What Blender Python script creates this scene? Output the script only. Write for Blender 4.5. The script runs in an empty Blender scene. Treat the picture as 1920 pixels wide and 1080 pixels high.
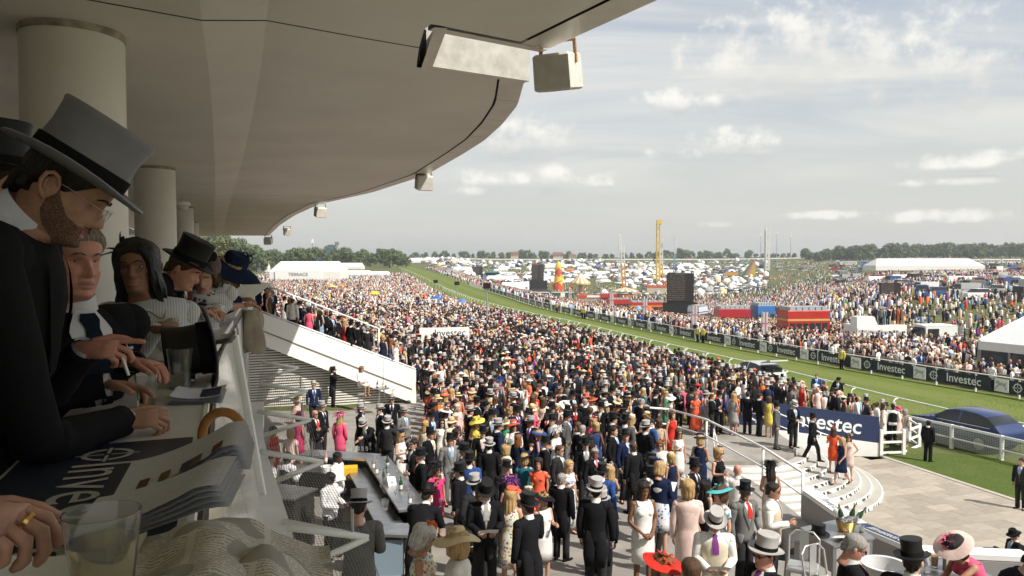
import bpy, bmesh, math, random
import numpy as np
from mathutils import Matrix, Vector, Euler, noise as mnoise
R = math.radians
random.seed(7); rng = np.random.default_rng(7)
sc = bpy.context.scene
COL = sc.collection
F = 1400.0; PITCH = R(2.05); CAMZ = 6.0
cam = bpy.data.cameras.new('camera'); cam.sensor_width = 36; cam.lens = 36*F/1920
cam.clip_start = 0.05; cam.clip_end = 6000
camo = bpy.data.objects.new('camera', cam); COL.objects.link(camo)
camo.location = (0, 0, CAMZ); camo.rotation_euler = (R(90)-PITCH, 0, 0)
sc.camera = camo
sc.cycles.use_denoising = True
sc.cycles.max_bounces = 10; sc.cycles.diffuse_bounces = 6; sc.cycles.glossy_bounces = 4
sc.cycles.transmission_bounces = 8; sc.cycles.transparent_max_bounces = 16
sc.cycles.caustics_reflective = False; sc.cycles.caustics_refractive = False
sc.cycles.sample_clamp_indirect = 6
sc.cycles.use_adaptive_sampling = True; sc.cycles.adaptive_threshold = 0.03
sc.view_settings.view_transform = 'Standard'; sc.view_settings.look = 'None'
sc.view_settings.gamma = 1.0; sc.view_settings.use_curve_mapping = False
sc.view_settings.exposure = 0.80
SUN_EL = R(47); SUNH = Vector((0.79, -0.61, 0)).normalized()
sdir = Vector((SUNH.x*math.cos(SUN_EL), SUNH.y*math.cos(SUN_EL), math.sin(SUN_EL)))
sun = bpy.data.lights.new('sun', 'SUN'); sun.energy = 3.6; sun.angle = R(0.53); sun.color = (1.0, 0.945, 0.86)
suno = bpy.data.objects.new('sun', sun); COL.objects.link(suno); suno.location = (40, -30, 60)
suno.rotation_euler = (-sdir).to_track_quat('-Z', 'Y').to_euler()
class NT:
 """small node-tree helper"""
 def __init__(s, nt): s.t = nt; s.n = nt.nodes; s.l = nt.links
 def new(s, typ, **kw):
  n = s.n.new(typ)
  for k, v in kw.items(): setattr(n, k, v)
  return n
 def put(s, sock, val):
  if isinstance(val, bpy.types.NodeSocket): s.l.new(val, sock)
  elif val is not None: sock.default_value = val
 def math(s, op, a, b=None, c=None, clamp=False):
  n = s.new('ShaderNodeMath', operation=op, use_clamp=clamp)
  s.put(n.inputs[0], a); s.put(n.inputs[1], b); s.put(n.inputs[2], c)
  return n.outputs[0]
 def vmath(s, op, a, b=None):
  n = s.new('ShaderNodeVectorMath', operation=op); s.put(n.inputs[0], a); s.put(n.inputs[1], b)
  return n.outputs[0]
 def mix(s, f, a, b, blend='MIX'):
  n = s.new('ShaderNodeMix', data_type='RGBA', blend_type=blend); s.put(n.inputs[0], f)
  s.put(n.inputs[6], a); s.put(n.inputs[7], b); return n.outputs[2]
 def ramp(s, f, stops):
  n = s.new('ShaderNodeValToRGB'); s.put(n.inputs[0], f)
  cr = n.color_ramp
  while len(cr.elements) < len(stops): cr.elements.new(0.5)
  for e, (p, c) in zip(cr.elements, stops):
   e.position = p; e.color = (c, c, c, 1) if isinstance(c, (int, float)) else (*c[:3], 1)
  return n.outputs[0]
 def noise(s, vec, scale, detail=4, rough=0.55, dist=0.0):
  n = s.new('ShaderNodeTexNoise'); s.put(n.inputs['Vector'], vec); n.inputs['Scale'].default_value = scale
  n.inputs['Detail'].default_value = detail; n.inputs['Roughness'].default_value = rough
  n.inputs['Distortion'].default_value = dist
  return n.outputs['Fac']
 def smooth(s, v, a, b):
  n = s.new('ShaderNodeMapRange', interpolation_type='SMOOTHSTEP'); s.put(n.inputs[0], v)
  n.inputs[1].default_value = a; n.inputs[2].default_value = b; return n.outputs[0]
world = bpy.data.worlds.new('World'); sc.world = world; world.use_nodes = True
world.cycles.sampling_method = 'MANUAL'; world.cycles.sample_map_resolution = 512
w = NT(world.node_tree)
for n in list(w.n): w.n.remove(n)
sky = w.new('ShaderNodeTexSky', sky_type='NISHITA'); sky.sun_disc = False
sky.sun_elevation = SUN_EL; sky.sun_rotation = math.atan2(SUNH.x, SUNH.y)
sky.air_density = 1.1; sky.dust_density = 3.0; sky.ozone_density = 1.0; sky.altitude = 100
tc = w.new('ShaderNodeTexCoord'); DIR = tc.outputs['Generated']
sep = w.new('ShaderNodeSeparateXYZ'); w.put(sep.inputs[0], DIR)
dx, dy, dz = sep.outputs
AZ = w.math('ARCTAN2', dx, dy); EL = w.math('ARCSINE', dz)
den = w.math('ADD', w.math('MAXIMUM', dz, 0.0), 0.10)
comb = w.new('ShaderNodeCombineXYZ'); w.put(comb.inputs[0], w.math('DIVIDE', dx, den)); w.put(comb.inputs[1], w.math('DIVIDE', dy, den))
ci = w.noise(w.vmath('MULTIPLY', comb.outputs[0], (0.55, 1.1, 1)), 0.9, 7, 0.6, 0.6)
ci2 = w.noise(comb.outputs[0], 0.35, 3, 0.5, 0.0)
cir = w.math('MULTIPLY', w.smooth(ci, 0.36, 0.64), w.smooth(ci2, 0.30, 0.58))
cir = w.math('ADD', w.math('MULTIPLY', cir, 0.85), 0.05, clamp=True)
cv = w.new('ShaderNodeCombineXYZ'); w.put(cv.inputs[0], AZ); w.put(cv.inputs[1], EL)
nz = w.noise(cv.outputs[0], 26.0, 7, 0.60)
def pxae(px, py):
 x = (px-960)/F; u = (540-py)/F
 d = Vector((x, math.cos(PITCH)+u*math.sin(PITCH), -math.sin(PITCH)+u*math.cos(PITCH))).normalized()
 return math.atan2(d.x, d.y), math.asin(d.z)
clouds = [(985, 262, 66, 36), (1000, 252, 34, 30), (1032, 330, 48, 26), (960, 335, 90, 16), (1372, 268, 62, 26), (1330, 285, 90, 12), (1500, 92, 150, 62), (1430, 120, 120, 40),
   (880, 358, 36, 9), (1115, 338, 38, 13), (1320, 185, 80, 22), (1800, 405, 90, 9), (1850, 300, 100, 14), (1555, 403, 50, 6), (1780, 340, 80, 7), (1360, 420, 34, 6), (1740, 120, 110, 60)]
def heap(off):
 acc = None
 for (px, py, ra, re) in clouds:
  a0, e0 = pxae(px, py)
  qa = w.math('DIVIDE', w.math('SUBTRACT', AZ, a0), ra*1.35/F);
  qe = w.math('DIVIDE', w.math('SUBTRACT', EL, e0 - off), re*1.3/F)
  g = w.math('SUBTRACT', 1.0, w.math('ADD', w.math('MULTIPLY', qa, qa), w.math('MULTIPLY', qe, qe)))
  acc = g if acc is None else w.math('MAXIMUM', acc, g)
 return acc
h0 = heap(0)
base = w.math('ADD', w.math('MULTIPLY', h0, 0.55), w.math('MULTIPLY', w.math('SUBTRACT', nz, 0.50), 3.9))
cum = w.smooth(base, -0.10, 0.95)
cum = w.math('MULTIPLY', cum, w.smooth(h0, -1.2, 0.25))
hs = heap(0.016)
lit = w.smooth(w.math('ADD', w.math('SUBTRACT', h0, hs), w.math('MULTIPLY', nz, 1.1)), -0.2, 1.4)
cumcol = w.mix(lit, (3.7, 3.75, 3.8, 1), (6.9, 6.7, 6.2, 1))
haze = w.smooth(EL, 0.34, -0.02)
skyc = w.mix(w.math('ADD', w.math('MULTIPLY', haze, 0.54), 0.38), sky.outputs[0], (4.55, 4.55, 4.3, 1))
cirf = w.math('MULTIPLY', cir, w.smooth(EL, -0.05, 0.25))
skyc = w.mix(cirf, skyc, (5.65, 5.5, 5.1, 1))
skyc = w.mix(w.math('MULTIPLY', cum, 0.80), skyc, cumcol)
bg = w.new('ShaderNodeBackground'); w.put(bg.inputs[0], skyc); bg.inputs[1].default_value = 0.092
wo = w.new('ShaderNodeOutputWorld'); w.l.new(bg.outputs[0], wo.inputs[0])
def ray(px, py):
 x = (px-960)/F; u = (540-py)/F
 return Vector((x, math.cos(PITCH)+u*math.sin(PITCH), -math.sin(PITCH)+u*math.cos(PITCH)))
def at_z(px, py, z):
 d = ray(px, py); t = (z-CAMZ)/d.z
 return Vector((d.x*t, d.y*t, z))
def at_y(px, py, Y):
 d = ray(px, py); t = Y/d.y
 return Vector((d.x*t, Y, CAMZ+d.z*t))
def smst(x, a, b):
 t = min(1, max(0, (x-a)/(b-a))); return t*t*(3-2*t)
def interp(x, pts):
 if x <= pts[0][0]: return pts[0][1]
 for (a, u), (c, v) in zip(pts, pts[1:]):
  if x <= c: return u+(v-u)*(x-a)/(c-a)
 return pts[-1][1]
MATS = {}
def mat(name, col=(0.5, 0.5, 0.5), rough=0.6, metal=0.0, spec=0.5, objcol=False, attr=None, noise=0.0, nscale=8.0, bump=0.0, bscale=60.0,
  trans=0.0, ior=1.45, sheen=0.0, sss=0.0, emit=0.0, coat=0.0, alpha=1.0, col2=None, n2=(0.45, 0.6)):
 if name in MATS: return MATS[name]
 m = bpy.data.materials.new(name); m.use_nodes = True; t = NT(m.node_tree)
 b = t.n['Principled BSDF']
 b.inputs['Roughness'].default_value = rough; b.inputs['Metallic'].default_value = metal
 b.inputs['Specular IOR Level'].default_value = spec; b.inputs['IOR'].default_value = ior
 b.inputs['Transmission Weight'].default_value = trans; b.inputs['Sheen Weight'].default_value = sheen
 b.inputs['Coat Weight'].default_value = coat; b.inputs['Alpha'].default_value = alpha
 if sss: b.inputs['Subsurface Weight'].default_value = sss; b.inputs['Subsurface Radius'].default_value = (0.01, 0.004, 0.002); b.inputs['Subsurface Scale'].default_value = 1.0
 c = (*col, 1)
 if objcol: c = t.new('ShaderNodeObjectInfo').outputs['Color']
 if attr: c = t.new('ShaderNodeVertexColor', layer_name=attr).outputs[0]
 tcn = t.new('ShaderNodeTexCoord').outputs['Object']
 if noise:
  nf = t.noise(tcn, nscale, 5, 0.6)
  f = t.ramp(nf, [(0.3, 1-noise), (0.7, 1+noise*0.4)])
  c = t.mix(1.0, c, f, 'MULTIPLY')
 if col2:
  nf = t.noise(tcn, nscale, 4, 0.6); c = t.mix(t.smooth(nf, *n2), c, (*col2, 1))
 t.put(b.inputs['Base Color'], c)
 if bump:
  bn = t.new('ShaderNodeBump'); bn.inputs['Strength'].default_value = bump; bn.inputs['Distance'].default_value = 0.01
  t.put(bn.inputs['Height'], t.noise(tcn, bscale, 4, 0.6)); t.l.new(bn.outputs[0], b.inputs['Normal'])
 if emit:
  t.put(b.inputs['Emission Color'], c); b.inputs['Emission Strength'].default_value = emit
 MATS[name] = m; return m
CLOTH = mat('cloth', rough=0.9, spec=0.10, objcol=True, noise=0.25, nscale=5, bump=0.6, bscale=9)
SILK = mat('hat_felt', rough=0.5, spec=0.25, objcol=True, noise=0.15, nscale=10)
SKIN = mat('skin', rough=0.5, spec=0.35, objcol=True, noise=0.22, nscale=38, sss=0.12, bump=0.12, bscale=90)
HAIR = mat('hair', rough=0.45, spec=0.4, objcol=True, noise=0.35, nscale=25, bump=0.6, bscale=70)
t = NT(HAIR.node_tree); b_ = t.n['Principled BSDF']; st_ = t.noise(t.vmath('MULTIPLY', t.new('ShaderNodeTexCoord').outputs['Object'], (150, 150, 14)), 1.0, 3, .65, .4)
t.put(b_.inputs['Base Color'], t.mix(1.0, t.new('ShaderNodeObjectInfo').outputs['Color'], t.ramp(st_, [(.30, .35), (.52, .95), (.72, 1.5)]), 'MULTIPLY')); bn = t.new('ShaderNodeBump'); bn.inputs['Strength'].default_value = .9; bn.inputs['Distance'].default_value = .012; t.put(bn.inputs['Height'], st_); t.l.new(bn.outputs[0], b_.inputs['Normal'])
FEATHER = mat('feather', rough=0.8, objcol=True, noise=0.3, nscale=60)
LENS = mat('dark_lens', (0.008, 0.008, 0.01), 0.08, spec=0.6)
EYE = mat('eye', (0.03, 0.02, 0.015), 0.2); EYEW = mat('eye_white', (0.38, 0.34, 0.31), 0.3); LIP = mat('lip', (0.33, 0.145, 0.115), 0.5)
BEARD = mat('beard_hair', (0.040, 0.024, 0.016), 0.8, noise=0.5, nscale=120, bump=1.0, bscale=260)
t = NT(BEARD.node_tree); t.put(t.n['Principled BSDF'].inputs['Alpha'], t.smooth(t.noise(t.new('ShaderNodeTexCoord').outputs['Object'], 700, 2, .6), .42, .60))
WHITE = mat('white_paint', (0.78, 0.77, 0.74), 0.45, noise=0.06, nscale=1.5, bump=0.05, bscale=30)
WHITER = mat('white_rail_paint', (0.80, 0.80, 0.78), 0.4, noise=0.08, nscale=3)
WALLW = mat('white_render', (0.80, 0.79, 0.76), 0.6, noise=0.05, nscale=0.8)
STEEL = mat('steel', (0.55, 0.55, 0.55), 0.28, metal=1.0, noise=0.15, nscale=3)
ALU = mat('galvanised', (0.45, 0.46, 0.47), 0.4, metal=0.8)
NAVY = mat('navy_board', (0.018, 0.030, 0.085), 0.5)
NAVYD = mat('navy_dark_board', (0.012, 0.018, 0.035), 0.5)
BLACK = mat('black_plastic', (0.012, 0.012, 0.013), 0.5)
GLASS = mat('clear_plastic', (0.95, 0.96, 0.96), 0.06, trans=0.93, ior=1.45)
GREENG = mat('bottle_glass', (0.02, 0.07, 0.03), 0.06, coat=0.5)
BEER = mat('beer', (0.65, 0.30, 0.02), 0.1, trans=0.5, ior=1.33)
WINE = mat('pale_wine', (0.88, 0.78, 0.42), 0.05, trans=0.9, ior=1.33)
GOLD = mat('gold', (0.75, 0.48, 0.13), 0.28, metal=1.0)
PAPER = mat('paper', (0.74, 0.73, 0.70), 0.7, noise=0.05, nscale=20)
WOOD = mat('cane_wood', (0.36, 0.16, 0.045), 0.35, noise=0.25, nscale=30)
YELLOW = mat('yellow_paint', (0.75, 0.45, 0.03), 0.5)
def plain(col, rough=0.6, **k): return mat('paint_%02x%02x%02x_%d' % (*[int(255*min(1, c)) for c in col], int(rough*100)), col, rough, noise=0.08, nscale=2, **k)
class MB:
 def __init__(s): s.v = []; s.f = []; s.m = []; s.c = []
 def add(s, vs, fs, mi=0):
  o = len(s.v); s.v += [tuple(v) for v in vs]; s.f += [tuple(i+o for i in f) for f in fs]; s.m += [mi]*len(fs)
  return s
 def box(s, c, d, mi=0, rz=0.0, M=None):
  x, y, z = d[0]/2, d[1]/2, d[2]/2
  ps = [(-x,-y,-z),(x,-y,-z),(x,y,-z),(-x,y,-z),(-x,-y,z),(x,-y,z),(x,y,z),(-x,y,z)]
  T = Matrix.Translation(c) @ (M if M else Matrix.Rotation(rz, 4, 'Z'))
  return s.add([T @ Vector(p) for p in ps], [(0,3,2,1),(4,5,6,7),(0,1,5,4),(1,2,6,5),(2,3,7,6),(3,0,4,7)], mi)
 def quad(s, a, b, c, d, mi=0): return s.add([a, b, c, d], [(0,1,2,3)], mi)
 def slab(s, poly, z0, z1, mi=0):
  n = len(poly)
  a = sum(poly[i][0]*poly[(i+1)%n][1]-poly[(i+1)%n][0]*poly[i][1] for i in range(n))
  if a < 0: poly = poly[::-1]
  z0f = z0 if callable(z0) else (lambda x, y: z0); z1f = z1 if callable(z1) else (lambda x, y: z1)
  vs = [(p[0], p[1], z0f(*p[:2])) for p in poly]+[(p[0], p[1], z1f(*p[:2])) for p in poly]
  fs = [tuple(range(n))[::-1], tuple(range(n, 2*n))]+[(i, (i+1)%n, n+(i+1)%n, n+i) for i in range(n)]
  return s.add(vs, fs, mi)
 def rings(s, rings, mi=0, cap=True, closed=True):
  n = len(rings[0]); o = len(s.v); fs = []
  for r in rings: s.v += [tuple(p) for p in r]
  for k in range(len(rings)-1):
   for i in range(n if closed else n-1):
    j = (i+1) % n
    fs.append((o+k*n+i, o+k*n+j, o+(k+1)*n+j, o+(k+1)*n+i))
  if cap:
   fs.append(tuple(o+i for i in range(n))[::-1]); q = o+(len(rings)-1)*n; fs.append(tuple(q+i for i in range(n)))
  s.f += fs; s.m += [mi]*len(fs); return s
 def tube(s, pts, rad, n=8, mi=0, lat=None, cap=True):
  """swept tube; rad = number, or (a, b) = half width along lat and half depth"""
  pts = [Vector(p) for p in pts]; k = len(pts)
  if not isinstance(rad, list): rad = [rad]*k
  L0 = Vector(lat) if lat is not None else None; out = []; prev = None
  for i in range(k):
   T = (pts[min(i+1, k-1)]-pts[max(i-1, 0)])
   if T.length < 1e-9: T = Vector((0, 0, 1))
   T.normalize()
   L = L0 if L0 is not None else (prev if prev is not None else (Vector((1, 0, 0)) if abs(T.x) < 0.9 else Vector((0, 1, 0))))
   L = (L - T*L.dot(T));
   if L.length < 1e-6: L = T.orthogonal()
   L.normalize(); D = T.cross(L); prev = L
   a, b = rad[i] if isinstance(rad[i], tuple) else (rad[i], rad[i])
   out.append([pts[i]+L*(a*math.cos(2*math.pi*j/n))+D*(b*math.sin(2*math.pi*j/n)) for j in range(n)])
  return s.rings(out, mi, cap)
 def lathe(s, prof, n=16, mi=0, c=(0, 0, 0), sx=1.0, sy=1.0, cap=True):
  c = Vector(c)
  return s.rings([[c+Vector((r*sx*math.cos(2*math.pi*j/n), r*sy*math.sin(2*math.pi*j/n), z)) for j in range(n)] for r, z in prof], mi, cap)
 def ball(s, c, r, nu=10, nv=6, mi=0, M=None):
  rx, ry, rz = r if isinstance(r, tuple) else (r, r, r); c = Vector(c); rs = []
  for k in range(nv+1):
   a = -math.pi/2+math.pi*(0.02+0.96*k/nv);
   ring = [Vector((rx*math.cos(a)*math.cos(2*math.pi*j/nu), ry*math.cos(a)*math.sin(2*math.pi*j/nu), rz*math.sin(a))) for j in range(nu)]
   rs.append([c+((M @ p) if M else p) for p in ring])
  return s.rings(rs, mi)
 def bar(s, a, b, w_, h=None, mi=0):
  """rectangular bar from a to b, w_ wide (level) and h high"""
  a, b = Vector(a), Vector(b); h = h or w_; T = (b-a).normalized()
  L = T.cross(Vector((0, 0, 1)));
  if L.length < 1e-4: L = Vector((1, 0, 0))
  L.normalize(); U = L.cross(T); L = L*w_/2; U = U*h/2
  return s.add([a-L-U, a+L-U, a+L+U, a-L+U, b-L-U, b+L-U, b+L+U, b-L+U], [(0,1,2,3),(7,6,5,4),(0,4,5,1),(1,5,6,2),(2,6,7,3),(3,7,4,0)], mi)
 def grid(s, P, mi=0):
  n = len(P[0]); o = len(s.v)
  for r in P: s.v += [tuple(p) for p in r]
  fs = [(o+k*n+i, o+k*n+i+1, o+(k+1)*n+i+1, o+(k+1)*n+i) for k in range(len(P)-1) for i in range(n-1)]
  s.f += fs; s.m += [mi]*len(fs); return s
 def mesh(s, name, mats, smooth=False):
  me = bpy.data.meshes.new(name); me.from_pydata(s.v, [], s.f)
  for m_ in (mats if isinstance(mats, (list, tuple)) else [mats]): me.materials.append(m_)
  me.polygons.foreach_set('material_index', s.m)
  if smooth:
   me.polygons.foreach_set('use_smooth', [True]*len(s.f))
   if smooth != 'all': me.set_sharp_from_angle(angle=R(smooth if smooth is not True else 50))
  me.update(); return me
 def build(s, name, mats, parent=None, smooth=False, world=True, color=None):
  return obj(name, s.mesh(name, mats, smooth), parent, world, color)
def wmat(o):
 m = o.matrix_basis.copy()
 return wmat(o.parent) @ o.matrix_parent_inverse @ m if o.parent else m
def obj(name, me, parent=None, world=True, color=None):
 o = bpy.data.objects.new(name, me); COL.objects.link(o)
 if parent is not None:
  o.parent = parent
  if world: o.matrix_parent_inverse = wmat(parent).inverted()
 if color: o.color = (*color[:3], 1)
 return o
def thing(name, label, cat, loc=(0, 0, 0), rz=0.0, group=None):
 o = bpy.data.objects.new(name, None); COL.objects.link(o); o.location = loc; o.rotation_euler = (0, 0, rz)
 o.empty_display_size = 0.1
 return tag(o, label, cat, group)
def tag(o, label, cat, group=None):
 o['label'] = label; o['category'] = cat
 if group: o['group'] = group
 return o
def structure(o): o['kind'] = 'structure'; return o
def stuff(o): o['kind'] = 'stuff'; return o
def copy_tree(o, parent=None):
 c = o.copy(); COL.objects.link(c); c.parent = parent
 for ch in list(o.children): copy_tree(ch, c)
 return c
def text_mesh(txt, size=1.0, extrude=0.0, shear=0.0, sx=1.0, align='CENTER', offset=0.0):
 cu = bpy.data.curves.new('t', 'FONT'); cu.body = txt; cu.size = size; cu.extrude = extrude; cu.shear = shear
 cu.align_x = align; cu.align_y = 'CENTER'; cu.resolution_u = 3; cu.offset = offset
 o = bpy.data.objects.new('t', cu); COL.objects.link(o)
 dg = bpy.context.evaluated_depsgraph_get(); me = bpy.data.meshes.new_from_object(o.evaluated_get(dg))
 bpy.data.objects.remove(o); bpy.data.curves.remove(cu)
 me.transform(Matrix.Diagonal((sx, 1, 1, 1))); return me
def frame_matrix(o, x, y):
 """matrix with origin o, text runs along x and up along y"""
 x = Vector(x).normalized(); z = x.cross(Vector(y)).normalized(); y = z.cross(x)
 m = Matrix((x, y, z)).transposed().to_4x4(); m.translation = Vector(o); return m
def letters(txt, size, m, o, x, y, parent, name='lettering', sx=1.0, shear=0.0, off=0.0):
 me = text_mesh(txt, size, 0.0, shear, sx, offset=off); me.materials.clear(); me.materials.append(m); me.transform(frame_matrix(o, x, y)); me.name = name
 return obj(name, me, parent)
# ================================================================ the lie of the land
NEAR = [(20, 27.5), (27, 25), (33, 22.7), (36.65, 21.0), (43.4, 19.4), (50.4, 17.8), (57.6, 15.7), (66.75, 13.2), (75.2, 11), (85.4, 8.5), (92.5, 6.5), (103, 3.1), (117, -0.8), (144, -7.4), (190, -16.3), (234, -24), (330, -43.6), (520, -84), (700, -124), (820, -152)]
FAR = [(20, 41), (36, 33.8), (45.2, 31), (50.4, 28.8), (56.6, 26.4), (60.4, 25), (79.4, 19.1), (107, 11.5), (131, 5.8), (142, 3.6), (171, -1), (224, -10.5), (310, -26), (395, -44), (500, -67), (700, -108), (820, -135)]
ZT = [(0, -2.4), (150, -2.4), (234, -2.0), (330, -0.3), (520, 3.0), (700, 5.4), (900, 7.5), (1600, 9)]
def xn(Y): return interp(Y, NEAR)
def xf(Y): return interp(Y, FAR)
def zt(Y): return interp(Y, ZT)
MIDP = [(0, -2.4), (50, -2.4), (75, -3.2), (110, -5.0), (180, -7.8), (260, -9.4), (400, -9.0), (500, -4.4), (650, 3.0), (800, 7.5), (1000, 11), (1600, 15)]
RGTP = [(0, -2.4), (50, -2.4), (75, -2.4), (95, -1.4), (112, 0.0), (200, 0.9), (290, 2.0), (400, 4.2), (600, 8.0), (900, 12), (1600, 16)]
def gz(X, Y):
 n_, f_ = xn(Y), xf(Y); t = zt(Y)
 if X >= f_-0.5:
  a = X/max(Y, 1.0)
  wr = smst(a, 0.24, 0.58); z = interp(Y, MIDP)*(1-wr)+interp(Y, RGTP)*wr
  wl = smst(a, -0.10, -0.02);
  z = (t+(Y-300)*0.004*smst(Y, 300, 700))*(1-wl)+z*wl if Y > 150 else z
  k = smst(X-f_, 2, 30)
  return t*(1-k)+z*k
 if X <= n_-2.5:
  d = n_-2.8-X
  if Y < 32.3: return -2.4
  z = -2.4+1.15*smst(d, 1.0, 7.0)+0.9*smst(d, 10, 34)
  k = smst(Y, 110, 260)
  return z*(1-k)+(t+0.3)*k
 return t
TERR = [(-16, 3), (11, 3), (10.8, 11.6), (6.95, 12.4), (6.85, 20.2), (5.7, 26.4), (1.6, 28.4), (-4.1, 35.2), (-4.6, 37.5), (-16, 33)]
def inpoly(x, y, P):
 r = False; j = len(P)-1
 for i in range(len(P)):
  if (P[i][1] > y) != (P[j][1] > y) and x < (P[j][0]-P[i][0])*(y-P[i][1])/(P[j][1]-P[i][1])+P[i][0]: r = not r
  j = i
 return r
def zterr(x, y): return -0.03*(y-15) if y > 15 else .16*(15-y) if y > 11.5 else .9 if y > 9.2 else 1.65
STC = Vector((8.3, 29.0)); STR = 5.6; NST = 9; TRD = 0.36; RIS = 1.30/NST
PLAT = [(5.7, 26.45), (8.3-0.1, 26.2), (11.0, 29), (11.4, 32.3), (1.0, 32.6), (1.6, 28.45)]
def ground(X, Y):
 if inpoly(X, Y, TERR): return zterr(X, Y)
 d = (Vector((X, Y))-STC).length
 if Y < 32.3 and X > 3.0 and Y > 22:
  if d < STR-(NST-1)*TRD: return -1.10
  if d < STR and X > 7.0: return -2.4+RIS*(1+int((STR-d)/TRD))
  if X < 8.3 and Y > 25: return -1.10
 return gz(X, Y)
def seat(px, py, h, it=30):
 """ground point of somebody h tall whose top shows at this pixel"""
 lo, hi = 3.0, 900.0; d = ray(px, py); d = d/d.y
 for Y in np.concatenate([np.arange(11.52, 70, 0.1), np.arange(70, 300, 0.5)]):
  X = d.x*Y; z = CAMZ+d.z*Y
  if z-h <= ground(X, Y): return Vector((X, Y, ground(X, Y)))
 return Vector((d.x*60, 60, ground(d.x*60, 60)))
GRASS = bpy.data.materials.new('turf'); GRASS.use_nodes = True
def turf_nodes(m, c1, c2, c3, stripes=False):
 t = NT(m.node_tree); b = t.n['Principled BSDF']; b.inputs['Roughness'].default_value = 0.9; b.inputs['Specular IOR Level'].default_value = 0.15
 tc_ = t.new('ShaderNodeTexCoord').outputs['Object']
 big = t.noise(tc_, 0.05, 5, 0.6); mid = t.noise(tc_, 0.9, 5, 0.65); fine = t.noise(tc_, 14, 3, 0.7)
 c = t.mix(t.smooth(big, 0.35, 0.65), (*c1, 1), (*c2, 1)); c = t.mix(t.math('MULTIPLY', t.smooth(mid, 0.40, 0.75), 0.6), c, (*c3, 1))
 if stripes:
  at = t.new('ShaderNodeAttribute', attribute_name='across').outputs['Fac']
  s = t.smooth(t.math('SINE', t.math('MULTIPLY', t.math('ADD', at, t.math('MULTIPLY', t.noise(tc_, 0.25, 3), 0.06)), 19.0)), -0.5, 0.5)
  c = t.mix(t.math('MULTIPLY', s, 0.45), c, (0.185, 0.20, 0.06, 1))
 c = t.mix(1.0, c, t.ramp(fine, [(0.25, 0.62), (0.75, 1.25)]), 'MULTIPLY')
 t.put(b.inputs['Base Color'], c)
 bn = t.new('ShaderNodeBump'); bn.inputs['Strength'].default_value = 0.7; bn.inputs['Distance'].default_value = 0.05
 t.put(bn.inputs['Height'], t.math('ADD', fine, mid)); t.l.new(bn.outputs[0], b.inputs['Normal'])
turf_nodes(GRASS, (0.090, 0.108, 0.036), (0.115, 0.124, 0.048), (0.145, 0.138, 0.068))
TRACK = bpy.data.materials.new('track_turf'); TRACK.use_nodes = True
turf_nodes(TRACK, (0.105, 0.150, 0.028), (0.12, 0.165, 0.034), (0.165, 0.180, 0.055), True)
LAWN = bpy.data.materials.new('lawn_turf'); LAWN.use_nodes = True
turf_nodes(LAWN, (0.075, 0.112, 0.022), (0.095, 0.13, 0.028), (0.13, 0.142, 0.042))
def sheet(name, xs, ys, zf, m, clip=None):
 b = MB(); n = len(xs); b.v = [(x, y, zf(x, y)) for y in ys for x in xs]
 for j in range(len(ys)-1):
  for i in range(n-1):
   b.f.append((j*n+i, j*n+i+1, (j+1)*n+i+1, (j+1)*n+i)); b.m.append(0)
 return structure(b.build(name, m, smooth='all'))
ys = list(np.concatenate([np.arange(-60, 20, 8), np.arange(20, 31.9, 2), [32.25], np.arange(32.4, 120, 2.2), np.arange(120, 420, 6), np.arange(420, 1000, 20), np.arange(1000, 4200, 160)]))
rows = []
for y in ys:
 yy = max(y, 1); wid = max(60, yy*0.95)
 rows.append([wid*u*(1+0.0*abs(u)) for u in np.linspace(-1.15, 1.25, 150)])
b = MB(); n = 150
def gsheet(x, y):
 z = gz(x, y)
 if xn(y)-2.5 < x < xf(y)-0.4: z -= 0.06
 if y < 32.3 and x < 19: z = -2.60 if x < 12 else -2.43
 return z
b.v = [(x, y, gsheet(x, y)) for y, r in zip(ys, rows) for x in r]
b.f = [(j*n+i, j*n+i+1, (j+1)*n+i+1, (j+1)*n+i) for j in range(len(ys)-1) for i in range(n-1)]; b.m = [0]*len(b.f)
structure(b.build('ground', GRASS, smooth='all'))
b = MB(); tys = list(np.concatenate([np.arange(20, 140, 2.0), np.arange(140, 420, 6), np.arange(420, 830, 20)])); K = 10
for y in tys:
 for k in range(K+1):
  x = (xn(y)-2.6)+(xf(y)+0.3-xn(y)+2.6)*k/K; b.v.append((x, y, zt(y)+0.015))
b.f = [(j*(K+1)+i, j*(K+1)+i+1, (j+1)*(K+1)+i+1, (j+1)*(K+1)+i) for j in range(len(tys)-1) for i in range(K)]; b.m = [0]*len(b.f)
trk = b.build('race_track', TRACK, smooth='all'); structure(trk)
at = trk.data.attributes.new('across', 'FLOAT', 'POINT'); at.data.foreach_set('value', [k/K for y in tys for k in range(K+1)])
b = MB(); lys = list(np.arange(14, 32.2, 1.5))+[32.2]
for y in lys:
 x0 = interp(y, [(14, 23.8), (25.8, 17.75), (31.8, 15.95), (32.3, 15.8)]); x1 = xn(y)-2.55
 for k in range(7): b.v.append((x0+(x1-x0)*k/6, y, -2.375))
b.f = [(j*7+i, j*7+i+1, (j+1)*7+i+1, (j+1)*7+i) for j in range(len(lys)-1) for i in range(6)]; b.m = [0]*len(b.f)
structure(b.build('lawn', LAWN))
b = MB(); r_ = random.Random(3)
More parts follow.
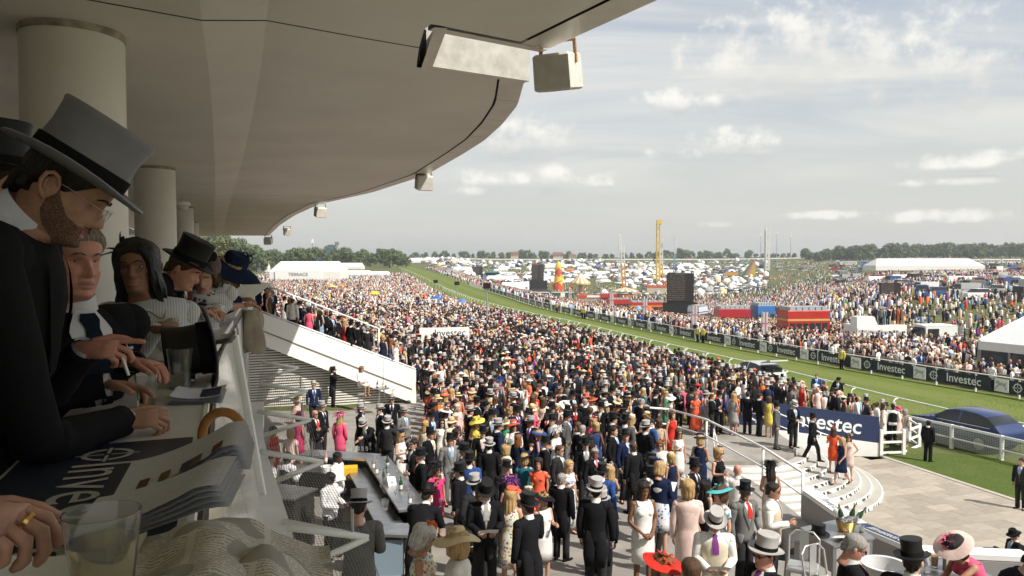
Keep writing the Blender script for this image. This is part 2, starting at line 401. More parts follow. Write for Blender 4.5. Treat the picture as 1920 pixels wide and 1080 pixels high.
for i in range(9000):
 y = r_.uniform(24, 46);
 x = r_.uniform(interp(y, [(24, 18.4), (31.8, 16.1), (32.3, 16), (46, 16)]), xf(y))
 if y > 32.2 and x < xn(y)-2.6: continue
 z = -2.39; a = r_.uniform(0, 6.28); h = r_.uniform(0.03, 0.07); w_ = 0.012
 ca, sa = math.cos(a)*w_, math.sin(a)*w_; lx, ly = r_.uniform(-.03, .03), r_.uniform(-.03, .03)
 b.add([(x-ca, y-sa, z), (x+ca, y+sa, z), (x+lx, y+ly, z+h)], [(0, 1, 2)])
stuff(tag(b.build('grass_tufts', LAWN), 'short mown grass blades on the lawn and track edge', 'grass'))
CONC = mat('terrace_concrete', (0.285, 0.265, 0.235), 0.8, noise=0.26, nscale=1.3, bump=0.15, bscale=40)
CONCD = mat('joint_dark', (0.10, 0.095, 0.085), 0.9)
tfl = MB().slab([(-16, 15), (6.925, 15)]+TERR[4:], lambda x, y: -2.7, zterr); tfl.slab([(-16, 11.51), (10.75, 11.51), (10.8, 11.6), (6.95, 12.4), (6.925, 15), (-16, 15)], lambda x, y: -2.7, zterr); tfl.slab([(-16, 9.21), (10.8, 9.21), (10.75, 11.5), (-16, 11.5)], -2.7, .9); tfl.slab([(-16, 3), (11, 3), (10.8, 9.2), (-16, 9.2)], -2.7, 1.65); structure(tfl.build('terrace_floor', CONC))
SLAB = mat('paving_stone', rough=0.85, objcol=True, noise=0.14, nscale=4, bump=0.25, bscale=50)
pav = structure(MB().slab([(7.3, 3), (24, 3), (23.8, 14), (17.7, 25.8), (15.9, 31.9), (11, 32.2), (7, 32.2)], -2.7, -2.43).build('paving', CONCD))
pu = Vector((-0.29, 0.957)); pvv = Vector((0.957, 0.29)); me_sl = MB().box((0, 0, 0), (0.893, 0.593, 0.04)).mesh('slab', SLAB); cnt = 0
for i in range(-4, 26):
 for j in range(-24, 30):
  p = Vector((10, 25))+pvv*(i*0.9+(0.45 if j % 2 else 0))+pu*(j*0.6)
  e = interp(p.y, [(10, 26), (14, 23.8), (25.8, 17.7), (31.8, 15.9)])+0.05
  if p.y > 31.6 or p.y < 15.5 or p.x > e or p.x < 7.9: continue
  if (p-STC).length < STR-0.6: continue
  q = ray(0, 0); sx_ = 960+F*p.x/p.y; sy_ = 490+F*8.4/p.y
  if sx_ > 1990 or sy_ > 1110: continue
  if sy_ > 890+(sx_-1400)*0.53+60: continue
  o = obj('paving_slab', me_sl, pav); o.location = (p.x, p.y, -2.408+random.uniform(-.003, .003)); o.rotation_euler = (0, 0, math.atan2(pvv.y, pvv.x))
  k = random.uniform(0.80, 1.1); o.color = (0.355*k, 0.315*k, 0.255*k, 1); cnt += 1
ke = structure(MB().add([], []).build('kerb', CONC)) if False else None
kb = structure(MB().bar((15.93, 31.75, -2.40), (17.78, 25.6, -2.40), 0.20, 0.07).bar((17.79, 25.59, -2.402), (23.9, 14, -2.402), 0.20, 0.07).build('kerb', mat('kerb_stone', (0.42, 0.385, 0.33), 0.85, noise=0.15, nscale=3)))
structure(MB().slab([(5.7, 26.45), (7.0, 26.3), (8.3, 26.3), (9.6, 26.65), (10.6, 27.6), (11.0, 29), (11.0, 32.2), (2.0, 32.2), (1.7, 28.5)], -2.6, -1.104).build('step_platform', CONC))
steps = thing('curved_steps', 'white semicircular flight of steps with black printed risers beside the paving', 'steps', (8.3, 29, -2.4))
TREAD = mat('step_tread', (0.40, 0.385, 0.345), 0.85, noise=0.12, nscale=2, bump=0.15, bscale=60); RISER = mat('step_riser', (0.78, 0.77, 0.74), 0.6, noise=0.06, nscale=3)
ZEB = bpy.data.materials.new('zebra_print'); ZEB.use_nodes = True
t = NT(ZEB.node_tree); tcz = t.new('ShaderNodeTexCoord').outputs['Object']
wv = t.new('ShaderNodeTexWave', wave_type='BANDS', bands_direction='DIAGONAL'); t.put(wv.inputs[0], tcz); wv.inputs['Scale'].default_value = 1.3; wv.inputs['Distortion'].default_value = 12; wv.inputs['Detail'].default_value = 2; wv.inputs['Detail Scale'].default_value = 1.1
t.put(t.n['Principled BSDF'].inputs['Base Color'], t.mix(t.smooth(wv.outputs['Fac'], 0.42, 0.55), (0.70, 0.69, 0.67, 1), (0.05, 0.05, 0.055, 1)))
A0, A1 = R(-118), R(32)
for k in range(NST-1):
 ro = STR-k*TRD; ri = ro-TRD-0.02; z1 = -2.4+RIS*(k+1); z0 = -2.42 if k == 0 else z1-RIS-0.01; N = 40
 b = MB(); nose = 0.035
 P = lambda r, a, z: (STC.x+r*math.cos(a), STC.y+r*math.sin(a), z)
 aa = [A0+(A1-A0)*i/N for i in range(N+1)]
 b.grid([[P(ro, a, z0) for a in aa], [P(ro, a, z1-0.012) for a in aa], [P(ro-0.012, a, z1) for a in aa]], 1)
 b.grid([[P(ro-0.012, a, z1) for a in aa], [P(ro-nose, a, z1) for a in aa]], 1)
 b.grid([[P(ro-nose, a, z1) for a in aa], [P(ri, a, z1) for a in aa]], 0)
 for a in (A0, A1): b.quad(P(ri, a, z0), P(ro, a, z0), P(ro, a, z1), P(ri, a, z1), 1)
 st = b.build('step', [TREAD, RISER], steps, smooth=40)
 b = MB(); a0 = R(-72+3*k); a1 = a0+R(34);
 b.grid([[P(ro+0.004, a0+(a1-a0)*i/12, z0+0.02) for i in range(13)], [P(ro+0.004, a0+(a1-a0)*i/12, z1-0.02) for i in range(13)]])
 b.build('printed_riser', ZEB, st)
def rail_run(pts, name, label, h=1.0, r=0.024, posts=None, m=WHITER, cat='handrail', mid=0.5, group=None):
 o = thing(name, label, cat, pts[0], group=group)
 top = [Vector(p)+Vector((0, 0, h)) for p in pts]
 MB().tube(top, r, 8).build('top_rail', m, o, smooth='all')
 if mid: MB().tube([Vector(p)+Vector((0, 0, h*mid)) for p in pts], r*0.8, 8).build('mid_rail', m, o, smooth='all')
 for p in (posts or pts): MB().tube([Vector(p)+Vector((0, 0, -0.02)), Vector(p)+Vector((0, 0, h))], r, 8).build('post', m, o, smooth='all')
 return o
def stp(a, r):
 k = min(NST, max(0, int((STR-r)/TRD)+1)) if r < STR else 0
 return Vector((STC.x+r*math.cos(a), STC.y+r*math.sin(a), -2.4+RIS*k))
ra = R(22); rail_run([stp(ra, 2.6), stp(ra, 3.7), stp(ra, 4.9), stp(ra, 5.75)], 'handrail', 'white tubular handrail down the right of the curved steps', 0.98)
ra = R(40); rail_run([stp(ra, 2.7)+Vector((.3, 0, 0)), stp(ra, 4.0)], 'handrail', 'short white handrail beside the navy banner', 0.95)
ra = R(-140); rail_run([Vector((7.35, 27.0, -1.1)), Vector((7.1, 25.0, -1.75))], 'handrail', 'white handrail leaning down the left of the curved steps', 1.0)
def roundel(parent, c, x, y, r, m, name='emblem'):
 """ringed cross emblem drawn as thin strips"""
 b = MB(); M_ = frame_matrix(c, x, y); N = 20
 for q in range(4):
  a0 = q*math.pi/2+0.14; a1 = (q+1)*math.pi/2-0.14
  for i in range(6):
   u0 = a0+(a1-a0)*i/6; u1 = a0+(a1-a0)*(i+1)/6
   b.quad(*[M_ @ Vector((rr*math.cos(u), rr*math.sin(u), 0)) for rr, u in ((r*0.72, u0), (r*0.92, u0), (r*0.92, u1), (r*0.72, u1))])
  a = q*math.pi/2; d = Vector((math.cos(a), math.sin(a), 0)); n_ = Vector((-d.y, d.x, 0))
  b.quad(*[M_ @ p for p in (d*r*0.12-n_*r*0.05, d*r*1.12-n_*r*0.07, d*r*1.12+n_*r*0.07, d*r*0.12+n_*r*0.05)])
 return b.build(name, m, parent)
LETW = mat('white_print', (0.78, 0.78, 0.76), 0.5); LETG = mat('grey_print', (0.42, 0.41, 0.40), 0.6)
bnw = thing('banner_wall', 'navy banner with large white lettering above a sloping white base', 'banner', (13.2, 32.4, -2.4))
BL, BR = Vector((9.9, 32.25)), Vector((15.85, 32.0)); bd = (BR-BL).normalized()
def bq(s, z): p = BL+bd*s; return Vector((p.x, p.y, z))
Lb = (BR-BL).length
b = MB(); y3 = Vector((0, 0.12, 0))
def plate(b, pts, th, mi=0):
 n_ = (pts[1]-pts[0]).cross(pts[2]-pts[0]).normalized()*th
 q = [p-n_ for p in pts]; k = len(pts)
 return b.add(list(pts)+q, [tuple(range(k)), tuple(range(2*k-1, k-1, -1))]+[(i, k+i, k+(i+1) % k, (i+1) % k) for i in range(k)], mi)
plate(MB(), [bq(0, -1.1), bq(Lb, -1.85), bq(Lb, -0.72), bq(0, 0.05)], 0.06).build('banner', NAVY, bnw)
plate(MB(), [bq(0, -2.5), bq(Lb, -2.5), bq(Lb, -1.852), bq(0, -1.102)], 0.08).build('base', WALLW, bnw)
sl = (bq(Lb, -1.285)-bq(0, -0.525)).normalized(); off = Vector((0.04, -0.99, 0))*0.006
mid = (bq(0, -0.525)+bq(Lb, -1.285))/2+sl*0.72+off
letters('Investec', 0.92, LETW, mid, sl, (0, 0, 1), bnw, sx=1.02, off=0.012)
roundel(bnw, (bq(0.75, -0.62)+off), sl, (0, 0, 1), 0.36, LETW)
def running_rail(pts, name, label):
 o = thing(name, label, 'rail', pts[0]); N = len(pts)
 tops = [Vector(p)+Vector((0, 0, 1.2)) for p in pts]
 MB().tube(tops, [(0.05, 0.035)]*N, 8).build('top_rail', WHITER, o, smooth='all')
 return o
nyy = [20.0]
while nyy[-1] < 800: nyy.append(nyy[-1]+(3.2 if nyy[-1] < 200 else 12))
npts = [(xn(y), y, zt(y)) for y in nyy]
nr = running_rail(npts, 'running_rail', 'white running rail with swan-neck posts on the near side of the track')
for i, p in enumerate(npts[:75]):
 p = Vector(p); L = Vector((-0.93, -0.36, 0))*0.36
 b = MB(); b.tube([p+L+Vector((0, 0, -.02)), p+L+Vector((0, 0, 0.85)), p+L*0.9+Vector((0, 0, 1.02)), p+L*0.6+Vector((0, 0, 1.14)), p+Vector((0, 0, 1.17))], 0.035, 8)
 b.build('post', WHITER, nr, smooth='all')
fyy = [30.0]
while fyy[-1] < 700: fyy.append(fyy[-1]+(2.55 if fyy[-1] < 240 else 10))
fpts = [(xf(y), y, zt(y)) for y in fyy]
fr = running_rail(fpts, 'running_rail', 'white rail with sponsor boards on the far side of the track')
for p in fpts[:95]: MB().box((p[0], p[1], p[2]+0.58), (0.09, 0.09, 1.2)).build('post', WHITER, fr)
HORSE = bpy.data.materials.new('zebra_panel'); HORSE.use_nodes = True
bi = 0; y = 31.0
ORD = 'first second third fourth fifth sixth seventh eighth ninth tenth eleventh twelfth thirteenth fourteenth fifteenth sixteenth'.split()
ZSIL = [(-.46,.16),(-.34,.30),(-.22,.34),(-.10,.22),(.12,.20),(.28,.16),(.40,.26),(.36,.10),(.30,-.02),(.40,-.20),(.34,-.40),(.28,-.38),(.30,-.20),(.14,-.06),(-.10,-.04),(-.20,-.14),(-.34,-.26),(-.40,-.42),(-.46,-.40),(-.40,-.20),(-.28,-.06),(-.26,.10),(-.40,.08)]
while y < 210:
 s = 1.0
 p0 = Vector((xf(y)-0.06, y, zt(y))); dirn = (Vector((xf(y+4)-0.06, y+4, zt(y+4)))-p0).normalized(); Lw = 4.55
 p1 = p0+dirn*Lw; perp = Vector((-dirn.y, dirn.x, 0))
 o = thing('sponsor_board', 'x', 'hoarding', (p0+p1)/2, group='sponsor boards along the far rail')
 o['label'] = ORD[bi]+' navy sponsor board from the right along the far rail' if bi < len(ORD) else 'small navy sponsor board far along the distant rail'
 plate(MB(), [p1+Vector((0, 0, .27)), p0+Vector((0, 0, .27)), p0+Vector((0, 0, 1.06)), p1+Vector((0, 0, 1.06))], 0.02).build('board', NAVYD, o)
 if y < 170:
  tx = -dirn; outn = tx.cross(Vector((0, 0, 1))); c = (p0+p1)/2+Vector((0, 0, .66))+outn*0.012
  letters('Investec', 0.80, LETW, c+tx*0.42, tx, (0, 0, 1), o, sx=0.92, off=0.008); roundel(o, c-tx*1.72, tx, (0, 0, 1), 0.30, LETW)
 q0 = p1+dirn*0.06; q1 = q0+dirn*0.95
 pl = plate(MB(), [q1+Vector((0, 0, .25)), q0+Vector((0, 0, .25)), q0+Vector((0, 0, 1.08)), q1+Vector((0, 0, 1.08))], 0.02).build('white_panel', LETW, o)
 if y < 110:
  tx = -dirn; M_ = frame_matrix((q0+q1)/2+Vector((0, 0, .68))+tx.cross(Vector((0, 0, 1)))*0.012, tx, (0, 0, 1))
  MB().add([M_ @ Vector((x*0.9, z*0.75, 0)) for x, z in ZSIL], [tuple(range(len(ZSIL)))[::-1]]).build('zebra_print', LETG, pl)
 y = q1.y+0.06; bi += 1
MESH = bpy.data.materials.new('wire_mesh'); MESH.use_nodes = True
t = NT(MESH.node_tree); b_ = t.n['Principled BSDF']; uvn = t.new('ShaderNodeUVMap').outputs[0]; su = t.new('ShaderNodeSeparateXYZ'); t.put(su.inputs[0], uvn)
g = None
for a in (0, 1):
 v = t.math('GREATER_THAN', t.math('FRACT', su.outputs[a]), 0.72); g = v if g is None else t.math('MAXIMUM', g, v)
t.put(b_.inputs['Alpha'], g); b_.inputs['Base Color'].default_value = (0.42, 0.42, 0.40, 1); b_.inputs['Roughness'].default_value = 0.5
def mesh_panel(pts, name, parent, nu, nv, m=MESH):
 """one woven wire panel given by its four corners; the openings are really open"""
 me = MB().quad(*pts).mesh(name, m); uv = me.uv_layers.new(name='UVMap')
 for l, c in zip(uv.data, ((0, 0), (nu, 0), (nu, nv), (0, nv))): l.uv = c
 return obj(name, me, parent)
fence = thing('mesh_fence', 'white post and rail fence with wire mesh beside the track', 'fence', (19.9, 32.9, -2.4))
fy = [14.0]
while fy[-1] < 120: fy.append(fy[-1]+2.15)
fp = [Vector((xn(y)-2.75, y, gz(xn(y)-2.75, y) if y > 33 else -2.4)) for y in fy]
for i in range(len(fp)-1):
 a, c = fp[i], fp[i+1]
 MB().box(a+Vector((0, 0, .52)), (0.12, 0.12, 1.1)).build('post', WHITER, fence)
 bt = MB(); bt.bar(a+Vector((0, 0, 1.0)), c+Vector((0, 0, 1.0)), 0.07, 0.12); bt.build('top_rail', WHITER, fence)
 MB().bar(a+Vector((0, 0, .45)), c+Vector((0, 0, .45)), 0.05, 0.07).build('mid_rail', WHITER, fence)
 if i < 26: mesh_panel([a+Vector((-.05, 0, .08)), c+Vector((-.05, 0, .08)), c+Vector((-.05, 0, .96)), a+Vector((-.05, 0, .96))], 'mesh_panel', fence, 30, 12)
gt = thing('gate_fence', 'white three-rail gate fence at the end of the navy banner', 'gate', (16.5, 32.2, -2.4))
gp = [Vector((15.95, 32.0, -2.4)), Vector((17.0, 32.15, -2.4)), Vector((18.3, 33.3, -2.4)), Vector((18.55, 34.6, -2.4))]
for i, p in enumerate(gp):
 MB().box(p+Vector((0, 0, .55)), (0.13, 0.13, 1.15)).build('post', WHITER, gt)
 if i < 3:
  for z in (.12, .58, 1.0): MB().bar(p+Vector((0, 0, z)), gp[i+1]+Vector((0, 0, z)), 0.06, 0.09).build('rail', WHITER, gt)
tp = [Vector((-3.9, 34.9, 0)), Vector((-1.2, 31.7, 0)), Vector((1.6, 28.35, 0)), Vector((3.6, 27.4, 0)), Vector((5.6, 26.4, 0))]
for p in tp: p.z = zterr(p.x, p.y)
rail_run(tp, 'terrace_rail', 'white three-bar guard rail along the back edge of the terrace', 1.08, 0.035, cat='railing')
tq = [Vector((5.6, 26.4, zterr(5.6, 26.4))), Vector((6.4, 24.4, zterr(6, 24.4))), Vector((6.85, 20.2, zterr(7, 20.2))), Vector((6.88, 17.5, zterr(7, 17.5)))]
rail_run(tq, 'terrace_rail', 'white guard rail running down beside the curved steps', 1.08, 0.035, cat='railing')
bw = thing('barrier_wall', 'low grey terrace wall with white and navy printed capping', 'wall', (7.2, 14, 0))
GREYP = mat('grey_panel', (0.30, 0.295, 0.28), 0.5, noise=0.08, nscale=2)
wl = [(6.88, 17.4), (6.90, 15.0), (6.93, 12.45), (10.6, 11.65)]
for i in range(3):
 a, c = Vector((*wl[i], 0)), Vector((*wl[i+1], 0)); a.z = zterr(*wl[i]); c.z = zterr(*wl[i+1]); up = Vector((0, 0, 1))
 MB().bar(a+up*0.28, c+up*0.28, 0.10, 0.62).build('panel', GREYP, bw)
 MB().bar(a+up*0.62+Vector((-.03, 0, 0)), c+up*0.62+Vector((-.03, 0, 0)), 0.06, 0.03).build('inner_bar', WHITER, bw)
 MB().bar(a+up*0.66+(Vector((0.14, 0, 0)) if i < 2 else Vector((0, .14, .002))), c+up*0.66+(Vector((0.14, 0, 0)) if i < 2 else Vector((0, .14, .002))), 0.34, 0.05).build('capping', LETW if i == 0 else LETW, bw)
cd = (Vector((6.93, 12.5, .40))-Vector((6.9, 15, 0))).normalized()
zc = lambda y: zterr(0, y)+.688
plate(MB(), [Vector((6.90, 14.95, zc(14.95))), Vector((6.92, 12.55, zc(12.55))), Vector((7.22, 12.55, zc(12.55))), Vector((7.20, 14.95, zc(14.95)))], 0.006).build('navy_print', NAVY, bw)
letters('#InvestecDerby', 0.24, LETW, Vector((7.06, 13.75, zc(13.75)+.004)), cd, (1, 0.02, 0), bw)
letters('Investec', 0.28, NAVY, Vector((7.04, 16.2, zc(16.2)+.002)), Vector((0, -1, .03)), (1, 0.02, 0), bw)
# ================================================================ figures
HP = np.array([  # z, front y, back y, half width
 (-.200, -.030, .088, .060), (-.165, -.036, .080, .057), (-.135, -.046, .074, .056), (-.122, -.074, .072, .052), (-.114, -.090, .071, .050), (-.104, -.096, .070, .053), (-.088, -.092, .071, .058),
 (-.070, -.096, .074, .063), (-.055, -.096, .078, .066), (-.040, -.095, .083, .069), (-.020, -.092, .091, .072), (.000, -.088, .097, .074), (.020, -.096, .101, .0755), (.045, -.097, .103, .077),
 (.070, -.089, .100, .075), (.092, -.068, .086, .063), (.108, -.040, .060, .042), (.117, -.012, .026, .018), (.1185, 0.0, .008, .004)])
def gs(x, s): return math.exp(-(x/s)**2)
def head_pt(th, z, k=1.0, jaw=1.0, off=0.0):
 """point on the head at angle th (0 = face front) and height z, pushed out by off"""
 yf = np.interp(z, HP[:, 0], HP[:, 1]); yb = np.interp(z, HP[:, 0], HP[:, 2]); w_ = np.interp(z, HP[:, 0], HP[:, 3])
 if -.13 < z < -.03: w_ *= jaw
 c, s = math.cos(th), math.sin(th)
 x = w_*math.copysign(abs(s)**0.88, s); y = (yf*abs(c)**0.92) if c > 0 else yb*abs(c)
 if c > 0:
  ax = abs(x); nose = 0.0
  if -.052 < z < .016:
   am = np.interp(z, [-.052, -.046, -.036, -.026, .0, .016], [0, .016, .0275, .025, .010, 0])
   sg = np.interp(z, [-.052, -.04, -.028, .0, .016], [.013, .0155, .011, .0085, .010]); nose = am*gs(ax, sg)
  d = -nose*k + .012*gs(ax-.032, .016)*gs(z+.001, .012) - .0055*gs(ax-.046, .02)*gs(z+.03, .02)
  d += -.0065*gs(ax, .021)*gs(z+.066, .006) - .0065*gs(ax, .019)*gs(z+.081, .006) + .004*gs(ax, .026)*gs(z+.0735, .0028)
  d += -.0045*gs(ax-.026, .022)*gs(z-.019, .009) - .006*gs(ax, .018)*gs(z+.104, .012) + .004*gs(ax-.026, .008)*gs(z+.055, .016)
  y += d*min(1, c*1.6)
 v = Vector((x, y, z))
 if off:
  n_ = Vector((s*0.9, -c, 0.0));
  if z > .05: n_ = n_*(1-smst(z, .05, .118))+Vector((0, 0, 1))*smst(z, .05, .118)
  v += n_.normalized()*off
 return v
def head_mesh(b, M, nu=30, nv=26, jaw=1.0, nose=1.0, mi=0, ears=True):
 zs = list(np.interp(np.linspace(0, 1, nv), [0, .16, .30, .72, .90, 1], [-.20, -.125, -.10, .03, .10, .1185]))
 th = []
 for i in range(nu):
  t_ = (i/nu)*2-1; th.append(math.pi*(0.62*t_+0.38*t_**3))
 rs = [[M @ head_pt(a, z, nose, jaw) for a in th] for z in zs]
 o = len(b.f); b.rings(rs, mi)
 for fi in range(o, len(b.f)-2):
  q = (fi-o)//nu; zc = (zs[q]+zs[min(q+1, nv-1)])/2; a = th[(fi-o) % nu]
  p = head_pt(a, zc)
  if p.y < -.05 and -.087 < zc < -.060 and abs(p.x) < .024*(1-((zc+.0735)/.0155)**2*.6): b.m[fi] = 1
 if ears:
  for s in (-1, 1):
   if ears == 'fine': fine_ear(b, M, s)
   else: b.ball(M @ Vector((s*.079, .012, -.012)), (.009, .020, .031), 8, 5, mi, M.to_3x3() @ Matrix.Rotation(s*0.35, 3, 'Z'))
def fine_ear(b, M, s, mi=0):
 def P(x, y, z): return M @ (Vector((s*.074, .012, -.012))+Vector((s*x, y, z)))
 hel = [P(.004, -.012, -.004), P(.010, -.014, .012), P(.016, -.006, .027), P(.020, .008, .031), P(.023, .019, .022), P(.022, .021, .004), P(.017, .015, -.014), P(.010, .003, -.027), P(.005, -.006, -.033)]
 b.tube(hel, [.0035, .0045, .005, .0052, .0055, .0052, .0055, .0075, .005], 8, mi)
 b.tube([P(.010, .010, .018), P(.015, .013, .006), P(.012, .008, -.010), P(.008, -.002, -.016)], [.003, .0045, .0045, .003], 6, mi)
 b.tube([P(.006, -.011, -.005), P(.009, -.009, -.010), P(.006, -.006, -.016)], .0042, 6, mi)
 b.add([P(.003, -.010, .014), P(.008, .004, .024), P(.012, .014, .012), P(.011, .013, -.004), P(.007, .004, -.020), P(.003, -.008, -.018)], [(0, 1, 2, 3, 4, 5)] if s > 0 else [(5, 4, 3, 2, 1, 0)], mi)
 b.ball(P(.006, 0, -.002), (.007, .020, .030), 8, 5, mi, M.to_3x3())
def hair_mesh(style, seed=1, n=40, k=16):
 """cap of hair in the head frame; hairline depends on the angle round the head"""
 b = MB(); r = random.Random(seed); rows = []
 for q in range(k+1):
  row = []
  for i in range(n):
   a = -math.pi+2*math.pi*i/n; fr = abs(a)
   if style == 'short': z0 = np.interp(fr, [0, .5, .9, 1.25, 1.45, 1.8, 2.2, 3.15], [.066, .060, .040, .005, -.012, .012, -.05, -.085])
   elif style == 'thin': z0 = np.interp(fr, [0, .7, 1.0, 1.25, 1.45, 1.8, 2.2, 3.15], [.084, .078, .045, .01, -.008, .012, -.05, -.085])
   elif style == 'bob': z0 = np.interp(fr, [0, .55, .85, 1.1, 1.6, 3.15], [.062, .055, .01, -.10, -.13, -.13])
   elif style == 'fringe': z0 = np.interp(fr, [0, .55, .8, 1.0, 1.4, 3.15], [.022, .018, -.03, -.16, -.26, -.28])
   elif style == 'updo': z0 = np.interp(fr, [0, .6, 1.0, 1.35, 1.8, 3.15], [.066, .058, .02, .005, -.02, -.095])
   else: z0 = np.interp(fr, [0, .5, .8, 1.05, 1.5, 3.15], [.066, .055, .01, -.13, -.30, -.36])
   u = q/k; z = z0+(.1185-z0)*(1-(1-u)**1.5)
   th_ = {'short': .011, 'thin': .007, 'bob': .024, 'updo': .018}.get(style, .022)
   o_ = th_*min(1, .15+u*5)*(1+0.35*mnoise.noise(Vector((a*2.2, z*14, seed))))+r.uniform(-.0012, .0012)
   p = head_pt(a, max(z, -.02), 0.0, 1.0, o_)
   if z < -.02:
    p.z = z; d = -.02-z
    p.x *= 1+0.55*min(d, .15)+0.12*math.sin(i*2.1+z*30)*min(1, d*6); p.y = p.y*(1-.15*min(1, d*4))+0.10*min(d, .2)+.012*math.sin(i*1.7)
   if style in ('bob', 'updo') and u > 0.2: p += Vector((0, .006, .008))*math.sin(min(1, u)*math.pi)
   row.append(p)
  rows.append(row)
 inner = [[v*0.90 for v in rows[0]]]
 b.rings(inner+rows, 0, cap=True)
 if style == 'updo':
  for i in range(9): b.ball((r.uniform(-.03, .03), .10+r.uniform(-.015, .02), r.uniform(-.01, .06)), (.03, .028, .028), 8, 5)
 return b.mesh('hair', HAIR, 'all')
HAIRS = {s: hair_mesh(s) for s in ('short', 'thin', 'bob', 'updo', 'long', 'fringe')}
HAIRM = Matrix.Identity(4)
def topper_meshes(h=.150, brim=.058, n=28):
 a, c = .086, .106
 def oval(r, z, up=True):
  row = []
  for j in range(n):
   u = 2*math.pi*j/n; x = (a+r)*math.cos(u); y = (c+r)*math.sin(u)+.004
   zz = z
   if r > .004: t_ = r/brim; zz += t_*t_*(.015*math.cos(u)**2-.006*math.sin(u)**2)
   row.append((x, y, zz+.052))
  return row
 b = MB(); b.rings([oval(0, -.004), oval(.018, -.006), oval(brim*.7, -.007), oval(brim, -.003), oval(brim+.003, .002), oval(brim, .006), oval(brim*.7, .003), oval(.018, .003), oval(.003, .006),
    oval(-.001, .03), oval(-.004, h*.55), oval(.0, h*.88), oval(.003, h-.006), oval(.0, h), oval(-.02, h+.001), oval(-.06, h+.002)], 0)
 m1 = b.mesh('top_hat', SILK, 55)
 b = MB(); b.rings([oval(.0035, .006), oval(.0035, .042), oval(.001, .0435)], 0, cap=False)
 return m1, b.mesh('band', CLOTH, 50)
TOP, TOPB = topper_meshes()
def disc_hat(R_=.19, tilt=.02, crown=.05, crown_r=.08, n=26, wav=0.012, thick=.005):
 b = MB()
 def ring(r, z): return [(r*math.cos(2*math.pi*j/n), r*math.sin(2*math.pi*j/n)*1.05, z+wav*math.sin(3*2*math.pi*j/n)*(r/R_)**2) for j in range(n)]
 b.rings([ring(.02, .07), ring(crown_r, .068), ring(R_*.8, .062-tilt*.4), ring(R_, .05-tilt), ring(R_+.003, .053-tilt), ring(R_*.8, .068-tilt*.3), ring(crown_r+.004, .076), ring(crown_r, .078+crown*.7), ring(crown_r*.85, .075+crown), ring(.01, .078+crown)], 0)
 return b
def feathers(b, c, n, L, spread=1.0, up=0.6, seed=1, w_=.010, curl=.35):
 r = random.Random(seed); c = Vector(c)
 for i in range(n):
  a = r.uniform(0, 2*math.pi); e = r.uniform(up-.5, up+.6); l = L*r.uniform(.55, 1.1)
  d = Vector((math.cos(a)*math.cos(e)*spread, math.sin(a)*math.cos(e)*spread, math.sin(e)))
  side = d.cross(Vector((0, 0, 1))); side = side.normalized() if side.length > .01 else Vector((1, 0, 0))
  P = []
  for k in range(5):
   t_ = k/4; p = c+d*l*t_+Vector((0, 0, -curl*l*t_*t_)); ww = w_*math.sin(math.pi*(.12+.86*t_))
   P.append([p-side*ww+Vector((0, 0, .003)), p, p+side*ww+Vector((0, 0, .003))])
  b.grid(P)
def loops(b, c, n, r0, seed=1, rad=.004):
 r = random.Random(seed); c = Vector(c)
 for i in range(n):
  M_ = Euler((r.uniform(0, 6), r.uniform(0, 6), r.uniform(0, 6))).to_matrix(); rr = r0*r.uniform(.6, 1.1)
  b.tube([c+M_ @ Vector((rr*.9+rr*math.cos(t_), rr*.55*math.sin(t_), 0)) for t_ in np.linspace(0, 2*math.pi, 10)], (rad, rad*2.5) and [(rad*3, rad)]*10, 5)
def petals(b, c, n, r0, seed=1):
 r = random.Random(seed); c = Vector(c)
 for i in range(n):
  M_ = Euler((r.uniform(-.9, .9), r.uniform(-.9, .9), r.uniform(0, 6))).to_matrix(); l = r0*r.uniform(.7, 1.2)
  P = [[c+M_ @ Vector((x*l*.5*math.sin(.4+2.4*t_), y_, .0))+Vector((0, 0, 0)) for x in (-1, 0, 1)] for t_, y_ in ((0, 0), (.4, l*.5), (.8, l*.9), (1, l))]
  for row in P:
   row[1] = row[1]+M_ @ Vector((0, 0, -.008))
  b.grid(P)
HATM = {}
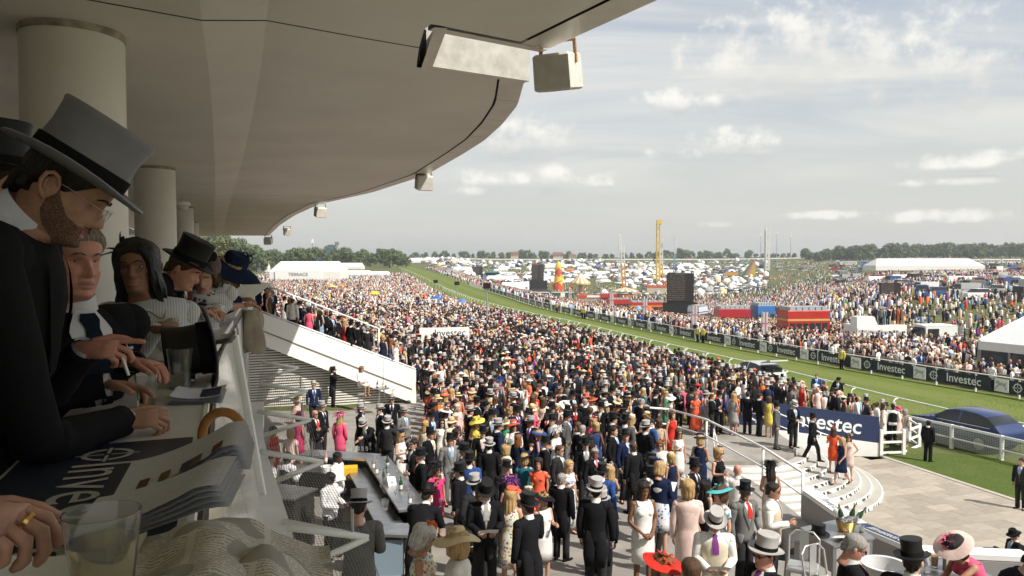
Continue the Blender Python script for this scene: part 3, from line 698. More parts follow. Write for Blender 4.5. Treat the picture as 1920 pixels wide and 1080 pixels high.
def hat(kind):
 """list of (name, mesh, colour slot) for a hat kind; slot 0 main, 1 trim"""
 if kind in HATM: return HATM[kind]
 out = []
 if kind == 'topper': out = [('top_hat', TOP, 0), ('band', TOPB, 1)]
 elif kind == 'saucer':
  b = disc_hat(.20, .01, .015, .06, wav=.008); f = MB(); feathers(f, (0.02, -.02, .10), 26, .13, 1, .5, 3); petals(f, (.03, 0, .10), 10, .06, 2)
  out = [('hat', b.mesh('hat', CLOTH, 50), 0), ('trim', f.mesh('trim', FEATHER, 'all'), 1)]
 elif kind == 'wide':
  b = disc_hat(.22, .035, .085, .088, wav=.018); f = MB(); loops(f, (.07, -.05, .11), 6, .05, 4); feathers(f, (.08, 0, .11), 10, .14, 1, .6, 5)
  out = [('hat', b.mesh('hat', CLOTH, 50), 0), ('trim', f.mesh('trim', FEATHER, 'all'), 1)]
 elif kind == 'brim':
  b = disc_hat(.165, .01, .095, .088, wav=.01); f = MB(); f.lathe([(.0925, .082), (.0935, .115)], 26, sy=1.05, cap=False)
  out = [('hat', b.mesh('hat', CLOTH, 50), 0), ('band', f.mesh('band', CLOTH, 'all'), 1)]
 elif kind == 'pill':
  b = MB(); b.lathe([(.02, .08), (.072, .08), (.078, .09), (.078, .135), (.07, .142), (.01, .145)], 22, sy=1.05); f = MB(); petals(f, (-.07, -.02, .10), 12, .08, 6)
  out = [('hat', b.mesh('hat', CLOTH, 50), 0), ('bow', f.mesh('bow', FEATHER, 'all'), 1)]
 elif kind == 'pom':
  b = MB(); b.lathe([(.005, .108), (.05, .100), (.055, .105), (.01, .122)], 16, c=(.04, 0, 0)); f = MB(); feathers(f, (.05, -.01, .125), 60, .11, 1, .45, 8, .012, .2)
  out = [('hat_base', b.mesh('hat_base', CLOTH, 50), 0), ('feathers', f.mesh('feathers', FEATHER, 'all'), 1)]
 elif kind == 'fascin':
  b = MB(); b.lathe([(.005, .104), (.055, .096), (.06, .102), (.01, .118)], 16, c=(.035, -.01, 0)); f = MB(); feathers(f, (.04, -.01, .115), 12, .15, 1, .7, 9, .008, .3); loops(f, (.04, -.02, .12), 5, .035, 3); petals(f, (.04, -.01, .115), 8, .045, 4)
  out = [('hat_base', b.mesh('hat_base', CLOTH, 50), 0), ('trim', f.mesh('trim', FEATHER, 'all'), 1)]
 elif kind == 'flower':
  f = MB(); petals(f, (.03, -.01, .115), 26, .075, 11); b = MB(); b.lathe([(.005, .104), (.05, .097), (.055, .102), (.01, .116)], 16, c=(.03, -.01, 0))
  out = [('hat_base', b.mesh('hat_base', CLOTH, 50), 0), ('petals', f.mesh('petals', FEATHER, 'all'), 1)]
 elif kind == 'plume':
  f = MB(); feathers(f, (0, 0, .10), 150, .25, 1, .40, 12, .016, .5); b = MB(); b.lathe([(.005, .110), (.07, .10), (.075, .105), (.01, .125)], 16)
  out = [('hat_base', b.mesh('hat_base', CLOTH, 50), 0), ('plume', f.mesh('plume', FEATHER, 'all'), 1)]
 HATM[kind] = out; return out
SGM = None
def sunglasses_mesh():
 b = MB()
 for s in (-1, 1):
  b.rings([[(s*.032+rx*math.cos(u), y-(.012*(1-abs(math.cos(u))*.0)), .002+rz*math.sin(u)) for u in np.linspace(0, 2*math.pi, 10, endpoint=False)] for rx, rz, y in ((.018, .013, -.086), (.026, .019, -.089), (.026, .019, -.092), (.016, .012, -.095))], 0)
  b.bar((s*.057, -.096, .006), (s*.080, .01, .004), .003, .006)
 b.bar((-.012, -.104, .006), (.012, -.104, .006), .004, .005)
 return b.mesh('sunglasses', LENS, 50)
SGM = sunglasses_mesh()
def hand(b, W, E, up, side, curl=.5, mi=0, scale=1.0, fine=False, spread=.0, thumb=0.5, curls=None):
 """palm, four unequal bent fingers and a thumb; W wrist, E direction fingers point, up = back of the hand"""
 E = Vector(E).normalized(); up = Vector(up); up = (up-E*up.dot(E)).normalized(); S = E.cross(up)*side   # S points to the thumb side
 k = scale; W = Vector(W); n = 10 if fine else 6
 b.tube([W-E*.02*k, W+E*.02*k, W+E*.055*k, W+E*.088*k], [(.026*k, .021*k), (.034*k, .017*k), (.041*k, .016*k), (.038*k, .011*k)], n+4, mi, lat=S)
 for i, (o_, L, r) in enumerate(((.030, .078, .0088), (.010, .086, .0092), (-.011, .080, .0087), (-.030, .062, .0076))):
  root = W+E*(.080-abs(i-1)*.004)*k+S*o_*k; d = (E+S*spread*(1.5-i)*.25).normalized(); ax = d.cross(up); c = curls[i] if curls else curl; p = [root-d*.012*k]; ang = 0; pos = root; p.append(pos)
  for seg, fr in ((.45, .8), (.30, 1.2), (.25, .8)):
   ang += c*fr; dd = (d*math.cos(ang)-up*math.sin(ang)); pos = pos+dd*L*seg*k; p.append(pos)
  pts = p if not fine else [p[0], p[1], (p[1]+p[2])/2, p[2], (p[2]+p[3])/2, p[3], (p[3]+p[4])/2, p[4]]
  rr = [r*k*1.05, r*k*1.05, r*k*.98, r*k*.85, r*k*.62] if not fine else [r*1.0*k, r*1.08*k, r*.93*k, r*1.03*k, r*.88*k, r*.94*k, r*.86*k, r*.5*k]
  b.tube(pts, rr, n, mi)
 t0 = W+E*.022*k+S*.026*k; td = (E*.75+S*.62-up*.25*thumb).normalized(); t1 = t0+td*.045*k; td2 = (E*.85+S*.1-up*.55*thumb).normalized(); t2 = t1+td2*.032*k; t3 = t2+(td2-up*.3*thumb).normalized()*.026*k
 b.tube([W+E*.012*k+S*.010*k, t0, t1, t2, t3], [.014*k, .0165*k, .0115*k, .0108*k, .0065*k], n, mi)
def remesh(b, vox, dec=1.0, smooth_it=4):
 me = b.mesh('tmp', SKIN); o = bpy.data.objects.new('tmp', me); COL.objects.link(o)
 md = o.modifiers.new('r', 'REMESH'); md.mode = 'VOXEL'; md.voxel_size = vox
 sm = o.modifiers.new('s', 'SMOOTH'); sm.factor = .5; sm.iterations = smooth_it
 if dec < 1: d = o.modifiers.new('d', 'DECIMATE'); d.ratio = dec
 dg = bpy.context.evaluated_depsgraph_get(); m2 = bpy.data.meshes.new_from_object(o.evaluated_get(dg))
 vs = [tuple(v.co) for v in m2.vertices]; fs = [tuple(p.vertices) for p in m2.polygons]
 bpy.data.objects.remove(o); bpy.data.meshes.remove(me); bpy.data.meshes.remove(m2)
 return MB().add(vs, fs)
def bez(a, b_, c, n):
 return [a*(1-t_)**2+b_*2*t_*(1-t_)+c*t_*t_ for t_ in np.linspace(0, 1, n)]
def pose(name, sex):
 """joints of a pose in the figure frame: facing -Y, feet on z = 0"""
 m = sex == 'M'; sh = .195 if m else .160; hs = 1.0 if m else .94
 J = dict(pel=Vector((0, .0, .93)), wai=Vector((0, -.005, 1.10)), che=Vector((0, .0, 1.32)), nek=Vector((0, .015, 1.47)), head=Vector((0, -.012, 1.625)), hy=0.0, hp=0.0, hr=0.0)
 for s, k in ((-1, 'R'), (1, 'L')):
  J['sh'+k] = Vector((s*sh, .01, 1.405)); J['el'+k] = Vector((s*(sh+.055), .03, 1.13)); J['wr'+k] = Vector((s*(sh+.05), -.03, .88)); J['hu'+k] = Vector((s, 0, .1)); J['he'+k] = Vector((0, -.15, -1)); J['cu'+k] = .45
  J['hip'+k] = Vector((s*.092, 0, .92)); J['kn'+k] = Vector((s*.098, -.015, .50)); J['an'+k] = Vector((s*.105, .02, .085)); J['toe'+k] = Vector((s*.14, -.13, .03))
 def arm(k, el, wr, he=None, hu=None, cu=.6):
  J['el'+k] = Vector(el); J['wr'+k] = Vector(wr)
  J['he'+k] = Vector(he) if he is not None else J['wr'+k]-J['el'+k]; J['hu'+k] = Vector(hu if hu is not None else (0, -.2, 1)); J['cu'+k] = cu
 if name == 'hold':      # one forearm raised with a drink
  arm('R', (-sh-.05, .0, 1.15), (-.13, -.26, 1.20), (.1, -.8, .25), (-.9, -.1, .3), .9)
 elif name == 'drink':
  arm('R', (-sh-.06, -.10, 1.18), (-.07, -.20, 1.45), (.35, -.3, .6), (-.6, -.4, .2), .9)
 elif name == 'read':
  arm('R', (-sh-.05, -.02, 1.14), (-.11, -.28, 1.10), (.3, -.8, .1), (-.6, 0, .7), .7); arm('L', (sh+.05, -.02, 1.14), (.11, -.28, 1.10), (-.3, -.8, .1), (.6, 0, .7), .7); J['hp'] = .42
 elif name == 'clasp':
  arm('R', (-sh-.06, .02, 1.13), (-.07, -.20, .98), (.7, -.3, -.4), (-.3, -.9, .2), .7); arm('L', (sh+.06, .02, 1.13), (.07, -.20, .98), (-.7, -.3, -.4), (.3, -.9, .2), .7); J['hp'] = .25
 elif name == 'phone':
  arm('R', (-sh-.12, -.10, 1.25), (-.13, -.06, 1.58), (.3, .05, .7), (-.9, -.1, 0), .9)
 elif name == 'back':
  arm('R', (-sh-.05, .10, 1.14), (-.07, .20, .97), (.7, .1, -.5), (0, 1, .2), .6); arm('L', (sh+.05, .10, 1.14), (.07, .20, .97), (-.7, .1, -.5), (0, 1, .2), .6)
 elif name == 'walk':
  J['knR'] = Vector((-.10, -.17, .54)); J['anR'] = Vector((-.10, -.22, .11)); J['toeR'] = Vector((-.11, -.38, .07)); J['knL'] = Vector((.10, .10, .50)); J['anL'] = Vector((.10, .30, .14)); J['toeL'] = Vector((.11, .18, .03))
  arm('R', (-sh-.06, .12, 1.15), (-sh-.03, .0, .93), cu=.6); arm('L', (sh+.06, -.06, 1.13), (sh+.02, -.22, .96), cu=.6)
 elif name in ('lean', 'reach'):
  J['wai'] = Vector((0, -.04, 1.10)); J['che'] = Vector((0, -.16, 1.29)); J['nek'] = Vector((0, -.26, 1.41)); J['head'] = Vector((0, -.34, 1.53)); J['hp'] = .45
  for s, k in ((-1, 'R'), (1, 'L')):
   J['sh'+k] = Vector((s*sh, -.21, 1.35)); arm(k, (s*(sh+.05), -.30, 1.11), (s*.12, -.50, 1.08), (-s*.2, -1, 0), (s*.3, 0, 1), .5)
  if name == 'reach': arm('R', (-sh-.03, -.42, 1.22), (-.14, -.66, 1.24), (0, -1, 0), (-.3, 0, 1), .4)
 elif name == 'talk':
  arm('R', (-sh-.08, -.04, 1.15), (-.21, -.30, 1.27), (.1, -.7, .6), (-.7, 0, .5), .35); J['hy'] = .55; J['hr'] = .06
 elif name == 'look':
  J['hy'] = -.75; J['knR'] = Vector((-.13, -.07, .50)); J['toeR'] = Vector((-.22, -.11, .03)); arm('L', (sh+.10, .04, 1.15), (.19, -.16, 1.02), (-.4, -.8, -.2), (.6, 0, .6), .6)
 elif name == 'hip':
  arm('L', (sh+.16, .06, 1.16), (.17, -.02, 1.02), (-.5, -.5, -.2), (.5, .2, .6), .5)
  arm('R', (-sh-.06, -.02, 1.14), (-.16, -.24, 1.12), (.1, -.9, .2), (-.9, 0, .3), .8)
 elif name in ('sit', 'sitreach'):
  for s, k in ((-1, 'R'), (1, 'L')):
   J['kn'+k] = Vector((s*.11, -.43, .93)); J['an'+k] = Vector((s*.10, -.40, .50)); J['toe'+k] = Vector((s*.12, -.55, .43))
   arm(k, (s*(sh+.04), -.05, 1.14), (s*.12, -.28, 1.08), (-s*.3, -1, 0), (s*.4, 0, 1), .6)
  J['hp'] = .15
  if name == 'sitreach': arm('R', (-sh-.10, -.24, 1.34), (-.20, -.50, 1.40), (.1, -1, .05), (-.2, 0, 1), .5)
 if not m:
  for k in J:
   if isinstance(J[k], Vector) and k[:2] not in ('hu', 'he') or k == 'head': J[k] = J[k]*hs
  J['head'] = Vector((J['head'].x, J['head'].y, J['head'].z+.005))
 return J
def headM(J): return Matrix.Translation(J['head']) @ Euler((J['hp'], J['hr'], J['hy']), 'XYZ').to_matrix().to_4x4() @ Matrix.Diagonal((J.get('hs', 1),)*3+(1,))
def limb(b, pts, rad, n=10, mi=0, k=3):
 """limb with rounded bend: a, joint, c"""
 a, j, c = [Vector(p) for p in pts]; P = [a, a.lerp(j, .5), a.lerp(j, .86), j, j.lerp(c, .14), j.lerp(c, .5), c]; r0, r1, r2 = rad
 P[3] = (P[2]+P[4])/2*.35+j*.65
 b.tube(P, [r0, (r0+r1)/2*1.03, r1*1.02, r1, r1*1.0, (r1+r2)/2*1.06, r2], n, mi)
def body_mesh(J, sex, fine=False):
 m = sex == 'M'; b = MB(); k = 1.0 if m else .86
 b.tube([J['pel']-Vector((0, 0, .06)), J['pel'], J['wai'], J['che'], J['che'].lerp(J['nek'], .55), J['nek']], [(.13*k, .09), (.15*k, .105*k), (.128*k, .095*k), (.15*k, .105*k), (.13*k, .075), (.055, .05)], 16, lat=(1, 0, 0))
 H = headM(J); b.tube([J['nek']-Vector((0, 0, .05)), J['nek'], J['nek'].lerp(J['head'], .55)+Vector((0, .012, 0)), H @ Vector((0, .012, -.08))], [(.075, .06), (.058*k, .056*k), (.054*k, .055*k), (.05, .055)], 12, lat=(1, 0, 0))
 for K in ('R', 'L'):
  b.ball(J['sh'+K], .050*k, 8, 6); limb(b, (J['sh'+K], J['el'+K], J['wr'+K]), (.048*k, .040*k, .026*k))
  b.tube([J['che'], J['sh'+K]], [.07*k, .056*k], 8)
  limb(b, (J['hip'+K], J['kn'+K], J['an'+K]), (.080*k, .056*k, .038*k)); an, to = J['an'+K], J['toe'+K]
  b.tube([an+Vector((0, .045, -.045)), an+Vector((0, .01, -.04)), an.lerp(to, .6), to], [.03, .036, .032, .02], 8)
 b = remesh(b, .016 if not fine else .010, .45 if not fine else .8)
 hb = MB(); head_mesh(hb, H, *( (30, 26) if not fine else (84, 84)), jaw=J.get('jaw', 1.0 if m else .93), nose=J.get('nose', 1.0 if m else .82), ears='fine' if fine else True)
 b.add(hb.v, hb.f); b.m[-len(hb.f):] = hb.m
 for s, K in ((-1, 'R'), (1, 'L')):
  if J.get('nohand'+K): continue
  hand(b, J['wr'+K], J['he'+K], J['hu'+K], s, J['cu'+K], 0, 1.0 if m else .9, fine, J.get('sp'+K, 0), curls=J.get('cs'+K))
 return b.mesh('body', [SKIN, LIP], 'all')
def spine(J): return [J['pel'], J['wai'], J['che'], J['nek']]
def coat_mesh(J, long=True, fine=False, short_body=False, sleeve=1.0, fat=1.0, n=24):
 b = MB(); L = (1, 0, 0); p, w_, c, nk = spine(J); d = Vector((0, 0, 1)); f = fat
 up = (nk-c).normalized()
 pts = [p-d*.10, p-d*.02, p.lerp(w_, .55), w_, w_.lerp(c, .5), c, c+up*.07, c+up*.11, c.lerp(nk, .9)+up*.005, nk+up*.012]
 rad = [(.186*f, .135*f), (.182*f, .135*f), (.172*f, .130*f), (.166*f, .128*f), (.180*f, .138*f), (.195, .140*f), (.192, .122), (.165, .105), (.105, .080), (.070, .066)]
 if J.get('sit') : pts = pts[1:]; rad = rad[1:]
 b.tube(pts, rad, n, 0, lat=L)
 for K in ('R', 'L'):
  e = J['el'+K]; w2 = e.lerp(J['wr'+K], sleeve if sleeve >= .6 else 1)
  mm = 1.0 if sex_m(J) else .80; b.tube([c+Vector((0, 0, .04)), J['sh'+K].lerp(c+Vector((0, 0, .06)), .25), J['sh'+K]+(J['sh'+K]-c).normalized()*.012], [.10*mm, .085*mm, .068*mm], 14, 0); b.ball(J['sh'+K]+Vector((0, 0, -.004)), .075*mm, 14, 10)
  P = [J['sh'+K]+Vector((0, 0, .005)), J['sh'+K].lerp(e, .3), J['sh'+K].lerp(e, .85), e, e.lerp(w2, .15), e.lerp(w2, .6), w2]
  P[3] = (P[2]+P[4])*.5*.35+e*.65
  r = [.068, .070, .060, .0585, .058, .050, .043] if sex_m(J) else [.054, .055, .048, .047, .046, .041, .038]
  if fine:
   PP, rr = [], []
   for i in range(len(P)-1):
    for q in range(4):
     t_ = q/4; PP.append(P[i].lerp(P[i+1], t_)); x = i+t_; rr.append((r[i]*(1-t_)+r[i+1]*t_)*.93*(1+.075*math.sin(x*11+1.5*math.sin(x*3))*math.exp(-((x-3.1)/1.5)**2)))
   PP.append(P[-1]); rr.append(r[-1]); P, r = PP, rr
  b.tube(P, r, 18 if fine else 12, 0)
 if long:
  t0 = p+Vector((0, .055, .05))
  for s in (-1, 1):
   b.tube([t0+Vector((s*.07, 0, .05)), t0+Vector((s*.078, .035, -.12)), t0+Vector((s*.085, .06, -.30)), t0+Vector((s*.08, .065, -.47))], [(.075, .055), (.098, .060), (.096, .05), (.075, .036)], 12, 0, lat=L)
   b.tube([p+Vector((s*.12, -.03, .05)), p+Vector((s*.135, .0, -.14)), p+Vector((s*.135, .04, -.30))], [(.05, .10), (.05, .095), (.045, .06)], 10, 0, lat=L)
 return b.mesh('coat', CLOTH, 'all')
def sex_m(J): return abs(J['shL'].x-J['shR'].x) > .345
def trousers_mesh(J):
 b = MB(); p = J['pel']; b.tube([p-Vector((0, 0, .10)), p-Vector((0, 0, .03)), p+Vector((0, 0, .12))], [(.150, .115), (.168, .122), (.155, .115)], 18, 0, lat=(1, 0, 0))
 for K in ('R', 'L'):
  h, k, a = J['hip'+K], J['kn'+K], J['an'+K]-Vector((0, .012, .02)); P = [h+Vector((0, 0, -.01)), h.lerp(k, .5), h.lerp(k, .88), k, k.lerp(a, .15), k.lerp(a, .6), a]
  P[3] = (P[2]+P[4])*.5*.35+k*.65
  b.tube(P, [.098, .090, .076, .074, .072, .068, .070], 12, 0)
 return b.mesh('trousers', CLOTH, 'all')
def shoes_mesh(J, heel=False):
 b = MB()
 for K in ('R', 'L'):
  a, t_ = J['an'+K], J['toe'+K]; d = (t_-a); d.z = 0; d = d.normalized() if d.length > .01 else Vector((0, -1, 0)); z0 = a.z-.085+.035; c = Vector((a.x, a.y, z0))
  if heel:
   b.tube([c-d*.05+Vector((0, 0, .045)), c+d*.02+Vector((0, 0, .03)), c+d*.10+Vector((0, 0, -.012)), c+d*.165+Vector((0, 0, -.022))], [(.026, .022), (.030, .02), (.036, .016), (.016, .009)], 10, 0)
   b.tube([c-d*.055+Vector((0, 0, .03)), c-d*.06+Vector((0, 0, -.034))], [.014, .006], 6)
  else: b.tube([c-d*.075, c-d*.04+Vector((0, 0, .012)), c+d*.03+Vector((0, 0, .012)), c+d*.12-Vector((0, 0, .006)), c+d*.19-Vector((0, 0, .014)), c+d*.205-Vector((0, 0, .018))], [(.030, .026), (.037, .042), (.040, .042), (.046, .028), (.036, .019), (.014, .010)], 12, 0, lat=Vector((-d.y, d.x, 0)))
 return b.mesh('shoes', CLOTH, 'all')
def front_pt(J, u, v, off, fat=1.0):
 """point on the chest: u across (-1..1 of half width), v up the spine (0 waist low .. 1 neck)"""
 p, w_, c, nk = spine(J); up = (nk-c).normalized()
 Z = [(0, p-Vector((0, 0, .10)), .186*fat, .135*fat), (.13, p, .181*fat, .134*fat), (.36, w_, .166*fat, .128*fat), (.52, w_.lerp(c, .5), .180*fat, .138*fat), (.70, c, .195, .140*fat), (.82, c+up*.07, .192, .122), (.90, c+up*.11, .165, .105), (.96, c.lerp(nk, .9)+up*.005, .105, .080), (1.0, nk+up*.012, .070, .066)]
 for i in range(len(Z)-1):
  if Z[i][0] <= v <= Z[i+1][0]+1e-9:
   t_ = (v-Z[i][0])/(Z[i+1][0]-Z[i][0]); C = Z[i][1].lerp(Z[i+1][1], t_); a = Z[i][2]*(1-t_)+Z[i+1][2]*t_; d = Z[i][3]*(1-t_)+Z[i+1][3]*t_; T = (Z[i+1][1]-Z[i][1]).normalized(); break
 Dp = Vector((1, 0, 0)).cross(T);
 if Dp.y > 0: Dp = -Dp
 return C+Vector((1, 0, 0))*a*math.sin(u)+Dp*(d*math.cos(u)+off)
def chest_patch(J, half, v0, v1, off, rows=12, cols=6, fat=1.0):
 """patch of cloth on the chest; half(v) = half angle"""
 b = MB(); b.grid([[front_pt(J, half(v)*(2*i/cols-1), v, off, fat) for i in range(cols+1)] for v in np.linspace(v0, v1, rows+1)]); return b
def shirt_parts(J, fine=False, fat=1.0):
 out = []
 vee = lambda v: max(.015, .46*smst(v, .30, .98)+.05*smst(v, .5, .9))
 out.append(('waistcoat', chest_patch(J, lambda v: max(.02, .50*smst(v, .22, .75)), .20, .80, .004, fat=fat).mesh('waistcoat', CLOTH, 'all'), 'wc'))
 out.append(('shirt', chest_patch(J, lambda v: max(.02, .50*smst(v, .58, .98)), .60, 1.0, .008, fat=fat).mesh('shirt', CLOTH, 'all'), 'sh'))
 tb = chest_patch(J, lambda v: .16+.08*(1-smst(v, .6, .9)) if v < .93 else .30, .56, .985, .014, cols=4, fat=fat)
 out.append(('tie', tb.mesh('tie', CLOTH, 'all'), 'ti'))
 nk = J['nek']; hd = J['head']; ax = (hd-nk).normalized()
 cb = MB().tube([nk+ax*-.018, nk+ax*.02, nk+ax*.052], [(.080, .080), (.071, .073), (.067, .070)], 18, lat=(1, 0, 0), cap=False)
 out.append(('collar', cb.mesh('collar', CLOTH, 'all'), 'sh'))
 for K in ('R', 'L'):
  e, wv_ = J['el'+K], J['wr'+K]; d = (wv_-e).normalized(); out.append(('cuff', MB().tube([wv_-d*.02, wv_+d*.014], .036, 12, cap=False).mesh('cuff', CLOTH, 'all'), 'sh'))
 lp = MB()
 for s in (-1, 1):
  lp.grid([[front_pt(J, s*(max(.03, .52*smst(v, .24, .98)) + q*(.26*math.sin(math.pi*min(1, max(0, (v-.28)/.62)))+.02)), v, .013, fat) for q in (-.12, .5, 1)] for v in np.linspace(.28, .97, 10)])
 out.append(('lapels', lp.mesh('lapels', CLOTH, 'all'), 'co'))
 return out
def dress_mesh(J, hem=.50, flare=.17, sleeve=0, neck=.0, n=26):
 b = MB(); p, w_, c, nk = spine(J); d = Vector((0, 0, 1)); up = (nk-c).normalized(); hem = hem*.94
 if not J.get('sit'):
  zs = [hem, (hem+p.z-.1)/2, p.z-.10]; cx = (J['knL']+J['knR'])/2; wlk = abs(J['knL'].y-J['knR'].y)*.35
  pts = [Vector((0, cx.y*.7, hem)), Vector((0, cx.y*.45, zs[1])), p-d*.10]; rad = [(flare, flare*.82+wlk), ((flare+.172)/2, (flare+.17)/2*.8+wlk*.6), (.174, .134)]
 else:
  pts, rad = [p-d*.05], [(.172, .14)]
  k_ = (J['knL']+J['knR'])/2; b.tube([p+Vector((0, .06, -.01)), p.lerp(k_, .6)+Vector((0, 0, .02)), k_+Vector((0, -.02, .02))], [(.172, .115), (.165, .09), (.15, .075)], 18, 0, lat=(1, 0, 0))
 pts += [p, p.lerp(w_, .55), w_, w_.lerp(c, .45), c-up*.02, c+up*.05, c+up*.085, c+up*.112]; rad += [(.172, .132), (.148, .116), (.132, .104), (.142, .118), (.156, .132), (.148, .108), (.128, .085), (.10, .07)]
 if neck: pts, rad = pts[:-2], rad[:-2]
 b.tube(pts, rad, n, 0, lat=(1, 0, 0))
 for s in (-1, 1): b.ball(c+Vector((s*.062, -.082, -.035)), (.062, .055, .058), 12, 8)
 if sleeve:
  for K in ('R', 'L'):
   e = J['el'+K]; s_ = J['sh'+K]; b.tube([c+Vector((0, 0, .05)), s_.lerp(c, .2), s_], [.07, .062, .056], 12)
   if sleeve > .6: b.tube([s_, s_.lerp(e, .5), s_.lerp(e, .9), e, e.lerp(J['wr'+K], .15), e.lerp(J['wr'+K], min(1, sleeve))], [.058, .056, .050, .049, .048, .040], 12)
   else: b.tube([s_, s_.lerp(e, sleeve)], [.060, .056], 12)
 else:
  for s, K in ((-1, 'R'), (1, 'L')):
   s_ = J['sh'+K]; b.tube([c+Vector((s*.09, -.085, .07)), c.lerp(nk, .6)+Vector((s*.088, -.03, .03)), c.lerp(nk, .72)+Vector((s*.085, .03, .015)), c+Vector((s*.085, .085, .075))], [(.022, .006)]*4, 8)
 return b.mesh('dress', CLOTH, 'all')
FLORAL = {}
def floral(name, base, spots, scale=22):
 if name in FLORAL: return FLORAL[name]
 m = bpy.data.materials.new('print_'+name); m.use_nodes = True; t = NT(m.node_tree); b = t.n['Principled BSDF']; b.inputs['Roughness'].default_value = .85
 tc_ = t.new('ShaderNodeTexCoord').outputs['Object']; v = t.new('ShaderNodeTexVoronoi'); t.put(v.inputs['Vector'], tc_); v.inputs['Scale'].default_value = scale
 s3 = t.new('ShaderNodeSeparateColor'); t.put(s3.inputs[0], v.outputs['Color'])
 n = t.new('ShaderNodeValToRGB'); n.color_ramp.interpolation = 'CONSTANT'; t.put(n.inputs[0], s3.outputs[0])
 while len(n.color_ramp.elements) < len(spots): n.color_ramp.elements.new(.5)
 for i, (e, c) in enumerate(zip(n.color_ramp.elements, spots)): e.position = i/len(spots); e.color = (*c, 1)
 f = t.math('LESS_THAN', v.outputs['Distance'], .42); t.put(b.inputs['Base Color'], t.mix(f, (*base, 1), n.outputs[0])); FLORAL[name] = m; return m
floral('bright', (.72, .70, .62), [(.7, .35, .02), (.03, .10, .35), (.62, .08, .12), (.75, .6, .1), (.1, .25, .12)], 26)
floral('blue', (.74, .75, .76), [(.05, .12, .40), (.10, .25, .5), (.74, .75, .76)], 20)
floral('turq', (.76, .76, .74), [(.06, .32, .42), (.76, .76, .74), (.12, .45, .5)], 18)
floral('pinkf', (.70, .62, .52), [(.5, .15, .18), (.70, .62, .52), (.25, .28, .15)], 18)
floral('navyf', (.02, .03, .08), [(.5, .15, .2), (.6, .55, .5), (.02, .03, .08), (.05, .1, .3)], 20)
floral('reddot', (.62, .05, .03), [(.7, .6, .5), (.62, .05, .03), (.62, .05, .03)], 26)
floral('lace', (.58, .57, .54), [(.06, .06, .07), (.58, .57, .54)], 34)
CACHE = {}
def kit(key, fn):
 if key not in CACHE: CACHE[key] = fn()
 return CACHE[key]
C_ = dict(black=(.012, .012, .014), charcoal=(.028, .028, .030), grey=(.16, .158, .155), lgrey=(.33, .32, .31), white=(.76, .75, .72), cream=(.66, .58, .44), navy=(.014, .022, .055), blue=(.03, .075, .24), sky=(.24, .40, .62),
 red=(.55, .035, .025), coral=(.72, .12, .06), orange=(.78, .17, .025), pink=(.70, .10, .20), palepink=(.70, .53, .48), hotpink=(.62, .05, .18), teal=(.02, .13, .19), turq=(.10, .46, .46), straw=(.62, .50, .30), yellow=(.72, .60, .12), green=(.06, .30, .16), purple=(.20, .05, .22), brown=(.13, .07, .04), beige=(.52, .42, .32),
 hatgrey=(.40, .385, .375), hatblack=(.012, .012, .013))
SK = dict(fair=(.56, .33, .235), tan=(.44, .235, .15), red=(.55, .27, .20), brown=(.16, .075, .042), dark=(.06, .032, .022))
HC = dict(dark=(.018, .012, .009), brown=(.085, .045, .022), blonde=(.46, .30, .13), grey=(.32, .30, .28), white=(.60, .57, .52), black=(.008, .007, .007), ginger=(.22, .09, .03))
def col(c): return C_[c] if isinstance(c, str) else c
PEOPLE = []
def cup_meshes():
 b = MB(); b.lathe([(.028, 0), (.030, .004), (.040, .115), (.038, .115), (.028, .006)], 16, cap=True); g = b.mesh('cup', GLASS, 50)
 b = MB(); b.lathe([(.0275, .006), (.034, .07), (.0, .07)], 16); l = b.mesh('drink', BEER, 50); return g, l
CUPG, CUPL = cup_meshes()
PAPM = MB().add([(-.14, 0, 0), (0, .015, -.02), (.14, 0, 0), (.14, -.02, .21), (0, -.005, .19), (-.14, -.02, .21)], [(0, 1, 4, 5), (1, 2, 3, 4)]).mesh('paper_sheet', PAPER)
CUPW = MB().lathe([(.026, 0), (.036, .10), (.034, .10), (.025, .005)], 14).mesh('paper_cup', plain((.75, .74, .72)), 50)
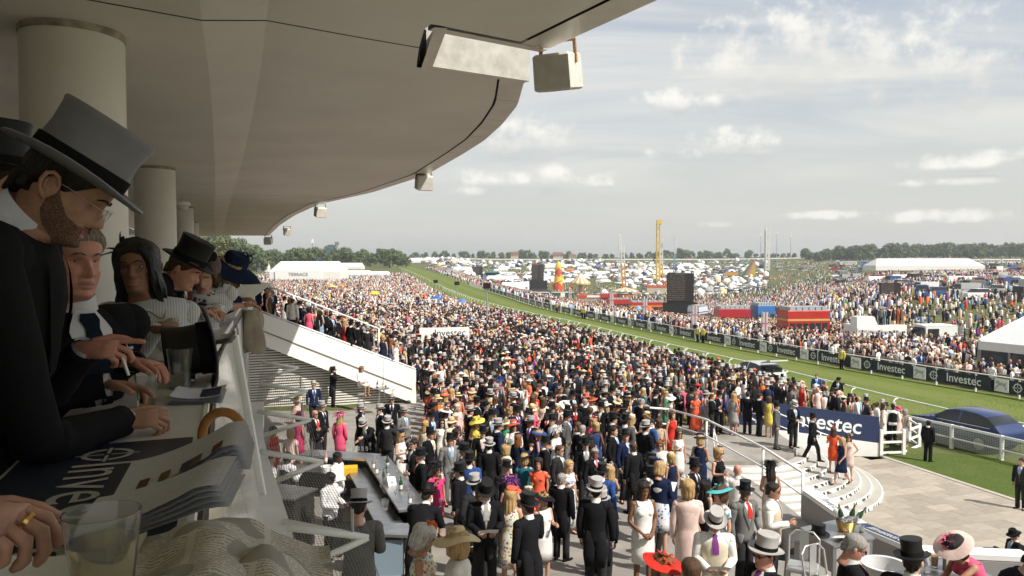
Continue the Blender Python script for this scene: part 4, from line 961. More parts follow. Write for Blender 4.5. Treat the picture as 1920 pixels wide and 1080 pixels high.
def person(loc, face, sex='M', pose_='stand', h=1.0, coat='black', trousers='charcoal', waist='lgrey', tie='sky', shirt='white', hatk=None, hatc='hatblack', trim=None, hair='short', hairc='dark', skin='fair', glasses=False, long=True,
   dress='navy', print_=None, hem=.50, flare=.17, sleeve=0, jacket=None, label=None, group=None, vest=False, hold=None, sit=None):
 J = kit(('J', pose_, sex), lambda: pose(pose_, sex))
 if pose_.startswith('sit'): J['sit'] = True
 if sit is not None: loc = (loc[0], loc[1], loc[2]+sit-.50*(1 if sex == 'M' else .94)+(.0))
 o = thing('person', label or 'x', 'person', loc, face, group); o.scale = (h if len(PEOPLE)*7 % 3 or hold or sit is not None else -h, h, h)
 def P(name, me, color, m=None, M=None, par=None):
  q = obj(name, me, par or o, False, col(color))
  if M is not None: q.matrix_local = M
  if m is not None and q.material_slots: q.material_slots[0].link = 'OBJECT'; q.material_slots[0].material = m
  return q
 k = (pose_, sex); P('body', kit(('body',)+k, lambda: body_mesh(J, sex)), SK.get(skin, skin)); H = headM(J)
 if sex == 'M':
  if vest:
   P('shirt', kit(('coat', 'short')+k, lambda: coat_mesh(J, False)), shirt)
   P('waistcoat', kit(('vest',)+k, lambda: vest_mesh(J)), waist)
   for n_, me, c in kit(('sp',)+k, lambda: shirt_parts(J)):
    if n_ in ('collar', 'tie') and tie: P(n_, me, {'sh': shirt, 'ti': tie}[c])
  elif coat is None:
   P('shirt', kit(('coat', 'short')+k, lambda: coat_mesh(J, False)), shirt); P('collar', kit(('sp',)+k, lambda: shirt_parts(J))[3][1], shirt)
  else:
   P('coat', kit(('coat', long)+k, lambda: coat_mesh(J, long)), coat)
   for n_, me, c in kit(('sp',)+k, lambda: shirt_parts(J)): P(n_, me, {'wc': waist, 'sh': shirt, 'ti': tie, 'co': coat}[c])
  P('trousers', kit(('trou',)+k, lambda: trousers_mesh(J)), trousers); P('shoes', kit(('shoe',)+k, lambda: shoes_mesh(J)), 'black')
 else:
  d = P('dress', kit(('dress', hem, flare, sleeve)+k, lambda: dress_mesh(J, hem, flare, sleeve)), dress, FLORAL.get(print_))
  if jacket: P('jacket', kit(('jack',)+k, lambda: coat_mesh(J, False, fat=.88)), jacket)
  P('shoes', kit(('shoeF',)+k, lambda: shoes_mesh(J, True)), 'black')
 if hair: P('hair', HAIRS[hair], HC.get(hairc, hairc), M=H)
 if glasses: P('sunglasses', SGM, (0.01, .01, .01), M=H)
 if hatk:
  seed_t = (len(PEOPLE)*37 % 11-5)*.02
  HM = H @ Matrix.Translation((0, 0, 0)) @ Euler((seed_t-.03, seed_t*1.5, 0)).to_matrix().to_4x4()
  if hatk in ('saucer', 'wide'): HM = H @ Euler((.12, -.22 if sex == 'F' else 0, 0)).to_matrix().to_4x4()
  parts = hat(hatk); main = None
  if hatk == 'topper' : HM = HM @ Matrix.Diagonal((1.06, 1.06, 1.0, 1))
  for n_, me, c in parts:
   tc2 = trim if trim is not None else ('hatblack' if hatk in ('topper', 'brim') else hatc)
   if main is None: main = P(n_, me, hatc if c == 0 else tc2, M=HM)
   else: P(n_, me, tc2, par=main)
 if hold:
  wr = J['wrR']; e = J['heR'].normalized(); c = wr+e*.085
  if hold in ('paper', 'card'):
   c = (J['wrR']+J['wrL'])/2+Vector((0, -.11, .03)); q = tag(obj('racecard', PAPM), 'white racecard held by the '+' '.join((label or 'guest').split()[:8]), 'paper'); q.matrix_local = o.matrix_basis @ Matrix.Translation(c) @ Euler((.9, 0, 0)).to_matrix().to_4x4()
  elif hold == 'cup':
   M_ = o.matrix_basis @ Matrix.Translation(c+Vector((0.012, -.01, -.05))); q = thing('plastic_cup', 'clear plastic cup of drink held by the '+' '.join((label or 'guest').split()[:8]), 'cup'); q.matrix_local = M_; obj('cup', CUPG, q, False); obj('drink', CUPL, q, False)
  elif hold == 'wcup':
   M_ = o.matrix_basis @ Matrix.Translation(c+Vector((0.01, -.015, -.05))); q = tag(obj('paper_cup', CUPW), 'white cup held by the '+' '.join((label or 'guest').split()[:8]), 'cup'); q.matrix_local = M_
 PEOPLE.append((o, dict(sex=sex, coat=coat, dress=dress, hatk=hatk, hatc=hatc, face=face, trim=trim)))
 return o
def vest_mesh(J):
 b = MB(); L = (1, 0, 0); p, w_, c, nk = spine(J); up = (nk-c).normalized(); d = Vector((0, 0, 1))
 b.tube([p+d*.02, p.lerp(w_, .55), w_, w_.lerp(c, .5), c, c+up*.06, c+up*.10], [(.186, .140), (.178, .136), (.172, .134), (.186, .144), (.192, .147), (.170, .128), (.13, .100)], 26, lat=L, cap=False)
 return b.mesh('waistcoat', CLOTH, 'all')
# ================================================================ grandstand over and under the camera
SOFF = mat('soffit_paint', (0.84, 0.80, 0.73), 0.55, noise=0.10, nscale=0.35, bump=0.03, bscale=8)
TRIMM = mat('trim_metal', (0.78, 0.74, 0.68), 0.32, noise=0.16, nscale=1.2)
GAP = mat('dark_gap', (0.03, 0.027, 0.024), 0.8)
COLM = mat('column_paint', (0.74, 0.70, 0.62), 0.5, noise=0.08, nscale=0.9)
FLOORZ = 4.60
stand = thing('grandstand', 'cream grandstand canopy on round columns sweeping overhead', 'grandstand', (-5, 8.6, FLOORZ))
XO = [(-5, 9.4), (0, 6.4), (4, 4.0), (8, 1.6), (10.1, .36), (11.5, .2), (13.5, .10), (15.4, -.2), (17.5, -.65), (19.6, -1.26), (24.5, -2.8), (30.6, -5.7), (36.6, -9.4), (45, -13), (58, -18), (83, -27)]
def edge(Y): return Vector((interp(Y, XO), Y))
def inner(Y): y = Y-5.2; return Vector((-4.6-.395*y, y))
def zs(s, Y):
 d = s*(edge(Y)-inner(Y)).length
 return 6+interp(d, [(0, 2.60), (4.3, 2.60), (5.0, 2.73), (6.2, 2.74), (9, 2.79), (14, 2.86)])
def sp_(Y, s, dz=0.0): p = inner(Y).lerp(edge(Y), s); return Vector((p.x, p.y, zs(s, Y)+dz))
N0, N1, NS = 9.9, 11.75, .80       # notch in the edge
seams = [-4.5, 10.82, 33, 46, 60, 82]
def in_s(Y, trim=.5):
 L = (edge(Y)-inner(Y)).length; return 1-trim/L
for a, c in zip(seams[:-1], seams[1:]):
 b = MB(); k = max(4, int((c-a)/0.7)); yy = list(np.linspace(a+.02, c-.02, k));
 yy = sorted(yy+[q for q in (N0-.05, N1+.05) if a < q < c])
 for y0, y1 in zip(yy[:-1], yy[1:]):
  m_ = (y0+y1)/2; notch = N0-.05 < m_ < N1+.05
  S0 = NS-.008 if notch else in_s(y0); S1 = NS-.008 if notch else in_s(y1); n_ = 12
  L0, L1 = [(edge(q)-inner(q)).length for q in (y0, y1)]; KN = (4.3, 5.0, 6.2); f_ = lambda S, L: [0]+[d/L for d in KN]+[KN[-1]/L+(S-KN[-1]/L)*i/5 for i in range(1, 6)]
  b.grid([[sp_(y0, q) for q in f_(S0, L0)], [sp_(y1, q) for q in f_(S1, L1)]])
 b.build('soffit_panel', SOFF, stand, smooth=4)
b = MB()
yy = sorted(list(np.linspace(-4.5, 82, 90))+[N0-.03, N1+.03])
for y0, y1 in zip(yy[:-1], yy[1:]):
 nt = N0-.03 < (y0+y1)/2 < N1+.03; s1 = NS-.004 if nt else 1.0
 b.grid([[sp_(y0, 0, .05), sp_(y0, s1, .05)], [sp_(y1, 0, .05), sp_(y1, s1, .05)]])
 b.grid([[sp_(y0, 0, .55), sp_(y0, s1, .55)], [sp_(y1, 0, .55), sp_(y1, s1, .55)]], 1)
b.build('roof_deck', [GAP, WHITE], stand)
yy = list(np.arange(-4.5, N0, 2.4))+[N0]
yy2 = [N1, 13.2, 15, 17, 19.5, 22.5, 26, 30, 34, 38, 43, 50, 60, 82]
for q in list(zip(yy[:-1], yy[1:]))+list(zip(yy2[:-1], yy2[1:])):
 ys_ = list(np.linspace(q[0]+.006, q[1]-.006, 5)); b = MB()
 b.grid([[sp_(y, in_s(y, .46), -.01) for y in ys_], [sp_(y, 1.0, .0) for y in ys_], [sp_(y, 1.0, .015) for y in ys_], [sp_(y, 1.0, .50)+Vector((-.05, 0, 0)) for y in ys_]])
 b.build('fascia_trim', TRIMM, stand, smooth=30)
def strip(p, q, w_, dirv, z=-.01):
 return [p, q, q+dirv*w_, p+dirv*w_]
for (ya, sa, yb, sb) in ((N0, 1, N0, NS), (N0, NS, N1, NS), (N1, NS, N1, 1)):
 p, q = sp_(ya, sa, -.012), sp_(yb, sb, -.012); mid_ = (sp_(N0, .9)+sp_(N1, .9))/2; t_ = (q-p).normalized(); n_ = Vector((-t_.y, t_.x, 0));
 if n_.dot(mid_-p) < 0: n_ = -n_
 b = MB(); b.quad(p, q, q+n_*.15, p+n_*.15); b.quad(p+n_*.15, q+n_*.15, q+n_*.15+Vector((0, 0, .5)), p+n_*.15+Vector((0, 0, .5))); b.m[-1] = 1; b.build('notch_trim', [TRIMM, mat('notch_inner', (.42, .40, .36), .6, noise=.25, nscale=5)], stand)
for i, (cx, cy) in enumerate(((-5.0, 8.6), (-9.9, 20.8), (-15.75, 35.7), (-21.3, 49.5))):
 b = MB().lathe([(.53, FLOORZ-.02), (.53, 6.2), (.53, 8.52)], 40, c=(cx, cy, 0)); q = b.build('column', COLM, stand, smooth=60)
 MB().lathe([(.535, 8.52), (.54, 8.53), (.54, 8.60)], 40, c=(cx, cy, 0), cap=False).build('column_head', mat('column_stain', (.42, .37, .30), .7, noise=.5, nscale=6), q, smooth='all')
wp = [Vector((-4.4-.395*y, y, 0)) for y in (-5, 5, 15, 30, 60)]
b = MB(); g = MB()
for p, q in zip(wp[:-1], wp[1:]):
 z_ = Vector((0, 0, 1)); b.quad(p+z_*7.7, q+z_*7.7, q+z_*8.62, p+z_*8.62); b.quad(p+z_*FLOORZ, q+z_*FLOORZ, q+z_*(FLOORZ+.3), p+z_*(FLOORZ+.3)); g.quad(p+z_*(FLOORZ+.3)+Vector((-.05, 0, 0)), q+z_*(FLOORZ+.3)+Vector((-.05, 0, 0)), q+z_*7.7+Vector((-.05, 0, 0)), p+z_*7.7+Vector((-.05, 0, 0)))
b.build('back_wall', SOFF, stand); g.build('glazing', mat('dark_glazing', (.05, .06, .06), .15), stand)
for k in range(14):
 y = 2+k*2.2; p = Vector((-4.36-.395*y, y, 0)); MB().box((p.x, p.y, (FLOORZ+7.7)/2+.15), (.08, .08, 7.4-FLOORZ)).build('mullion', WHITE, stand)
def TX(Y): return -0.072-.383*Y if Y < 4 else -1.604-.322*(Y-4)
fl = [(TX(y)-.05, y) for y in np.linspace(-3, 9.2, 12)];
MB().slab(fl+[(-.322*y-1.604+.322*4-.4, y) for y in (12, 33)]+[(-4.6-.395*33, 33), (-4.6-.395*8, 8), (-4.6+.4*4, -3)], FLOORZ-.35, FLOORZ).build('balcony_floor', mat('pale_floor', (.5, .48, .44), .7, noise=.1), stand)
SPK = mat('speaker_shell', (.60, .57, .51), .45, noise=.15, nscale=5); RUST = mat('rusty_bracket', (.30, .17, .06), .7, noise=.4, nscale=30)
def speaker(px, py, Y, s, rz, label):
 c = at_y(px, py, Y); o = thing('loudspeaker', label, 'loudspeaker', c, rz, 'loudspeakers hung from the canopy edge'); b = MB()
 w0, w1 = s*.5, s*.42
 M_ = Matrix.Rotation(.22, 4, 'X')
 b.rings([[M_ @ Vector((x*k, y*k, z)) for x, y in ((-1, -1), (1, -1), (1, 1), (-1, 1))] for k, z in ((w0*.86, -s*.52), (w0, -s*.47), (w0*.98, s*.30), (w0*.98, s*.36), (w0*.86, s*.42))])
 b.build('shell', SPK, o, world=False)
 q = MB().add([M_ @ Vector(v) for v in ((-w0*.8, -w0*1.0, -s*.42), (w0*.8, -w0*1.0, -s*.42), (w0*.8, -w0*1.0, s*.25), (-w0*.8, -w0*1.0, s*.25))], [(0, 1, 2, 3)])
 b = MB()
 for x in (-1, 1): b.bar(M_ @ Vector((x*w0*1.03, 0, s*.15)), (x*w0*.9, 0, s*.78), .02, .05)
 b.bar((-w0*.9, 0, s*.76), (w0*.9, 0, s*.76), .06, .02); b.build('bracket', RUST, o, world=False); return o
speaker(1046, 132, 9.9, .50, R(-25), 'largest pale loudspeaker hung from the canopy edge beside the notch')
speaker(795, 341, 24.2, .50, R(20), 'small pale loudspeaker under the curved canopy edge, second nearest')
speaker(601, 397, 37, .52, R(30), 'small loudspeaker where the far canopy meets the sky')
speaker(503, 451, 52, .50, R(0), 'lowest and smallest loudspeaker, square, at the far end of the canopy')
speaker(538, 434, 46, .42, R(20), 'small loudspeaker between two others near the far end of the canopy')
bl = thing('bulkhead_light', 'round white bulkhead light fixed to the second column', 'lamp', at_y(340, 392, 24)); c = at_y(340, 388, 24)
MB().lathe([(.10, .18), (.26, .15), (.28, .08), (.26, .04)], 20, c=c).build('housing', WHITE, bl, smooth=40); MB().lathe([(.22, .04), (.20, -.06), (.02, -.11)], 20, c=c).build('diffuser', mat('frosted', (.6, .6, .56), .4), bl, smooth='all')
ctr = thing('balcony_counter', 'long pale balcony counter with a navy printed panel', 'counter', (TX(3), 3, FLOORZ))
LAM = mat('laminate', (.68, .66, .63), .35, noise=.05, nscale=6)
CZ = 5.53
def cpt(Y, w_, z=CZ): return Vector((TX(Y)-w_*.93, Y-w_*.36, z))
yy = [-.6, .4, 1.2, 2, 3, 4, 5, 5.9]
b = MB(); b.rings([[cpt(y, 0, CZ-.03), cpt(y, .40, CZ-.03), cpt(y, .40, CZ), cpt(y, 0, CZ)] for y in yy]); b.build('top', LAM, ctr)
b = MB(); b.rings([[cpt(y, -.008, CZ-.034), cpt(y, .004, CZ-.034), cpt(y, .004, CZ+.004), cpt(y, -.008, CZ+.004)] for y in yy]); b.build('edge_trim', WHITER, ctr)
MB().slab([(cpt(y, .02).x, cpt(y, .02).y) for y in (1.12, 1.55, 1.98)]+[(cpt(y, .39).x, cpt(y, .39).y) for y in (1.98, 1.55, 1.12)], CZ+.001, CZ+.003).build('navy_print', NAVYD, ctr)
cdir = (cpt(1.1, .2)-cpt(1.9, .2)).normalized()
letters('Investec', .20, LETG, cpt(1.50, .205, CZ+.0045), cdir, (.93, .36, 0), ctr, sx=.95); roundel(ctr, cpt(1.86, .205, CZ+.0045), cdir, (.93, .36, 0), .062, LETG)
ct2 = thing('balcony_counter', 'far stretch of balcony counter under the leaning guests', 'counter', (TX(7), 7, FLOORZ))
b = MB(); b.rings([[cpt(y, -.02, 5.545), cpt(y, .42, 5.545), cpt(y, .42, 5.575), cpt(y, -.02, 5.575)] for y in (6.0, 7, 7.9)]); b.build('top', LAM, ct2)
MB().box(cpt(6.1, .2, 5.1), (.06, .36, .9), rz=.35).build('bracket', WHITE, ct2); MB().box(cpt(7.8, .2, 5.1), (.06, .36, .9), rz=.35).build('bracket', WHITE, ct2)
prp = thing('balcony_parapet', 'balcony front with clear screen, zebra print and grey printed panels', 'parapet', (TX(5), 5, FLOORZ))
def fl_(Y): return .26*smst(Y, 7.5, 3.5)+.02
def ppt(Y, k, o_=0.0):
 z = CZ-.05-k*(CZ-.05-4.32); return Vector((TX(Y)+.03+fl_(Y)*k+o_, Y, z))
def panel(y0, y1, k0, k1, m, name, o_=0.0, n=6):
 b = MB(); b.grid([[ppt(y, k0+(k1-k0)*j/4, o_) for y in np.linspace(y0, y1, n)] for j in range(5)][::-1]); b.grid([[ppt(y, k0+(k1-k0)*j/4, o_-.012) for y in np.linspace(y0, y1, n)] for j in range(5)]); return b.build(name, m, prp, smooth='all')
SCREEN = mat('smoky_screen', (.66, .65, .60), .12, alpha=.93, spec=.6, noise=.25, nscale=4)
panel(1.0, 2.9, 0, 1, SCREEN, 'clear_screen'); panel(2.92, 5.2, 0, 1, SCREEN, 'clear_screen')
GPR = mat('grey_print_panel', (.27, .255, .25), .5, noise=.08, nscale=2); LPR = mat('pale_print_panel', (.56, .55, .53), .5)
panel(5.25, 6.35, 0, .98, ZEB, 'zebra_panel'); panel(6.36, 6.75, 0, .98, LPR, 'pale_panel'); panel(6.76, 8.6, 0, .98, GPR, 'grey_panel')
pd = (ppt(7.9, .5)-ppt(7.2, .5)).normalized()
roundel(prp, ppt(7.75, .42, .012), -Vector((0, 0, 1)), pd, .30, LPR)
b = MB(); b.rings([[ppt(y, .97, -.02), ppt(y, .97, .16), ppt(y, 1.12, .16), ppt(y, 1.12, -.02)] for y in np.linspace(1.0, 8.7, 14)]); b.build('sill', WHITE, prp)
for y in (5.22,): MB().bar(ppt(y, 0, .02), ppt(y, 1.0, .03), .035, .05).build('post', WHITER, prp)
tips = []
for i, (px, py, lab) in enumerate(((690, 1008, 'nearest'), (606, 866, 'second'), (583, 787, 'third'), (577, 733, 'fourth'), (560, 690, 'farthest'))):
 tip = at_z(px, py, 4.30); y = tip.y; o = thing('net_bracket', lab+' white tubular outrigger holding the wire net below the balcony', 'bracket', ppt(y, 1.05), group='outriggers below the balcony'); tips.append(tip)
 for (dy, dz) in ((-.16, .16), (.10, .10), (-.22, -.10)): MB().tube([ppt(y+dy, 1.05, .1)+Vector((0, 0, dz)), tip], [.024, .020], 8).build('tube', WHITER, o, smooth='all')
 MB().tube([tip+Vector((-.10, .02, -.06)), tip+Vector((-.10, .02, .17))], .010, 6).build('pin', ALU, o)
NETM = bpy.data.materials.new('wire_net'); NETM.use_nodes = True
t = NT(NETM.node_tree); b_ = t.n['Principled BSDF']; uvn = t.new('ShaderNodeUVMap').outputs[0]; su = t.new('ShaderNodeSeparateXYZ'); t.put(su.inputs[0], uvn); g = None
for a in (0, 1):
 v = t.math('GREATER_THAN', t.math('FRACT', su.outputs[a]), .80); g = v if g is None else t.math('MAXIMUM', g, v)
t.put(b_.inputs['Alpha'], g); b_.inputs['Base Color'].default_value = (.20, .19, .17, 1); b_.inputs['Roughness'].default_value = .5
nt_ = thing('catch_net', 'fine wire catch net stretched between the outriggers', 'net', (-1.2, 5, 4.2))
ext = [at_z(760, 1190, 4.30)]+tips
for p, q in zip(ext[:-1], ext[1:]):
 a, c = ppt(p.y, 1.1, .05), ppt(q.y, 1.1, .05); a.z = c.z = 4.22
 mesh_panel([a, p-Vector((0, 0, .05)), q-Vector((0, 0, .05)), c], 'net_panel', nt_, 26, 44, NETM)
def rev(name, label, prof, loc, m, cat, n=20, liquid=None, lm=WINE):
 o = thing(name, label, cat, loc); MB().lathe(prof, n).build('glass', m, o, smooth=60, world=False)
 if liquid: MB().lathe(liquid, n).build('drink', lm, o, smooth=60, world=False)
 return o
def pint(s=1.0): return [(.030*s, 0), (.032*s, .004), (.034*s, .06*s), (.043*s, .135*s), (.0415*s, .135*s), (.0325*s, .06*s), (.030*s, .008)]
def on(px, py, z=CZ+.001): return at_z(px, py, z)
rev('plastic_cup', 'nearest clear plastic cup of pale wine gripped by a ringed hand', [(.030, 0), (.031, .004), (.0315, .02), (.044, .135), (.0425, .135), (.030, .02), (.029, .006)], (-.500, .90, CZ+.030), GLASS, 'cup', 32, [(.0288, .007), (.0298, .02), (.0385, .10), (.0, .10)])
rev('plastic_cup', 'clear plastic cup held on the counter in the bearded mans hands', pint(.8), on(275, 765), GLASS, 'cup', 24, [(.024, .008), (.027, .03), (.0, .03)])
rev('plastic_cup', 'front tall plastic glass of pale drink by the racecards', pint(1.1), on(338, 728), GLASS, 'cup', 24, [(.029, .009), (.033, .055), (.0, .055)])
rev('plastic_cup', 'tall plastic glass with dark drink behind two others', pint(1.1), on(352, 714), GLASS, 'cup', 24, [(.029, .009), (.034, .065), (.0, .065)], mat('cola', (.05, .025, .01), .1))
rev('plastic_cup', 'empty rear plastic glass nearest the held black hat', pint(1.05), on(330, 700), GLASS, 'cup', 24)
rev('water_bottle', 'clear plastic water bottle beside newspapers on the counter', [(.032, 0), (.034, .02), (.033, .12), (.026, .16), (.013, .185), (.013, .20), (.015, .20), (.015, .218), (.0, .22)], on(345, 615), GLASS, 'bottle', 20)
for k, (px, py) in enumerate(((403, 592), (412, 590))): rev('plastic_cup', ('left' if k == 0 else 'right')+' clear glass in front of the woman in the patterned dress', [(.03, 0), (.005, .006), (.005, .06), (.03, .09), (.035, .15), (.033, .15), (.028, .09), (.0, .065)] if k == 0 else pint(), on(px, py+8, 5.576), GLASS, 'glass', 18)
def sheet_stack(name, label, c, u, v, nsheet, th, m, curl=.0, seed=1, cat='paper', print_=None):
 """loose stack of printed leaves"""
 r = random.Random(seed); u, v = Vector(u), Vector(v); o = thing(name, label, cat, c)
 for k in range(nsheet):
  du = u+v*r.uniform(-.06, .06); dv = v-u*r.uniform(-.06, .06); cc = Vector(c)+Vector((r.uniform(-.006, .006), r.uniform(-.006, .006), th*(k+.5))); N = 6
  P = [[cc+du*(i/N-.5)+dv*(j/2-.5)+Vector((0, 0, curl*((i/N-.5)*2)**2*(k+1)/nsheet)) for i in range(N+1)] for j in range(3)]
  b = MB(); b.grid(P); b.grid([[p+Vector((0, 0, th*.8)) for p in row] for row in P]); q = b.build('leaf', m, o, smooth='all')
 if print_:
  P2 = [[Vector(c)+u*(a-.5)+v*(d-.5)+Vector((0, 0, th*(nsheet+.4)+curl*((a-.5)*2)**2)) for a in np.linspace(print_[0], print_[1], 4)] for d in (print_[2], print_[3])]
  MB().grid(P2).build('print', NAVY, o)
 return o
sheet_stack('racecards', 'small pile of white and navy racecards on the counter', on(372, 748), Vector((.16, .03, 0)), Vector((-.07, .20, 0)), 6, .003, mat('racecard_paper', (.66, .67, .74), .6), .012, 3, 'booklets', (.55, .95, .1, .9))
sheet_stack('newspaper', 'folded newspapers on the counter under the water bottle', on(340, 612), Vector((.36, .05, 0)), Vector((-.06, .22, 0)), 4, .004, PAPER, .005, 4, 'newspaper')
sheet_stack('newspaper', 'small folded newspaper beyond the held black top hat', on(410, 640), Vector((.16, .02, 0)), Vector((-.1, .36, 0)), 4, .006, mat('newsprint_b', (.50, .47, .43), .8, noise=.4, nscale=40), .02, 5, 'newspaper')
sheet_stack('racecard', 'racecard lying before the leaning man in black top hat', on(395, 578, 5.576), Vector((.25, .02, 0)), Vector((-.05, .18, 0)), 2, .003, PAPER, .01, 6, 'paper')
PRT = bpy.data.materials.new('booklet_page'); PRT.use_nodes = True; t = NT(PRT.node_tree); uvn = t.new('ShaderNodeUVMap').outputs[0]; su = t.new('ShaderNodeSeparateXYZ'); t.put(su.inputs[0], uvn)
ln = t.math('GREATER_THAN', t.math('FRACT', t.math('MULTIPLY', su.outputs[0], 26.0)), .62); wd = t.math('GREATER_THAN', t.noise(uvn, 60, 2), .47); ln = t.math('MULTIPLY', ln, wd)
t.put(t.n['Principled BSDF'].inputs['Base Color'], t.mix(t.math('MULTIPLY', ln, .5), (.62, .62, .68, 1), (.25, .25, .28, 1))); t.n['Principled BSDF'].inputs['Roughness'].default_value = .55
bk = thing('open_booklet', 'open racecard booklet with curling pages and a row of small pictures', 'booklet', on(310, 965))
def page(P0, u, v, lift, th, name, m=PRT, k=0):
 """page from the spine: u across, v along the spine; lifts in an arch"""
 N = 12; rows = []
 for j in range(5):
  rows.append([P0+u*(i/N)+v*(j/4)+Vector((0, 0, th+lift*((i/N)**1.7*1.25-.35*smst(i/N, .86, 1.0))*(1-.15*j/4))) for i in range(N+1)])
 b = MB(); b.grid(rows); me = b.mesh(name, m, 'all'); uv = me.uv_layers.new(name='UVMap')
 for pl in me.polygons:
  for li in pl.loop_indices:
   vi = me.loops[li].vertex_index; uv.data[li].uv = ((vi // (N+1))/4, (vi % (N+1))/N)
 return obj(name, me, bk), rows
S0 = Vector((-.735, 1.36, CZ+.012)); su_ = Vector((.235, .055, .015)); sv_ = Vector((-.05, .17, .02))
for k in range(6):
 q, rows = page(S0+Vector((0, 0, .003*k)), su_*(1-.012*k), sv_, .050+.005*k, .002*k, 'page')
for i, x in enumerate((.18, .34, .50, .66, .82)):
 b = MB(); b.grid([[rows[jj][int(x*12)+d]+Vector((0, 0, .0025)) for d in (0, 1)] for jj in (0, 1)]); b.build('picture', plain(((.10, .05, .03), (.16, .10, .03), (.05, .05, .09), (.12, .07, .05), (.14, .03, .03))[i]), bk)
S1 = Vector((-.715, 1.17, CZ+.010))
for k in range(5): page(S1+Vector((0, 0, .003*k)), Vector((.245, .06, .015))*(1-.015*k), Vector((-.03, .16, .015)), .040+.005*k, .002*k, 'page')
sheet_stack('paper_sheets', 'loose curling sheets under the nearest hand', Vector((-.66, 1.02, CZ+.002)), Vector((.26, .06, 0)), Vector((-.06, .22, 0)), 4, .004, PAPER, .03, 8, 'paper')
NEWS = bpy.data.materials.new('newsprint'); NEWS.use_nodes = True; t = NT(NEWS.node_tree); uvn = t.new('ShaderNodeUVMap').outputs[0]; su = t.new('ShaderNodeSeparateXYZ'); t.put(su.inputs[0], uvn)
ln = t.math('GREATER_THAN', t.math('FRACT', t.math('MULTIPLY', su.outputs[1], 46.0)), .5); cl_ = t.math('GREATER_THAN', t.math('FRACT', t.math('MULTIPLY', su.outputs[0], 3.0)), .10); wd = t.math('GREATER_THAN', t.noise(uvn, 70, 2), .44); pic = t.smooth(t.noise(uvn, 3.1, 1), .53, .55)
ln = t.math('MAXIMUM', t.math('MULTIPLY', t.math('MULTIPLY', ln, cl_), wd), pic)
t.put(t.n['Principled BSDF'].inputs['Base Color'], t.mix(t.math('MULTIPLY', ln, .60), (.64, .60, .54, 1), (.14, .13, .12, 1))); t.n['Principled BSDF'].inputs['Roughness'].default_value = .8
nw = thing('newspaper', 'crumpled open newspaper bulging up in the near foreground', 'newspaper', Vector((-.38, 1.0, CZ)))
def news(c, u, v, hgt, seed, name='sheet', ridge=.45):
 N = 22; P = []
 for j in range(N+1):
  row = []
  for i in range(N+1):
   a, d = i/N, j/N; p = Vector(c)+u*(a-.5)+v*(d-.5); n_ = mnoise.noise(Vector((a*3.2, d*3.2, seed)))+.4*mnoise.noise(Vector((a*9, d*9, seed+3)))
   p.z += hgt*math.exp(-((a-ridge)/.30)**2)*(.75+.25*math.sin(d*3))+.020*n_; row.append(p)
  P.append(row)
 me = MB().grid(P).mesh(name, NEWS, 'all'); uv = me.uv_layers.new(name='UVMap')
 for pl in me.polygons:
  for li in pl.loop_indices: vi = me.loops[li].vertex_index; uv.data[li].uv = ((vi % (N+1))/N, (vi//(N+1))/N)
 return obj(name, me, nw)
news((-.40, 1.02, CZ+.02), Vector((.30, .04, -.03)), Vector((-.09, .30, .0)), .060, 2.0)
news((-.30, .94, CZ+.00), Vector((.24, .02, -.06)), Vector((-.06, .30, .0)), .055, 7.0, ridge=.4)
cn = thing('walking_cane', 'brown crook handled cane hooked over the counter edge', 'cane', on(380, 800)); cp = on(372, 828, CZ+.0)
b = MB(); P = []
for a in np.linspace(-.5, math.pi+.15, 16): P.append(cp+Vector((.045-.055*math.cos(a), .0, .012+.062*math.sin(a))))
P = [P[0]+Vector((-.004, .01, -.05))]+P; P = [p+Vector((.012, .02, 0)) for p in P]; b.tube(P, .0125, 12); b.tube([P[-1], P[-1]+Vector((.0, .0, -.03))], [.0125, .011], 12); b.build('handle', WOOD, cn, smooth='all')
MB().tube([P[0], P[0]+Vector((-.01, .03, -.62))], .009, 10).build('shaft', mat('dark_cane', (.03, .02, .015), .4), cn, smooth='all')
jk = MB(); c = at_y(470, 585, 7.2); N = 14; P = []
for j in range(9):
 row = []
 for i in range(N+1):
  a = i/N*2*math.pi; d = j/8; rr = (.10+.035*math.sin(a*3+d*3)+.02*math.sin(a*5-d*4))*(.55+.75*d-.35*d*d)
  row.append(c+Vector((rr*math.cos(a)*1.25, rr*math.sin(a)*.6, .02-.40*d+.03*math.sin(a*2)*d)))
 P.append(row)
jk.grid(P); tag(jk.build('draped_jacket', CLOTH, smooth='all', color=(.40, .35, .28)), 'beige jacket hung over the end of the balcony counter', 'jacket')
def hat_prop(label, M_, c='hatblack', parent=None, s=1.0, bandc='hatblack'):
 o = obj('top_hat', TOP, None, True, col(c)); tag(o, label, 'hat'); o.matrix_basis = M_ @ Matrix.Scale(s, 4); q = obj('band', TOPB, o, False, col(bandc)); return o
hat_prop('black top hat lying on its side on the counter edge', Matrix.Translation(at_y(428, 645, 2.95)) @ Euler((0, R(-97), R(24)), 'XYZ').to_matrix().to_4x4(), s=1.15)
